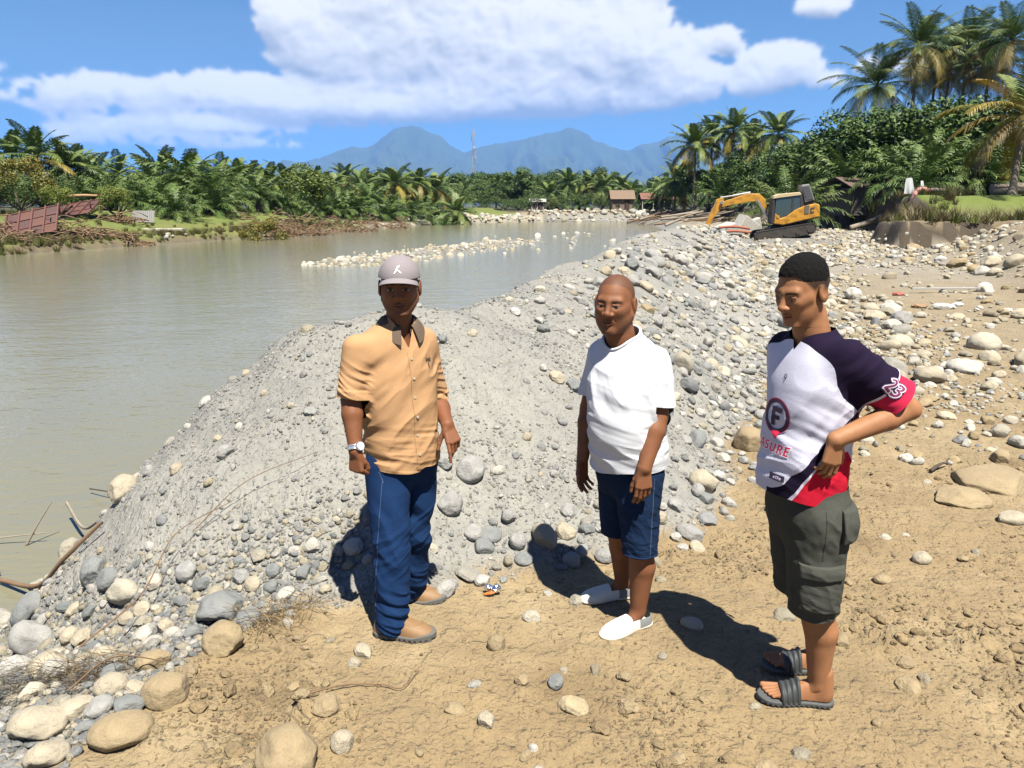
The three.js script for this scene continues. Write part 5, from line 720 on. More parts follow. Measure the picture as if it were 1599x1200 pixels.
  for (const [h, d] of [[h1, d1], [h2_, d2]]) { const hh = [h[0], h[1] - 0.026, h[2]], L = (x, y, z) => footLocal(hh, d, x, y, z), mn = [h[0] - 0.33, hh[1] - 0.01, h[2] - 0.16], mx = [h[0] + 0.07, hh[1] + 0.14, h[2] + 0.14];
    const s = mesh('sandal', surf((x, y, z) => { const [u, q, v] = L(x, y, z); return soleField(u, q, v, 0.010, 0, 0.024 + 0.004 * sstep(0.23, 0.27, u)) + 0.0025 * (Math.sin(u * 330) > 0 ? 1 : 0) * sstep(0.014, 0.006, q); }, mn, mx, 0.0042), evaS, P);
    const ff = foot(h, d).f; mesh('strap', surf((x, y, z) => { const [u, q, v] = L(x, y, z); const c = 0.158 + 0.10 * (q - 0.05); let b = Math.max(ff(x, y, z) - 0.008, -(ff(x, y, z) - 0.001)); b += 0.0018 * Math.cos((u - c) * 330); return smax(smax(b, Math.abs(u - c) - 0.038, 0.004), 0.010 - q, 0.003); }, mn, mx, 0.0036), eva, s); }
}

const COCO = [[-47.0,75,8.1],[-41.6,70,7.7],[-40.9,72,6.6],[-41.1,75,6.3],[-42.2,80,6.2],[-42.6,85,6.4],[-36.2,82,6.9],[-40.6,88,6.1],[-31.7,78,5.9],[-30.4,82,5.7],[-30.5,88,5.9],[-30.3,92,5.6],[-29.5,96,5.7],[-28.8,100,6.2],[-27.5,108,5.5],[-27.3,112,6.2],[-26.1,124,7.4],[-21.6,112,5.4],[-18.6,116,6.1],[-16.5,112,6.8],[-14.0,118,6.7],[-11.6,122,5.4],[-7.6,104,5.0],[-16.0,125,5.7],[-23.1,128,6.5],[-26.5,118,5.8],[10.4,150,8.2],[13.2,142,7.5],[15.8,139,7.0],[6.4,140,4.6],[23.0,150,5.6],[24.6,145,5.9],[23.0,112,7.3],[25.7,118,8.4],[24.5,130,6.5],[-3.2,160,6.7],[2.9,175,7.8],[21.9,160,7.2]];
const TALL = [[22.9,100,12.5],[26.5,106,12.7],[27.3,100,13.1],[31.8,104,11.5],[32.0,96,12.3],[32.1,110,12.7]];
const NEARP = [[33.8,76,15.0],[37.0,75,18.1],[44.9,84,18.5],[44.6,80,18.6],[43.7,72,17.7],[44.5,76,16.1],[44.7,86,17.5]];
const GOLD = [[27.8,44,5.5]];
const OIL = [[-38.8,70,3.2],[-38.0,74,4.0],[-34.7,72,3.5],[-34.2,76,4.9],[-30.3,74,5.7],[-27.5,72,4.8],[-27.3,76,4.6],[-27.3,64,2.5],[-32.7,66,2.1],[-39.2,66,3.6],[-35.4,66,2.0],[-31.1,68,2.2],[-26.5,70,2.8],[-24.4,82,2.9],[-23.2,84,2.5],[-21.1,88,3.1],[-19.1,92,3.5],[-17.6,98,4.8],[-14.8,98,3.4],[-12.7,100,3.5],[-23.3,90,2.0],[-11.3,108,3.2],[-18.1,92,2.4],[-8.8,100,2.8],[-19.9,90,2.0],[-15.3,95,2.1],[-25.7,80,4.2],[-8.3,130,4.2],[8.0,140,3.7],[11.9,140,4.0],[20.1,138,3.3],[22.3,120,3.5],[29.5,75,4.0],[31.2,72,4.5],[25.2,95,4.9],[28.9,92,4.4],[32.8,66,4.7],[35.5,64,7.0],[28.8,60,5.6],[30.6,58,5.3],[32.4,57,4.7],[34.2,56,3.8],[28.2,55,3.5],[36.1,58,5.5],[27.0,64,5.8]];
const HERO = [[21.0,60,5.0]];
const LEAFY = [[-34.9,56,3.8,7],[-31.0,54,2.0,5],[-29.1,58,2.3,6],[-18.1,57,2.8,7],[-20.1,74,5.3,6],[1.2,148,7.6,10],[-5.4,142,4.7,7],[19.6,168,8.5,8],[11.0,170,7.6,8],[-1.4,150,5.1,7],[5.0,145,4.1,6],[22.7,140,3.7,6],[23.8,118,4.8,8],[24.1,105,5.4,8],[25.0,100,4.5,7],[28.3,98,6.7,8],[26.7,74,7.7,8],[28.1,72,6.9,9],[29.4,70,8.3,10],[30.9,68,8.4,10],[32.3,66,8.5,10],[34.9,66,8.7,11],[36.8,64,8.9,11],[37.3,60,8.4,11],[28.8,90,6.2,8],[31.2,60,4.6,7],[34.3,58,4.2,7],[29.5,62,4.5,7],[27.5,66,4.2,6],[-10.1,105,2.3,5],[-7.9,103,2.3,5],[27.1,72,4.5,7]];
// ---------------------------------------------------------------- palms, trees and undergrowth
const leafMat = new THREE.MeshPhysicalMaterial({ color: 0xffffff, vertexColors: true, roughness: 0.55, side: THREE.DoubleSide, transmission: 0.25, thickness: 0, specularIntensity: 0.5 });
const barkTex = tileTex(256, (u, v) => 0.75 + 0.2 * pfbm(u, v, 6, 2, 4) - 0.18 * sstep(0.8, 1, Math.sin(v * 6.2832 * 14))); 
const barkMat = std(lin(0.26, 0.225, 0.175), 0.95, { map: barkTex }), darkBark = std(lin(0.10, 0.075, 0.05), 0.95, { map: barkTex });
class TB { constructor() { this.p = []; this.c = []; }
  tri(a, b, c, k, k2, k3) { this.p.push(...a, ...b, ...c); k2 = k2 || k; k3 = k3 || k2; this.c.push(...k, ...k2, ...k3); }
  geo() { const g = new THREE.BufferGeometry(); g.setAttribute('position', new THREE.Float32BufferAttribute(this.p, 3)); g.setAttribute('color', new THREE.Float32BufferAttribute(this.c, 3)); g.computeVertexNormals(); return g; } }
// one frond: rises from the origin at angle rise, arches over; side leaflets hang from it
function frond(tb, r, { len, rise, arch, az, n, leaf, hang, col, tip, w = 0.07, o = [0, 0, 0], fluff = 0, twist = 0 }) {
  const pts = [], N = 10; let p = o.slice(), el = rise; const ca = Math.cos(az), sa = Math.sin(az);
  for (let i = 0; i <= N; i++) { pts.push(p); const s = len / N; p = [p[0] + Math.cos(el) * ca * s, p[1] + Math.sin(el) * s, p[2] + Math.cos(el) * sa * s]; el -= arch / N * (0.5 + i / N); }
  const side = [-sa, 0, ca], at = t => { const k = Math.min(N - 1, Math.floor(t * N)); return lerp3(pts[k], pts[k + 1], t * N - k); };
  const rc = [col[0] * 1.5 + 0.03, col[1] * 1.35 + 0.02, col[2] * 1.2];
  for (let i = 0; i < N; i++) { const a = pts[i], b = pts[i + 1], h = 0.05 * (1 - i / N) * len / 4.5 + 0.008, h1 = 0.05 * (1 - (i + 1) / N) * len / 4.5 + 0.008; const q = (P, H, s) => add3(P, mul3(side, s * H)); tb.tri(q(a, h, -1), q(a, h, 1), q(b, h1, 1), rc); tb.tri(q(a, h, -1), q(b, h1, 1), q(b, h1, -1), rc); const d = P => [P[0], P[1] - 0.03, P[2]]; tb.tri(q(a, h, 1), d(a), d(b), rc); tb.tri(q(a, h, 1), d(b), q(b, h1, 1), rc); }
  for (let i = 0; i < n; i++) for (const s of [-1, 1]) {
    const t = 0.12 + 0.88 * (i + 0.5 * r()) / n, b = at(t), fwd = norm3(sub3(at(Math.min(1, t + 0.05)), at(Math.max(0, t - 0.05)))); const L = leaf * Math.pow(Math.sin(Math.PI * Math.min(1, 0.10 + t * 0.86)), 0.6) * (0.85 + 0.3 * r());
    const up = norm3(cross3(side, fwd)), lift = fluff ? (r() - 0.35) * fluff : 0.15; let d = norm3(add3(add3(mul3(side, s * 1.0), mul3(fwd, 0.55 + 0.5 * t)), mul3(up[1] < 0 ? mul3(up, -1) : up, lift)));
    const m = add3(b, mul3(d, L * 0.5)), e = add3(add3(b, mul3(d, L * 0.92)), [0, -L * hang * (0.7 + 0.6 * r()), 0]); const mm = [m[0], m[1] - L * hang * 0.22, m[2]], ww = mul3(fwd, w * 0.5); const k = 0.8 + 0.4 * r(), c = lerp3(col, tip, clamp((t - 0.35) * 1.3 * r())).map(v => v * k);
    tb.tri(sub3(b, mul3(ww, 0.6)), add3(b, mul3(ww, 0.6)), add3(mm, ww), c); tb.tri(sub3(b, mul3(ww, 0.6)), add3(mm, ww), sub3(mm, ww), c); tb.tri(sub3(mm, ww), add3(mm, ww), e, c);
  }
}
function trunkGeo(r, h, r0, r1, lean, bend, base = 0.35) { const pts = []; for (let i = 0; i <= 14; i++) { const t = i / 14; pts.push([lean[0] * t + bend[0] * t * (1 - t), h * t, lean[1] * t + bend[1] * t * (1 - t), mix(r0, r1, Math.pow(t, 0.6)) + base * r0 * Math.exp(-t * 16) + 0.012 * (i % 2)]); }
  const pos = [], uv = [], idx = [], K = 10; pts.forEach((q, i) => { for (let k = 0; k <= K; k++) { const a = k / K * 6.2832; pos.push(q[0] + Math.cos(a) * q[3], q[1], q[2] + Math.sin(a) * q[3]); uv.push(k / K, i / 14 * h * 0.25); } }); for (let i = 0; i < 14; i++) for (let k = 0; k < K; k++) { const a = i * (K + 1) + k; idx.push(a, a + K + 1, a + 1, a + 1, a + K + 1, a + K + 2); }
  const g = new THREE.BufferGeometry(); g.setAttribute('position', new THREE.Float32BufferAttribute(pos, 3)); g.setAttribute('uv', new THREE.Float32BufferAttribute(uv, 2)); g.setIndex(idx); g.computeVertexNormals(); return g; }
const GR = [[0.080, 0.135, 0.020], [0.098, 0.150, 0.022], [0.060, 0.115, 0.020]], YEL = [0.34, 0.22, 0.025], TIPY = [0.19, 0.20, 0.03], DRY = [0.20, 0.12, 0.05];
function cocoFronds(seed, n, leafN, { len = 4.4, yellow = 0.2, w = 0.09, lower = 1 } = {}) { // list of frond specs round the crown
  const r = rng(seed), out = []; for (let k = 0; k < n; k++) { const t = k / n, rise = mix(1.35, -0.55 * lower, Math.pow(t, 0.85)) + (r() - 0.5) * 0.25, old = t > 1 - yellow; out.push({ len: len * (0.8 + 0.3 * r()) * (t < 0.12 ? 0.75 : 1), rise, arch: mix(0.7, 1.75, t) * (0.8 + 0.4 * r()), az: k * 2.39996 + r() * 0.4, n: leafN, leaf: len * 0.23, hang: mix(0.15, 0.75, t), col: old ? lerp3(GR[1], r() < 0.3 ? DRY : YEL, 0.35 + 0.6 * r()) : GR[Math.floor(r() * 3)], tip: old ? YEL : TIPY, w }); } return out; }
// three far coconut crowns and trunks, shared
const farCrowns = [0, 1, 2, 3].map(k => { const r = rng(500 + k), tb = new TB(); for (const s of cocoFronds(510 + k, 25, 26, { len: 4.0, yellow: [0.2, 0.3, 0.12, 0.25][k], w: 0.13 })) frond(tb, r, s); for (let q = 0; q < 7; q++) { const a = q * 0.9; const c = [Math.cos(a) * 0.3, -0.35, Math.sin(a) * 0.3], s = 0.16; for (let f = 0; f < 4; f++) { const x = f * 1.57; tb.tri(add3(c, [0, s, 0]), add3(c, [Math.cos(x) * s, 0, Math.sin(x) * s]), add3(c, [Math.cos(x + 1.57) * s, 0, Math.sin(x + 1.57) * s]), [0.12, 0.09, 0.03]); tb.tri(add3(c, [0, -s, 0]), add3(c, [Math.cos(x) * s, 0, Math.sin(x) * s]), add3(c, [Math.cos(x + 1.57) * s, 0, Math.sin(x + 1.57) * s]), [0.12, 0.09, 0.03]); } } return tb.geo(); });
const sideOf = x => x < -6 ? 'on the left river bank' : x < 16 ? 'beyond the river bend' : 'beyond the stony flood bed';
function plantY(x, f) { return f > 150 ? 1.3 : groundY(x, f) - 0.05; }
{
  const r = rng(620);
  const cocoPalm = (x, f, h, cr, group_, label, scale = 1) => { const g = group('coconut_palm', [x, plantY(x, f), -f], r() * 6.28); const lean = [(r() - 0.5) * 0.12 * h, (r() - 0.5) * 0.12 * h]; h = Math.max(3, h - 2.9 * scale); mesh('trunk', trunkGeo(r, h, 0.20, 0.12, lean, [(r() - 0.5) * 1.2, (r() - 0.5) * 1.2]), barkMat, g); const c = mesh('crown', farCrowns[cr % 4], leafMat, g); c.position.set(lean[0], h, lean[1]); c.scale.setScalar(scale); tag(g, label, 'palm tree', group_); return g; };
  COCO.forEach(([x, f, h], i) => cocoPalm(x, f, h, i, 'coconut palms ' + sideOf(x), (x < -6 ? 'coconut palm standing above the oil palms ' : 'coconut palm among the trees ') + sideOf(x), 0.85 + 0.3 * r()));
  TALL.forEach(([x, f, h], i) => cocoPalm(x, f, h, i, 'tall palms behind the excavator', 'tall coconut palm rising behind the yellow excavator', 1.12));
  // the near tall palms: every frond a part
  const variants = [0, 1, 2, 3, 4, 5, 6, 7].map(k => k);
  const nearFronds = {}; const fr = (spec, key) => { if (!nearFronds[key]) { const tb = new TB(); frond(tb, rng(700 + key), { ...spec, az: 0 }); nearFronds[key] = tb.geo(); } return nearFronds[key]; };
  const nearLabels = ['leftmost of the tall coconut palms beyond the lawn', 'tall coconut palm with drooping brown lower fronds beyond the lawn', 'tall coconut palm half hidden among others above the lawn', 'tall coconut palm with golden fronds above the lawn', 'tallest coconut palm at the photo edge above the lawn', 'coconut palm with yellow lower fronds near the photo edge', 'dark coconut palm behind the tall palms above the lawn'];
  NEARP.forEach(([x, f, h], i) => { const len = 5.1, g = group('coconut_palm', [x, plantY(x, f), -f], r() * 6.28), lean = [(r() - 0.5) * 0.8, (r() - 0.5) * 0.8], hh = h - 3.4; mesh('trunk', trunkGeo(r, hh, 0.20, 0.12, lean, [(r() - 0.5) * 1.4, (r() - 0.5)]), barkMat, g);
    cocoFronds(40 + (i % 3), 33, 42, { len, yellow: [0.15, 0.3, 0.15, 0.35, 0.25, 0.45, 0.1][i], w: 0.075 }).forEach((s, k) => { const key = (i % 3) * 100 + k + (s.col[0] > 0.1 ? 1000 : 0); const m = mesh('frond', fr(s, key), leafMat, g); m.position.set(lean[0], hh, lean[1]); m.rotation.y = -s.az + i; });
    for (let q = 0; q < 8; q++) { const c = new THREE.SphereGeometry(0.14, 8, 6); const m = mesh('coconut', c, std(lin(0.14, 0.09, 0.03), 0.6), g); m.position.set(lean[0] + Math.cos(q * 0.8) * 0.32, hh - 0.25 - 0.1 * (q % 2), lean[1] + Math.sin(q * 0.8) * 0.32); } tag(g, nearLabels[i], 'palm tree', 'tall coconut palms above the lawn'); });
  GOLD.forEach(([x, f, h]) => { const g = group('coconut_palm', [x, plantY(x, f), -f], 0.4), hh = h - 1.2; mesh('trunk', trunkGeo(r, hh, 0.22, 0.15, [0.2, 0], [0, 0]), barkMat, g); cocoFronds(91, 20, 36, { len: 4.6, yellow: 0.85, w: 0.08, lower: 1.3 }).forEach((s, k) => { const m = mesh('frond', fr(s, 3000 + k), leafMat, g); m.position.set(0.2, hh, 0); m.rotation.y = -s.az; }); tag(g, 'coconut palm with golden yellow fronds at the photo edge', 'palm tree'); });
  // oil palms
  const oilCrown = [0, 1, 2].map(k => { const q = rng(820 + k), tb = new TB(); for (let i = 0; i < 26; i++) { const t = i / 26; frond(tb, q, { len: 4.6 * (0.85 + 0.3 * q()), rise: mix(1.4, 0.05, Math.pow(t, 0.8)) + (q() - 0.5) * 0.2, arch: mix(0.9, 1.9, t), az: i * 2.4 + q() * 0.3, n: 26, leaf: 1.0, hang: 0.4, col: lerp3(GR[i % 3], [0.045, 0.11, 0.014], 0.5), tip: [0.15, 0.19, 0.025], w: 0.13, fluff: 0.8 }); } return tb.geo(); });
  OIL.forEach(([x, f, h], i) => { const s = clamp(h / 6.2, 0.7, 1.5) * (0.9 + 0.2 * r()), th = Math.max(0.5, h - 4.0 * s), g = group('oil_palm', [x, plantY(x, f), -f], r() * 6.28); mesh('trunk', trunkGeo(r, th, 0.32, 0.28, [0, 0], [0, 0], 0.2), darkBark, g); const c = mesh('crown', oilCrown[i % 3], leafMat, g); c.position.y = th; c.scale.setScalar(s); tag(g, x < -6 ? 'dark green oil palm in the dense row on the left bank' : 'dark green oil palm in the woods ' + sideOf(x), 'palm tree', 'oil palms ' + sideOf(x)); });
  HERO.forEach(([x, f, h]) => { const g = group('oil_palm', [x, plantY(x, f), -f], 0), th = 0.9, q = rng(99); mesh('trunk', trunkGeo(r, th, 0.35, 0.3, [0, 0], [0, 0], 0.2), darkBark, g); for (let i = 0; i < 30; i++) { const t = i / 30, tb = new TB(); const az = i * 2.4 + q() * 0.3; frond(tb, q, { len: 4.9 * (0.85 + 0.3 * q()), rise: mix(1.4, 0.25, Math.pow(t, 0.8)), arch: mix(0.9, 1.7, t), az: 0, n: 34, leaf: 0.95, hang: 0.35, col: lerp3([0.05, 0.115, 0.012], [0.085, 0.125, 0.02], q()), tip: [0.13, 0.15, 0.025], w: 0.085, fluff: 0.7 }); const m = mesh('frond', tb.geo(), leafMat, g); m.position.y = th; m.rotation.y = -az; } tag(g, 'bright green spreading oil palm directly behind the yellow excavator', 'palm tree'); });
  // broadleaf trees: limbs and clumps of leaves through the crown's volume
  const crown = (seed, n, cols, flat = 0.8) => { const q = rng(seed), tb = new TB(), blobs = []; for (let k = 0; k < 15; k++) { const a = q() * 6.28, e = q() * 1.5 - 0.35, R0 = 0.74 * Math.cbrt(q() * 0.8 + 0.2); blobs.push([Math.cos(a) * Math.cos(e) * R0, Math.sin(e) * R0 * flat, Math.sin(a) * Math.cos(e) * R0, 0.16 + 0.2 * q()]); }
    for (let i = 0; i < n; i++) { const b = blobs[Math.floor(q() * 15)], d = norm3([q() - 0.5, q() - 0.4, q() - 0.5]), rr = b[3] * (0.55 + 0.5 * q()), p = [b[0] + d[0] * rr, b[1] + d[1] * rr, b[2] + d[2] * rr], s = 0.022 + 0.020 * q(); const u = norm3([q() - 0.5, (q() - 0.5) * 0.8, q() - 0.5]), v = norm3(cross3(u, add3(d, [0.1, 0.3, 0.2]))); const c = cols[Math.floor(q() * cols.length)], k = 0.7 + 0.6 * q(), cc = c.map(w => w * k); const A = add3(p, mul3(u, s)), B = add3(p, mul3(v, s * 0.5)), C = sub3(p, mul3(u, s)), D = sub3(p, mul3(v, s * 0.5)); tb.tri(A, B, C, cc); tb.tri(A, C, D, cc); } return tb.geo(); };
  const GREENS = [[0.060, 0.115, 0.014], [0.085, 0.145, 0.018], [0.045, 0.090, 0.014]], LIME = [[0.15, 0.19, 0.018], [0.17, 0.20, 0.022], [0.11, 0.15, 0.015]], OLIVE = [[0.18, 0.16, 0.022], [0.11, 0.13, 0.018], [0.23, 0.18, 0.022]];
  const crowns = [crown(1, 8500, GREENS), crown(2, 8500, GREENS), crown(3, 8000, [...GREENS, ...LIME]), crown(4, 6000, LIME), crown(5, 6000, OLIVE)];
  const limbs = (q, h, rad) => { const gs = [trunkGeo(q, h, 0.22, 0.12, [(q() - 0.5) * 0.6, (q() - 0.5) * 0.6], [0.3, 0.2])]; for (let k = 0; k < 6; k++) { const a = k * 1.1 + q(), c = new THREE.CatmullRomCurve3([V3(0, h * 0.7, 0), V3(Math.cos(a) * rad * 0.3, h + rad * 0.15, Math.sin(a) * rad * 0.3), V3(Math.cos(a) * rad * 0.65, h + rad * (0.2 + 0.4 * q()), Math.sin(a) * rad * 0.65)]); gs.push(new THREE.TubeGeometry(c, 6, 0.06, 5)); } return mergeGeometries(gs.map(g => { g = g.clone(); return g; })); };
  LEAFY.forEach(([x, f, h, wpx], i) => { const kind = i === 0 || i === 3 ? 4 : i === 1 || i === 2 ? 3 : i === 4 || i > 28 ? 2 : i % 2, rad = Math.min(wpx * 0.62, h * 0.62), g = group('broadleaf_tree', [x, plantY(x, f), -f], r() * 6.28), th = Math.max(0.4, h - rad * 1.75); mesh('trunk', limbs(r, th, rad), darkBark, g); const c = mesh('crown', crowns[kind], leafMat, g); c.position.y = th + rad * 0.85; c.scale.set(rad * 1.15, rad, rad * 1.15); tag(g, `${['dense dark green', 'dense dark green', 'mixed green', 'lime green', 'olive and yellow'][kind]} broadleaf tree ${x < -6 ? 'before the left bank palms' : x < 16 ? 'beyond the river bend' : 'in the wood beyond the flood bed'}`, 'tree', 'broadleaf trees ' + sideOf(x)); });
  // undergrowth: one mass of low leafy clumps under the trees
  const clump = crown(9, 1100, [...GREENS, [0.06, 0.08, 0.015]], 0.8), spots = []; const q = rng(55);
  for (let k = 0; k < 900; k++) { const zone = q(); let x, f; if (zone < 0.45) { f = 45 + q() * 75; x = -(mix(40, 24, sstep(45, 120, f))) - q() * 26 + 2; } else if (zone < 0.7) { f = 126 + q() * 46; x = -40 + q() * 100; } else { f = 54 + q() * 62; x = f < 60 ? 27 + q() * 26 : 32 + q() * 24; } const vd = valley(x, f)[0]; if (vd < (f > 120 ? 5 : 11)) continue; spots.push([x, f, 1.2 + 1.7 * q()]); }
  const im = new THREE.InstancedMesh(clump, leafMat, spots.length), M4 = new THREE.Matrix4(); spots.forEach(([x, f, s], i) => { M4.compose(V3(x, plantY(x, f) + s * 0.5, -f), new THREE.Quaternion().setFromEuler(new THREE.Euler(0, q() * 6.28, 0)), V3(s * 1.3, s, s * 1.3)); im.setMatrixAt(i, M4); }); im.name = 'undergrowth'; tag(im, 'dark leafy undergrowth filling the woods behind the banks', 'undergrowth', null, 'stuff'); scene.add(im);
  // far wood closing the view between the trunks
  const far = []; for (let k = 0; k < 600; k++) { const a = R(-58 + 116 * q()), d = 175 + 160 * q() * q(); far.push([d * Math.sin(a), d * Math.cos(a), 3.2 + 2.2 * q()]); }
  const im2 = new THREE.InstancedMesh(crowns[0], leafMat, far.length); far.forEach(([x, f, s], i) => { M4.compose(V3(x, 1.5 + s * 0.7, -f), new THREE.Quaternion().setFromEuler(new THREE.Euler(0, q() * 6.28, 0)), V3(s * 1.4, s, s * 1.4)); im2.setMatrixAt(i, M4); }); im2.name = 'far_forest'; tag(im2, 'far-off woods closing the plain under the mountains', 'forest', null, 'stuff'); scene.add(im2);
  // grass and dry stalks on the banks
  const tuft = (seed, n, h, cols, lean) => { const q = rng(seed), tb = new TB(); for (let k = 0; k < n; k++) { const a = q() * 6.28, rr = 0.16 * Math.sqrt(q()), b = [Math.cos(a) * rr, 0, Math.sin(a) * rr], l = h * (0.5 + 0.6 * q()), d = [(q() - 0.5) * lean * l, l, (q() - 0.5) * lean * l], w = [0.012 + 0.012 * q(), 0, 0.008], c = cols[Math.floor(q() * cols.length)]; tb.tri(sub3(b, w), add3(b, w), add3(b, d), c); } return tb.geo(); };
  const tg = [tuft(1, 46, 0.7, [[0.10, 0.12, 0.02], [0.13, 0.12, 0.03], [0.07, 0.09, 0.015]], 0.9), tuft(2, 46, 0.8, [[0.20, 0.15, 0.07], [0.15, 0.11, 0.05], [0.11, 0.09, 0.03]], 1.3)]; 
  const put = (geo, name, label, list) => { const im = new THREE.InstancedMesh(geo, leafMat, list.length); list.forEach(([x, f, s], i) => { M4.compose(V3(x, groundY(x, f) - 0.03, -f), new THREE.Quaternion().setFromEuler(new THREE.Euler((q() - 0.5) * 0.4, q() * 6.28, (q() - 0.5) * 0.4)), V3(s * 1.3, s, s * 1.3)); im.setMatrixAt(i, M4); }); im.name = numbered(name); tag(im, label, 'grass', null, 'stuff'); scene.add(im); };
  const L1 = [], L2 = []; const onLeft = (x, f) => { const [d, k] = valley(x, f); return k >= 13 ? d : -9; };
  for (let k = 0; k < 9000; k++) { const f = 33 + 62 * q() * q(), x = -14 - 40 * q(); const d = onLeft(x, f); if (d > 0.1 && d < 3.2) (q() < 0.6 ? L1 : L2).push([x, f, f < 62 ? 0.3 + 0.4 * q() : 0.5 + 0.6 * q()]); else if (d > 0 && d < 16 && q() < 0.12) L1.push([x, f, 0.35 + 0.4 * q()]); }
  for (let k = 0; k < 1200; k++) { const f = 34 + 40 * q(), x = 17 + 16 * q(), [d, kk] = valley(x, f); if (d > 0.2 && d < 3 && kk < 10) (q() < 0.6 ? L1 : L2).push([x, f, 0.5 + 0.6 * q()]); }
  put(tg[0], 'bank_grass', 'green grass tufts along the river banks', L1); put(tg[1], 'dry_grass', 'dry brown stalks along the river banks', L2);
}
// ---------------------------------------------------------------- yellow crawler excavator digging at the embankment's far end
function extr(pts, depth, z0 = 0, bevel = 0.02) { const s = new THREE.Shape(pts.map(p => new THREE.Vector2(p[0], p[1]))); const g = new THREE.ExtrudeGeometry(s, { depth: depth - 2 * bevel, bevelEnabled: bevel > 0, bevelSize: bevel, bevelThickness: bevel, bevelOffset: -bevel, bevelSegments: 2, curveSegments: 6 }); g.translate(0, 0, z0 - depth / 2 + bevel); return g; }
const rod = (a, b, r, seg = 12) => { const A = V3(...a), B = V3(...b), g = new THREE.CylinderGeometry(r, r, A.distanceTo(B), seg); g.applyQuaternion(new THREE.Quaternion().setFromUnitVectors(V3(0, 1, 0), B.clone().sub(A).normalize())); g.translate(...A.add(B).multiplyScalar(0.5).toArray()); return g; };
{
  const E = group('excavator', [16.1, 0.02, -46.6], R(-10)); tag(E, 'yellow crawler excavator with open rear hood on the flood bed', 'excavator');
  const q = (x, y) => [(x / 5.33 + 1060 - 1222) / 26.2, (372 - 270 - y / 5.33) / 26.2];
  const dirtTex = tileTex(256, (u, v) => 0.55 + 0.42 * sstep(-0.45, 0.25, pfbm(u, v, 4, 3, 5, 0.65)));
  const yel = new THREE.MeshPhysicalMaterial({ color: lin(0.55, 0.26, 0.010), roughness: 0.42, clearcoat: 0.5, clearcoatRoughness: 0.25, map: dirtTex }), blk = std(lin(0.018, 0.018, 0.018), 0.7), steel = new THREE.MeshStandardMaterial({ color: lin(0.45, 0.45, 0.45), metalness: 0.9, roughness: 0.3 }), mud = std(lin(0.05, 0.043, 0.035), 0.95, { map: dirtTex }), grey = std(lin(0.24, 0.24, 0.23), 0.6), glass = new THREE.MeshPhysicalMaterial({ color: lin(0.10, 0.16, 0.17), roughness: 0.06, transmission: 0.55, thickness: 0, ior: 1.5 });
  const P = l => l.map(([x, y]) => q(x, y));
  // crawler tracks
  for (const z of [1.0, -1.0]) { const a = q(668, 535), b = q(1052, 468), d = norm2(b[0] - a[0], b[1] - a[1]), n = [-d[1], d[0]], L = Math.hypot(b[0] - a[0], b[1] - a[1]), r = 0.30, pts = []; const N = 22; for (let k = 0; k <= N; k++) { const t = Math.PI / 2 + Math.PI * k / N; pts.push([a[0] + (d[0] * Math.cos(t) + n[0] * Math.sin(t)) * r, a[1] + (d[1] * Math.cos(t) + n[1] * Math.sin(t)) * r]); } for (let k = 0; k <= N; k++) { const t = -Math.PI / 2 + Math.PI * k / N; pts.push([b[0] + (d[0] * Math.cos(t) + n[0] * Math.sin(t)) * r, b[1] + (d[1] * Math.cos(t) + n[1] * Math.sin(t)) * r]); }
    const t = mesh('track', extr(pts, 0.50, z, 0.03), mud, E); const per = 2 * L + 2 * Math.PI * r, shoes = []; for (let s = 0; s < per; s += 0.17) { let x, y, ang; const base = Math.atan2(d[1], d[0]); if (s < L) { x = a[0] + d[0] * s - n[0] * r; y = a[1] + d[1] * s - n[1] * r; ang = base; } else if (s < L + Math.PI * r) { const w = (s - L) / r - Math.PI / 2; x = b[0] + (d[0] * Math.cos(w) + n[0] * Math.sin(w)) * r; y = b[1] + (d[1] * Math.cos(w) + n[1] * Math.sin(w)) * r; ang = base + w + Math.PI / 2; } else if (s < 2 * L + Math.PI * r) { const k = s - L - Math.PI * r; x = b[0] - d[0] * k + n[0] * r; y = b[1] - d[1] * k + n[1] * r; ang = base; } else { const w = (s - 2 * L - Math.PI * r) / r + Math.PI / 2; x = a[0] + (d[0] * Math.cos(w) + n[0] * Math.sin(w)) * r; y = a[1] + (d[1] * Math.cos(w) + n[1] * Math.sin(w)) * r; ang = base + w + Math.PI / 2; } const g = new THREE.BoxGeometry(0.13, 0.05, 0.54); g.rotateZ(ang); g.translate(x, y, z); shoes.push(g); }
    mesh('track_shoes', mergeGeometries(shoes), mud, t); for (let k = 0; k < 5; k++) { const u = k / 4, g = new THREE.CylinderGeometry(k % 4 ? 0.13 : 0.22, k % 4 ? 0.13 : 0.22, 0.56, 18); g.rotateX(Math.PI / 2); g.translate(mix(a[0], b[0], u) - (k % 4 ? n[0] * 0.10 : 0), mix(a[1], b[1], u) - (k % 4 ? n[1] * 0.10 : 0), z); mesh('roller', g, mud, t); } }
  mesh('undercarriage', extr(P([[740, 500], [760, 450], [980, 410], [990, 470]]), 1.5, 0, 0.03), blk, E);
  { const g = new THREE.CylinderGeometry(0.62, 0.62, 0.22, 28); g.rotateZ(R(9)); g.translate(...q(880, 440), 0); mesh('slew_ring', g, blk, E); }
  mesh('house', extr(P([[765, 432], [772, 348], [815, 388], [862, 372], [922, 322], [985, 292], [1078, 270], [1110, 284], [1116, 374], [1060, 388], [842, 442]]), 2.3, 0, 0.05), yel, E);
  mesh('belly_plate', extr(P([[768, 436], [842, 448], [1114, 382], [1110, 372], [840, 430]]), 2.1, 0, 0.01), blk, E);
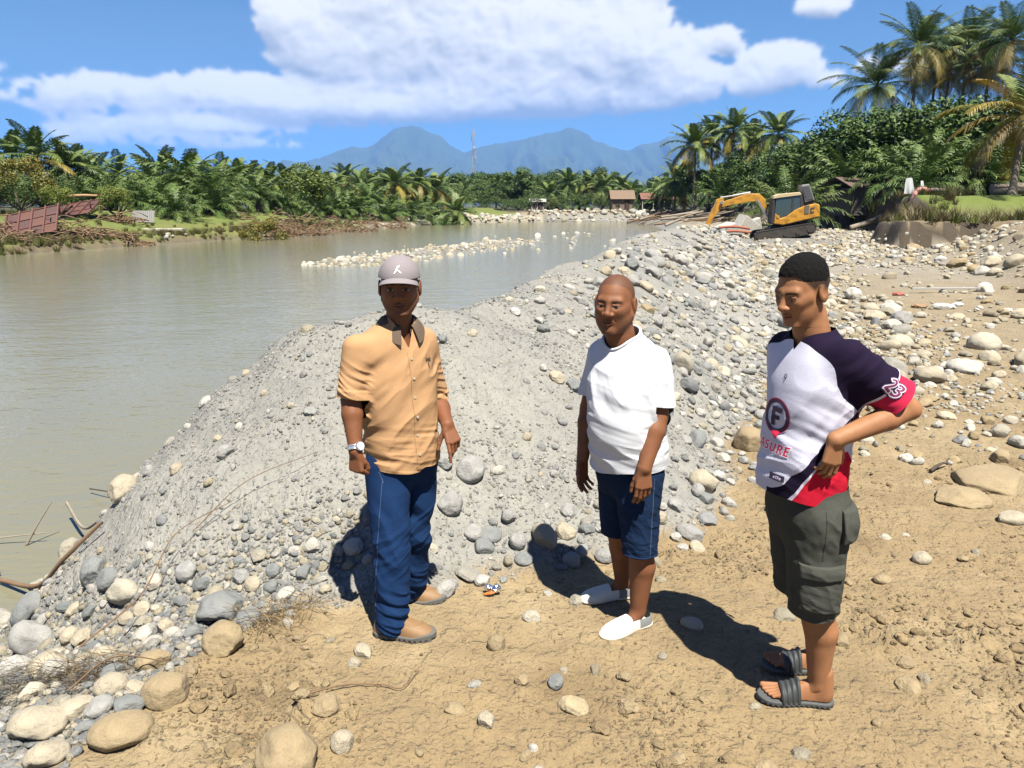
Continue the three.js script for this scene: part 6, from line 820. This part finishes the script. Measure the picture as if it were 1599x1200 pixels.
  // cab: posts, roof, panes
  const cab = mesh('cab', mergeGeometries([extr(P([[735, 428], [738, 232], [762, 218], [770, 428]]), 0.98, 0.62, 0.02), extr(P([[892, 345], [894, 205], [912, 203], [912, 335]]), 0.98, 0.62, 0.015), extr(P([[962, 300], [950, 195], [968, 200], [990, 290]]), 0.98, 0.62, 0.015), extr(P([[738, 430], [768, 350], [815, 390], [862, 374], [900, 340], [985, 296], [985, 350], [800, 432]]), 0.96, 0.62, 0.01)]), blk, E);
  mesh('cab_roof', extr(P([[745, 236], [755, 212], [790, 196], [945, 182], [962, 196], [955, 208], [800, 228]]), 1.06, 0.62, 0.03), std(lin(0.48, 0.38, 0.22), 0.6), cab);
  for (const [pts, z] of [[[[770, 350], [772, 235], [892, 215], [893, 345], [862, 372], [815, 386]], 1.08], [[[912, 335], [912, 212], [952, 204], [966, 296]], 1.08], [[[770, 350], [772, 235], [892, 215], [893, 345], [862, 372], [815, 386]], 0.17]]) mesh('cab_window', extr(P(pts), 0.02, z, 0), glass, cab);
  mesh('seat', mergeGeometries([extr(P([[800, 320], [800, 262], [840, 258], [846, 320]]), 0.45, 0.62, 0.03)]), std(lin(0.42, 0.40, 0.36), 0.8), cab);
  mesh('handrail', mergeGeometries([rod([...q(745, 420), 1.13], [...q(748, 250), 1.13], 0.02)]), blk, cab);
  const dc = new THREE.CylinderGeometry(0.09, 0.09, 0.02, 18); dc.rotateX(Math.PI / 2); dc.translate(...q(795, 375), 1.17); mesh('door_lock', dc, yel, E);
  // raised rear hood with louvres
  const hood = mesh('open_hood', extr(P([[962, 128], [1020, 118], [1070, 240], [1000, 262]]), 1.3, 0.3, 0.02), grey, E); for (let k = 0; k < 7; k++) { const t = k / 7; mesh('louvre', extr(P([[970 + 40 * t, 140 + 108 * t], [1022 + 44 * t, 130 + 104 * t], [1024 + 44 * t, 137 + 104 * t], [972 + 40 * t, 147 + 108 * t]]), 0.05, 0.97, 0), std(lin(0.12, 0.12, 0.12), 0.6), hood); }
  mesh('engine_bay', extr(P([[975, 295], [985, 245], [1065, 240], [1078, 272]]), 1.7, 0, 0.02), blk, E);
  // rear panel, grille and the angular emblem on the counterweight
  mesh('grille', extr(P([[995, 290], [1030, 284], [1030, 348], [998, 352]]), 0.03, 1.165, 0), std(lin(0.10, 0.09, 0.07), 0.7), E);
  mesh('emblem', mergeGeometries([extr(P([[1040, 305], [1072, 298], [1072, 308], [1040, 315]]), 0.03, 1.165, 0), extr(P([[1040, 314], [1050, 312], [1050, 344], [1040, 346]]), 0.03, 1.165, 0), extr(P([[1049, 335], [1072, 330], [1072, 340], [1049, 345]]), 0.03, 1.165, 0)]), std(lin(0.05, 0.045, 0.03), 0.6), E);
  // boom, stick, cylinders, bucket
  const boom = mesh('boom', extr(P([[735, 345], [712, 240], [662, 192], [570, 190], [372, 255], [360, 302], [430, 287], [580, 260], [640, 254], [672, 292], [712, 352]]), 0.42, -0.25, 0.03), yel, E);
  mesh('boom_cylinder', mergeGeometries([rod([...q(742, 395), 0.1], [...q(690, 310), 0.1], 0.085), rod([...q(690, 310), 0.1], [...q(640, 235), 0.1], 0.05)]), steel, boom);
  const stick = mesh('stick', extr(P([[318, 236], [372, 222], [380, 262], [336, 345], [296, 398], [268, 474], [234, 452], [262, 372], [298, 292]]), 0.32, -0.25, 0.03), yel, E);
  mesh('stick_cylinder', mergeGeometries([rod([...q(590, 182), -0.25], [...q(450, 208), -0.25], 0.07), rod([...q(450, 208), -0.25], [...q(350, 222), -0.25], 0.042)]), steel, stick);
  mesh('pivot_pin', (() => { const g = new THREE.CylinderGeometry(0.09, 0.09, 0.6, 16); g.rotateX(Math.PI / 2); g.translate(...q(362, 262), -0.25); return g; })(), steel, stick);
  mesh('bucket', extr(P([[238, 455], [272, 470], [300, 540], [250, 585], [190, 570], [205, 500]]), 0.9, -0.25, 0.03), mud, E);
}
// ---------------------------------------------------------------- wreckage, huts, mast, litter
const woodTex = tileTex(256, (u, v) => 0.75 + 0.2 * pfbm(u, (v * 0.15) % 1, 24, 3, 3) + 0.1 * pfbm(u, v, 8, 31, 3)), greyWood = std(lin(0.29, 0.245, 0.185), 0.95, { map: woodTex }), brownWood = std(lin(0.21, 0.125, 0.065), 0.9, { map: woodTex }), darkWood = std(lin(0.07, 0.05, 0.035), 0.95, { map: woodTex });
function limb(pts, r0, r1, seed = 1, K = 7) { const c = new THREE.CatmullRomCurve3(pts.map(p => V3(...p))), N = Math.max(8, pts.length * 5), pos = [], uv = [], idx = [], fr = c.computeFrenetFrames(N, false); for (let i = 0; i <= N; i++) { const t = i / N, p = c.getPointAt(t), r = mix(r0, r1, t) * (1 + 0.2 * noise(t * 7 + seed, seed)); for (let k = 0; k <= K; k++) { const a = k / K * 6.2832, e = r * (1 + 0.15 * Math.sin(a * 2 + seed)); pos.push(p.x + e * (Math.cos(a) * fr.normals[i].x + Math.sin(a) * fr.binormals[i].x), p.y + e * (Math.cos(a) * fr.normals[i].y + Math.sin(a) * fr.binormals[i].y), p.z + e * (Math.cos(a) * fr.normals[i].z + Math.sin(a) * fr.binormals[i].z)); uv.push(k / K, t * 2); } } for (let i = 0; i < N; i++) for (let k = 0; k < K; k++) { const a = i * (K + 1) + k; idx.push(a, a + 1, a + K + 1, a + 1, a + K + 2, a + K + 1); } for (const [e, o] of [[0, 0], [N, N * (K + 1)]]) for (let k = 1; k < K - 1; k++) idx.push(o, e ? o + k : o + k + 1, e ? o + k + 1 : o + k); const g = new THREE.BufferGeometry(); g.setAttribute('position', new THREE.Float32BufferAttribute(pos, 3)); g.setAttribute('uv', new THREE.Float32BufferAttribute(uv, 2)); g.setIndex(idx); g.computeVertexNormals(); return g; }
const gp = (x, f, dy = 0) => [x, groundY(x, f) + dy, -f];
const slab = (w, h, d, b = 0.02) => extr([[-w / 2, -h / 2], [w / 2, -h / 2], [w / 2, h / 2], [-w / 2, h / 2]], d, 0, b);
// --- sticks on the near shore and dirt
{
  const S = [[[[-3.42, 4.7, 0.03], [-3.0, 4.45, 0.06], [-2.72, 4.3, 0.07], [-2.45, 4.28, 0.09]], 0.017, 0.010, brownWood, 'curved brown branch lying on the cobble shore'], [[[-3.55, 5.75, 0.16], [-3.2, 5.35, 0.12], [-2.95, 5.15, 0.06]], 0.014, 0.010, greyWood, 'pale driftwood stick leaning from the stones over the water'], [[[-3.62, 5.3, 0.0], [-3.55, 5.35, 0.14], [-3.46, 5.42, 0.3]], 0.009, 0.004, greyWood, 'thin forked twig standing at the water edge'], [[[-4.2, 5.2, 0.02], [-3.9, 5.3, 0.05], [-3.5, 5.35, 0.08]], 0.008, 0.004, greyWood, 'thin pale twig floating at the water edge'], [[[-4.0, 5.1, -0.02], [-3.75, 4.95, 0.03], [-3.5, 4.8, 0.03]], 0.024, 0.018, greyWood, 'stout grey stick half in the water'], [[[-3.7, 6.35, 0.05], [-3.4, 6.2, 0.07], [-3.1, 6.15, 0.03]], 0.008, 0.003, darkWood, 'dark wet twig among shore litter'], [[[-0.80, 2.62, 0.012], [-0.66, 2.70, 0.02], [-0.52, 2.72, 0.012], [-0.44, 2.70, 0.014], [-0.38, 2.80, 0.02]], 0.004, 0.002, brownWood, 'thin brown root lying on the dirt in front'], [[[-1.95, 3.1, 0.1], [-1.8, 3.4, 0.16], [-1.74, 3.7, 0.16], [-1.5, 3.9, 0.08]], 0.004, 0.002, brownWood, 'thin bent stem over the grey cobbles'], [[[-1.7, 3.8, 0.04], [-1.45, 3.95, 0.12], [-1.1, 4.15, 0.06]], 0.003, 0.002, brownWood, 'thin wiry stem on the embankment nose'], [[[-1.75, 2.68, 0.05], [-1.6, 2.75, 0.12], [-1.42, 2.84, 0.03]], 0.004, 0.002, brownWood, 'thin dry stalk bent over the cream stones'], [[[3.0, 5.22, 0.02], [3.1, 5.28, 0.05], [3.2, 5.36, 0.03]], 0.014, 0.006, darkWood, 'dark splinter of wood on the dirt beside the flat slab'], [[[5.72, 11.6, 0.05], [5.9, 11.75, 0.08], [6.2, 11.9, 0.05]], 0.02, 0.012, darkWood, 'dark stick on the flood bed behind the elbow']];
  S.forEach(([p, a, b, m, label], i) => tag(mesh('stick', limb(p.map(([x, f, d]) => [x, Math.max(WATER, groundY(x, f)) + d, -f]), a, b, i + 1), m), label, 'stick', 'sticks on the shore and dirt'));
  const plank = mesh('plank', slab(0.42, 0.02, 0.05, 0.004), std(lin(0.45, 0.36, 0.24), 0.9, { map: woodTex })); plank.position.set(...gp(6.45, 12.4, 0.07)); plank.rotation.set(0.1, 1.1, 0.25); tag(plank, 'short pale plank propped on the flood bed stones', 'plank');
  const strip = mesh('metal_strip', slab(1.7, 0.03, 0.07, 0.005), std(lin(0.34, 0.34, 0.33), 0.6)); strip.position.set(...gp(9.6, 16.9, 0.10)); strip.rotation.y = 0.05; tag(strip, 'long thin grey metal strip lying on the flood bed', 'metal strip');
  // crumpled foil wrapper
  const fr = rng(8), crumple = (seed, w, h, d) => { const g = new THREE.IcosahedronGeometry(1, 5), p = g.attributes.position; for (let i = 0; i < p.count; i++) { const v = V3().fromBufferAttribute(p, i), k = 0.75 + 0.45 * Math.abs(fbm(v.x * 2.2 + seed, v.y * 2.2, v.z * 2.2, 3)); p.setXYZ(i, v.x * k * w, v.y * k * h, v.z * k * d); } g.computeVertexNormals(); return g; };
  const W = group('foil_wrapper', gp(-0.10, 3.47, 0.012)); tag(W, 'crumpled silver and orange foil wrapper on the dirt', 'wrapper'); const foil = new THREE.MeshStandardMaterial({ color: lin(0.75, 0.75, 0.78), metalness: 1, roughness: 0.18 }); const a = mesh('foil', crumple(1, 0.03, 0.022, 0.03), foil, W); a.position.set(0.022, 0.018, 0); const b = mesh('inner_foil', crumple(4, 0.026, 0.02, 0.022), foil, W); b.position.set(-0.018, 0.018, -0.012); const c = mesh('printed_side', crumple(2, 0.034, 0.008, 0.014), std(lin(0.45, 0.13, 0.02), 0.4), W); c.position.set(-0.012, 0.006, 0.026); c.rotation.z = 0.2;
  // scraps on the flood bed
  for (const [x, f, s, col, label] of [[8.3, 16.5, 0.16, [0.30, 0.08, 0.05], 'red plastic scrap on the flood bed'], [8.5, 14.6, 0.12, [0.7, 0.72, 0.74], 'white plastic bag scrap beside brown stones'], [9.0, 13.9, 0.11, [0.66, 0.66, 0.64], 'white crumpled plastic on the flood bed dirt'], [7.6, 14.3, 0.17, [0.25, 0.15, 0.07], 'rusty brown lump among flood bed stones'], [8.0, 14.1, 0.2, [0.36, 0.37, 0.38], 'grey plastic sheet scrap on the flood bed']]) { const m = mesh('litter', crumple(x, s, s * 0.35, s * 0.7), std(lin(...col), 0.7)); m.position.set(...gp(x, f, s * 0.2)); tag(m, label, 'litter', 'litter on the flood bed'); }
  // dry grass tangles
  const tangle = (seed, n, w, d, h, cols) => { const q = rng(seed), gs = []; const tb = new TB(); for (let k = 0; k < n; k++) { const p = [(q() - 0.5) * w, h * q() * q(), (q() - 0.5) * d], a = q() * 6.28, l = 0.06 + 0.16 * q(), c = cols[k % cols.length]; let prev = p; for (let j = 1; j <= 3; j++) { const nx = [prev[0] + Math.cos(a + j * 0.3 * (q() - 0.5)) * l / 3, Math.max(0, prev[1] + (q() - 0.45) * 0.03), prev[2] + Math.sin(a) * l / 3], wv = [0.0012, 0.0014, 0.0012]; tb.tri(sub3(prev, wv), add3(prev, wv), nx, c); tb.tri(add3(prev, wv), add3(nx, wv), nx, c); prev = nx; } } return tb.geo(); };
  const cols = [[0.22, 0.15, 0.07], [0.14, 0.095, 0.05], [0.30, 0.22, 0.11]], dm = std(0xffffff, 0.95, { vertexColors: true, side: THREE.DoubleSide });
  for (const [x, f, w, d, n, label, rot] of [[-2.0, 2.95, 0.62, 0.26, 700, 'tangle of dry grass between cream boulders and cobbles', 0.1], [-1.72, 2.86, 0.3, 0.22, 320, 'small tangle of dry grass beside the grey cobble', 0.4], [-2.15, 2.62, 0.3, 0.3, 260, 'dry grass at the bottom corner of the shore', 0], [-1.08, 3.24, 0.36, 0.12, 170, 'dry grass clump on the dirt edge left of the jeans', 0.75], [-3.35, 6.1, 0.7, 0.3, 500, 'dark rotting plant litter at the water edge', 0.3]]) { const m = mesh('dry_grass_clump', tangle(x * 10 | 0 + 50, n, w, d, 0.06, cols), dm); m.position.set(...gp(x, f, 0.015)); m.rotation.y = rot; tag(m, label, 'dry grass', 'dry grass on the near shore'); }
}
// --- driftwood heap at the river bend, logs
{
  const r = rng(31);
  for (let k = 0; k < 46; k++) { const x = 15.5 + 10 * r(), f = 80 + 26 * r(), L = 1.5 + 4.5 * r(), a = (r() - 0.5) * 1.6, b = 0.05 + 0.28 * r(), y0 = Math.max(WATER, groundY(x, f)) + 0.2 + 0.9 * r(); const m = mesh('driftwood_log', limb([[x - Math.cos(a) * L / 2, y0 - b * L / 2, -f - Math.sin(a) * L / 2], [x, y0 + 0.15 * (r() - 0.5), -f], [x + Math.cos(a) * L / 2, y0 + b * L / 2, -f + Math.sin(a) * L / 2]], 0.06 + 0.18 * r() * r(), 0.03 + 0.08 * r(), k), r() < 0.5 ? greyWood : brownWood); tag(m, 'bleached driftwood log in the heap at the river bend', 'log', 'driftwood heap at the river bend'); }
  const logs = [[[28.0, 46.2, 0.35], [29.5, 46.4, 0.42], [31.5, 46.6, 0.45], 0.32, 'thick tan log lying across the top of the green lawn', greyWood], [[27.8, 43.0, 0.0], [28.05, 43.1, 0.6], [28.4, 43.2, 1.15], 0.07, 'dark leaning post on the green lawn', darkWood], [[21.8, 44.4, 0.1], [23.4, 44.8, 0.25], [25.0, 45.2, 0.3], 0.12, 'grey log beside the pink pipe on the terrace edge', greyWood], [[24.2, 56, 0.3], [26.5, 56.4, 0.35], [28.6, 56.6, 0.3], 0.16, 'pale log on the bank behind the excavator', greyWood]];
  logs.forEach(([a, b, c, rad, label, m], i) => tag(mesh('log', limb([a, b, c].map(([x, f, d]) => [x, groundY(x, f) + d, -f]), rad, rad * 0.8, i + 40, 9), m), label, 'log'));
  const pp = mesh('pink_pipe', limb([gp(22.0, 44.0, 0.22), gp(22.6, 44.0, 0.22), gp(23.2, 44.1, 0.2)], 0.19, 0.19, 3, 14), std(lin(0.50, 0.22, 0.18), 0.6)); tag(pp, 'short pink pipe lying at the terrace edge', 'pipe');
  for (const [dy, dx] of [[0.55, 0], [0.28, 0.3]]) tag(mesh('steel_beam', limb([[13.2 + dx, groundY(13.4, 50) + dy, -50], [14.3, groundY(14.3, 50) + dy + 0.12, -50.2], [15.3 + dx, groundY(15.3, 50) + dy + 0.05, -50.4]], 0.075, 0.07, 2, 8), std(lin(0.28, 0.085, 0.045), 0.8)), dy > 0.4 ? 'upper rust-red pipe under the excavator boom' : 'lower rust-red pipe under the excavator boom', 'pipe', 'rusty pipes under the boom');
  const conc = std(lin(0.47, 0.45, 0.40), 0.9, { map: stoneTex, bumpMap: stoneRel, bumpScale: 0.02 });
  const blocks = [[16.4, 55, 1.35, 1.0, 1.0, 0.3, -0.55, 'large tilted concrete block behind the excavator boom'], [14.4, 53, 1.2, 0.6, 0.9, 0.5, 0.25, 'pale concrete slab heaped left of the tilted block'], [15.0, 52.5, 1.1, 0.5, 0.9, 0.9, -0.2, 'small concrete lump in front of the tilted block'], [17.6, 57.5, 1.3, 0.9, 0.5, 0.2, 0.3, 'white concrete piece showing above the boom']];
  for (const [x, f, w, h, d, ry, rz, label] of blocks) { const m = mesh('concrete_block', slab(w, h, d, 0.05), conc); m.position.set(...gp(x, f, h * 0.55 + 0.1)); m.rotation.set(0.1, ry, rz); tag(m, label, 'concrete', 'broken concrete by the excavator'); }
}
// --- collapsed red roofs on the left bank
{
  const red = [0, 1, 2].map(k => std(lin(0.080 + 0.02 * k, 0.032 + 0.006 * k, 0.028), 0.75, { map: woodTex })), rib = std(lin(0.11, 0.036, 0.030), 0.7);
  const roof = (x, f, w, d, dy, rot, label, nx, nz) => { const G = group('collapsed_roof', gp(x, f, dy)); { const X = V3(...rot[0]).normalize(), Z = V3(...rot[1]), Y = Z.clone().cross(X).normalize(); Z.copy(X).cross(Y); G.quaternion.setFromRotationMatrix(new THREE.Matrix4().makeBasis(X, Y, Z)); } tag(G, label, 'roof', 'collapsed red roofs'); for (let i = 0; i < nx; i++) for (let j = 0; j < nz; j++) { const g = new THREE.BoxGeometry(w / nx - 0.03, 0.04, d / nz - 0.03), m = mesh('roof_sheet', g, red[(i * 2 + j) % 3], G); m.position.set((i + 0.5) * w / nx - w / 2, 0.01 * ((i + j) % 2), (j + 0.5) * d / nz - d / 2); } for (let i = 0; i <= nx; i += 1) { const m = mesh('rafter', slab(0.07, 0.10, d + 0.2, 0.01), rib, G); m.position.set(i * w / nx - w / 2, 0.09, 0); } for (let j = 0; j <= nz; j++) { const m = mesh('batten', slab(w + 0.1, 0.06, 0.06, 0.01), rib, G); m.position.set(0, 0.05, j * d / nz - d / 2); } return G; };
  roof(-27.9, 45.6, 2.9, 2.3, 0.80, [[1, 0.22, -0.2], [0.5, -0.62, 0.75]], 'collapsed dark red roof sloping to the water, leftmost on the bank', 4, 3);
  roof(-31.4, 56.5, 3.2, 2.4, 0.45, [[1, 0.14, 0], [-0.3, -0.42, 0.85]], 'second collapsed dark red roof lying flatter behind the first', 4, 3);
  const beam = mesh('timber', limb([gp(-33.2, 57.8, 1.1), gp(-31.5, 57.8, 1.3), gp(-30.2, 57.9, 1.5)], 0.11, 0.09, 5), std(lin(0.40, 0.25, 0.12), 0.9, { map: woodTex })); tag(beam, 'orange-brown timber lying above the second red roof', 'timber');
  // brush heaps: tangled sticks, one thing each
  const r = rng(67); const heap = (x, f, w, h, n, label) => { const gs = []; for (let k = 0; k < n; k++) { const px = x + (r() - 0.5) * w, pf = f + (r() - 0.5) * w * 0.6, y = Math.max(WATER, groundY(px, pf)) + h * r() * r(), L = 0.5 + 1.3 * r(), a = r() * 6.28, b = (r() - 0.4) * 0.9; gs.push(limb([[px - Math.cos(a) * L / 2, y - b * L / 3, -pf - Math.sin(a) * L / 2], [px, y + 0.1, -pf], [px + Math.cos(a) * L / 2, y + b * L / 2, -pf + Math.sin(a) * L / 2]], 0.03 + 0.03 * r(), 0.015, k, 4)); } tag(mesh('brush_heap', mergeGeometries(gs), r() < 0.5 ? greyWood : brownWood), label, 'brush heap', 'flood-borne brush heaps on the left bank'); };
  for (const [x, f, w, h, n, l] of [[-30.6, 45.5, 3.0, 1.3, 90, 'brush heap beside the sloping red roof, at the photo border'], [-26.2, 46.8, 3.0, 1.3, 100, 'tall brush heap between the red roof and the grass'], [-27.6, 43.2, 4.5, 0.6, 90, 'low brush heap under the sloping red roof by the water'], [-28.6, 57, 3, 1.0, 70, 'brush heap with dry straw right of the second roof'], [-24.3, 49, 3, 0.5, 60, 'low driftwood strewn on the grassy bank edge'], [-17.6, 66, 5, 1.8, 150, 'big dark brush heap hanging from the bank under the olive tree'], [-19.4, 62.5, 4, 1.6, 120, 'brush heap at the bank foot left of the olive tree'], [-15.9, 75, 5, 1.3, 110, 'brush along the undercut bank beyond the olive tree'], [-13.6, 86, 5, 1.2, 90, 'last brush heap before the sand beach'], [19, 60, 5, 0.8, 80, 'brush heap below the bank behind the excavator']]) heap(x, f, w, h, n, l);
  const sheet = group('corrugated_sheet', gp(-27.6, 58.8, 0.45)); tag(sheet, 'grey corrugated sheet standing on the grassy bank', 'metal sheet'); { const g = new THREE.PlaneGeometry(1.7, 0.9, 60, 1), p = g.attributes.position; for (let i = 0; i < p.count; i++) p.setZ(i, 0.03 * Math.sin(p.getX(i) * 40)); g.computeVertexNormals(); const m = mesh('sheet', g, std(lin(0.20, 0.20, 0.19), 0.6, { side: THREE.DoubleSide }), sheet); m.rotation.x = -0.35; }
  const fs = mesh('concrete_slab', slab(3.0, 0.14, 1.2, 0.02), std(lin(0.5, 0.47, 0.4), 0.9, { map: stoneTex })); fs.position.set(...gp(-25.2, 56.5, 0.1)); fs.rotation.y = 0.1; tag(fs, 'pale flat slab on the grass beside the corrugated sheet', 'slab');
}
// --- huts
{
  const hut = (x, f, w, d, h, rise, roofC, wallC, label, open, ry = 0) => { const G = group('hut', [x, plantY(x, f), -f], ry); tag(G, label, 'hut', 'huts at the woods\' edge'); const wall = std(lin(...wallC), 0.9, { map: woodTex }), roof = std(lin(...roofC), 0.85, { map: woodTex }); if (!open) { const b = mesh('wall', new THREE.BoxGeometry(w, h, 0.12), wall, G); b.position.set(0, h / 2, d / 2); const b2 = mesh('wall', new THREE.BoxGeometry(0.12, h, d - 0.13), wall, G); b2.position.set(-w / 2 + 0.06, h / 2, 0); const b3 = mesh('wall', new THREE.BoxGeometry(0.12, h, d - 0.13), wall, G); b3.position.set(w / 2 - 0.06, h / 2, 0); const dr = mesh('door', slab(0.8, 1.8, 0.06, 0.01), darkWood, G); dr.position.set(w * 0.2, 0.92, d / 2 + 0.09); const wi = mesh('window', slab(0.7, 0.6, 0.06, 0.01), darkWood, G); wi.position.set(-w * 0.22, h * 0.6, d / 2 + 0.09); } else { const bw = mesh('wall', new THREE.BoxGeometry(w, h, 0.12), wall, G); bw.position.set(0, h / 2, -d / 2); } for (let k = 0; k < 4; k++) { const p = mesh('post', new THREE.CylinderGeometry(0.07, 0.08, h, 8), open ? std(lin(0.5, 0.48, 0.42), 0.9) : darkWood, G); p.position.set(mix(-w / 2, w / 2, k / 3), h / 2, d / 2 + 0.18); }
    for (const s of [-1, 1]) { const sl = Math.hypot(d / 2 + 0.4, rise), m = mesh('roof_slope', slab(w + 0.6, 0.08, sl, 0.015), roof, G); m.position.set(0, h + rise / 2 + 0.05, s * (d / 4 + 0.2)); m.rotation.x = s * Math.atan2(rise, d / 2 + 0.4); } return G; };
  hut(17.6, 127, 3.4, 3, 1.9, 1.4, [0.20, 0.135, 0.085], [0.22, 0.17, 0.12], 'brown thatched hut at the far shore', false); hut(23.5, 128, 5.2, 3, 1.9, 1.0, [0.20, 0.085, 0.06], [0.42, 0.40, 0.36], 'rusty roofed shelter with pale posts at the far shore', true); hut(4.2, 130, 2.2, 2, 1.5, 0.5, [0.4, 0.39, 0.36], [0.55, 0.53, 0.48], 'small whitish hut under the round tree at the far shore', false); hut(27.6, 62, 4.6, 4, 2.0, 0.8, [0.12, 0.075, 0.055], [0.10, 0.095, 0.085], 'dark wooden shack under the trees behind the flood bed', false, 0.15);
  // hanging white cloths beside the shack
  const clothMat = std(lin(0.36, 0.37, 0.38), 0.9, { side: THREE.DoubleSide }); [[24.9, 51.5, 0.35, 0.9, 'narrow white cloth hanging beside the dark shack'], [25.8, 51.6, 0.7, 1.0, 'wide white cloth hanging like a tent beside the shack'], [26.7, 51.7, 0.3, 0.8, 'white cloth strip nearest the lawn']].forEach(([x, f, w, h, label], q) => { const g = new THREE.PlaneGeometry(w, h, 24, 12), p = g.attributes.position; for (let i = 0; i < p.count; i++) { const t = 0.5 - p.getY(i) / h; p.setX(i, p.getX(i) * (0.55 + 0.6 * t)); p.setZ(i, 0.09 * Math.sin(p.getX(i) * 14 + q) * t + 0.25 * t); } g.computeVertexNormals(); const m = mesh('hanging_cloth', g, clothMat); m.position.set(...gp(x, f, h / 2 + 0.15)); tag(m, label, 'cloth', 'white cloths by the shack'); });
}
// --- lattice mast
{
  const f = 500, x = -24, H = 47, G = group('lattice_mast', [x, 1, -f]); tag(G, 'thin grey lattice radio mast against the mountains', 'mast'); const wm = std(lin(0.34, 0.34, 0.34), 0.6), rm = std(lin(0.22, 0.14, 0.13), 0.6); const w = y => mix(0.9, 0.55, y / H);
  for (let s = 0; s < 6; s++) { const gs = [], y0 = s * H / 6, y1 = (s + 1) * H / 6, C = [[-1, -1], [1, -1], [1, 1], [-1, 1]]; for (const [a, b] of C) gs.push(rod([a * w(y0), y0, b * w(y0)], [a * w(y1), y1, b * w(y1)], 0.06, 6)); for (let k = 0; k < 4; k++) { const ya = mix(y0, y1, k / 4), yb = mix(y0, y1, (k + 1) / 4); for (let c = 0; c < 4; c++) { const A = C[c], B = C[(c + 1) % 4]; gs.push(rod([A[0] * w(ya), ya, A[1] * w(ya)], [B[0] * w(yb), yb, B[1] * w(yb)], 0.035, 5)); gs.push(rod([A[0] * w(yb), yb, A[1] * w(yb)], [B[0] * w(yb), yb, B[1] * w(yb)], 0.035, 5)); } } mesh('mast_section', mergeGeometries(gs), s % 2 ? wm : rm, G); }
  for (const [y, a] of [[44, 0.4], [44, 2.5], [41, 4.4], [43, 5.4], [33, 1], [27, 3]]) { const g = new THREE.BoxGeometry(0.4, 2.2, 0.25); g.translate(0, 0, 1.1); const m = mesh('antenna', g, wm, G); m.position.y = y; m.rotation.y = a; } for (const [y, a] of [[36, 0.3], [30, 0.9], [22, -0.5]]) { const g = new THREE.CylinderGeometry(0.8, 0.6, 0.4, 16); g.rotateX(Math.PI / 2); g.translate(0, 0, 1.2); const m = mesh('dish', g, wm, G); m.position.y = y; m.rotation.y = a; } const tip = mesh('tip', rod([0, H, 0], [0, H + 4, 0], 0.08, 6), wm, G);
}
// base colours were mixed against a brighter card: bring every surface to its real-world reflectance
const done = new Set(); scene.traverse(o => { if (o.isMesh && !done.has(o.material)) { done.add(o.material); if (!o.material.metalness) o.material.color.multiplyScalar(0.68); } });
// ---------------------------------------------------------------- labels: where look-alikes share one, say which by its place
{
  const by = new Map(); for (const o of scene.children) { const l = o.userData.label; if (!l || !o.userData.category || o.userData.kind) continue; if (!by.has(l)) by.set(l, []); by.get(l).push(o); }
  const ord = n => { const w = ['leftmost', 'second', 'third', 'fourth', 'fifth', 'sixth', 'seventh', 'eighth', 'ninth', 'tenth', 'eleventh', 'twelfth']; return w[n] || `${n + 1}${(n + 1) % 10 === 1 && n !== 10 ? 'st' : (n + 1) % 10 === 2 && n !== 11 ? 'nd' : (n + 1) % 10 === 3 && n !== 12 ? 'rd' : 'th'}`; };
  for (const [l, list] of by) if (list.length > 1 && (list.length <= 12 || !/stone/.test(l))) { const at = o => { let x = o.position.x, z = o.position.z; if (!x && !z && o.geometry) { o.geometry.computeBoundingBox(); const c = o.geometry.boundingBox.getCenter(new THREE.Vector3()); x = c.x; z = c.z; } return x / -z; }; list.sort((a, b) => at(a) - at(b)).forEach((o, i) => { o.userData.label = i ? (i === list.length - 1 ? `${l}, rightmost` : `${l}, ${ord(i)} from left`) : `${l}, leftmost`; }); }
}
scene.traverse(o => { if (o.isMesh) { o.castShadow = true; o.receiveShadow = true; } });
renderer.render(scene, camera);
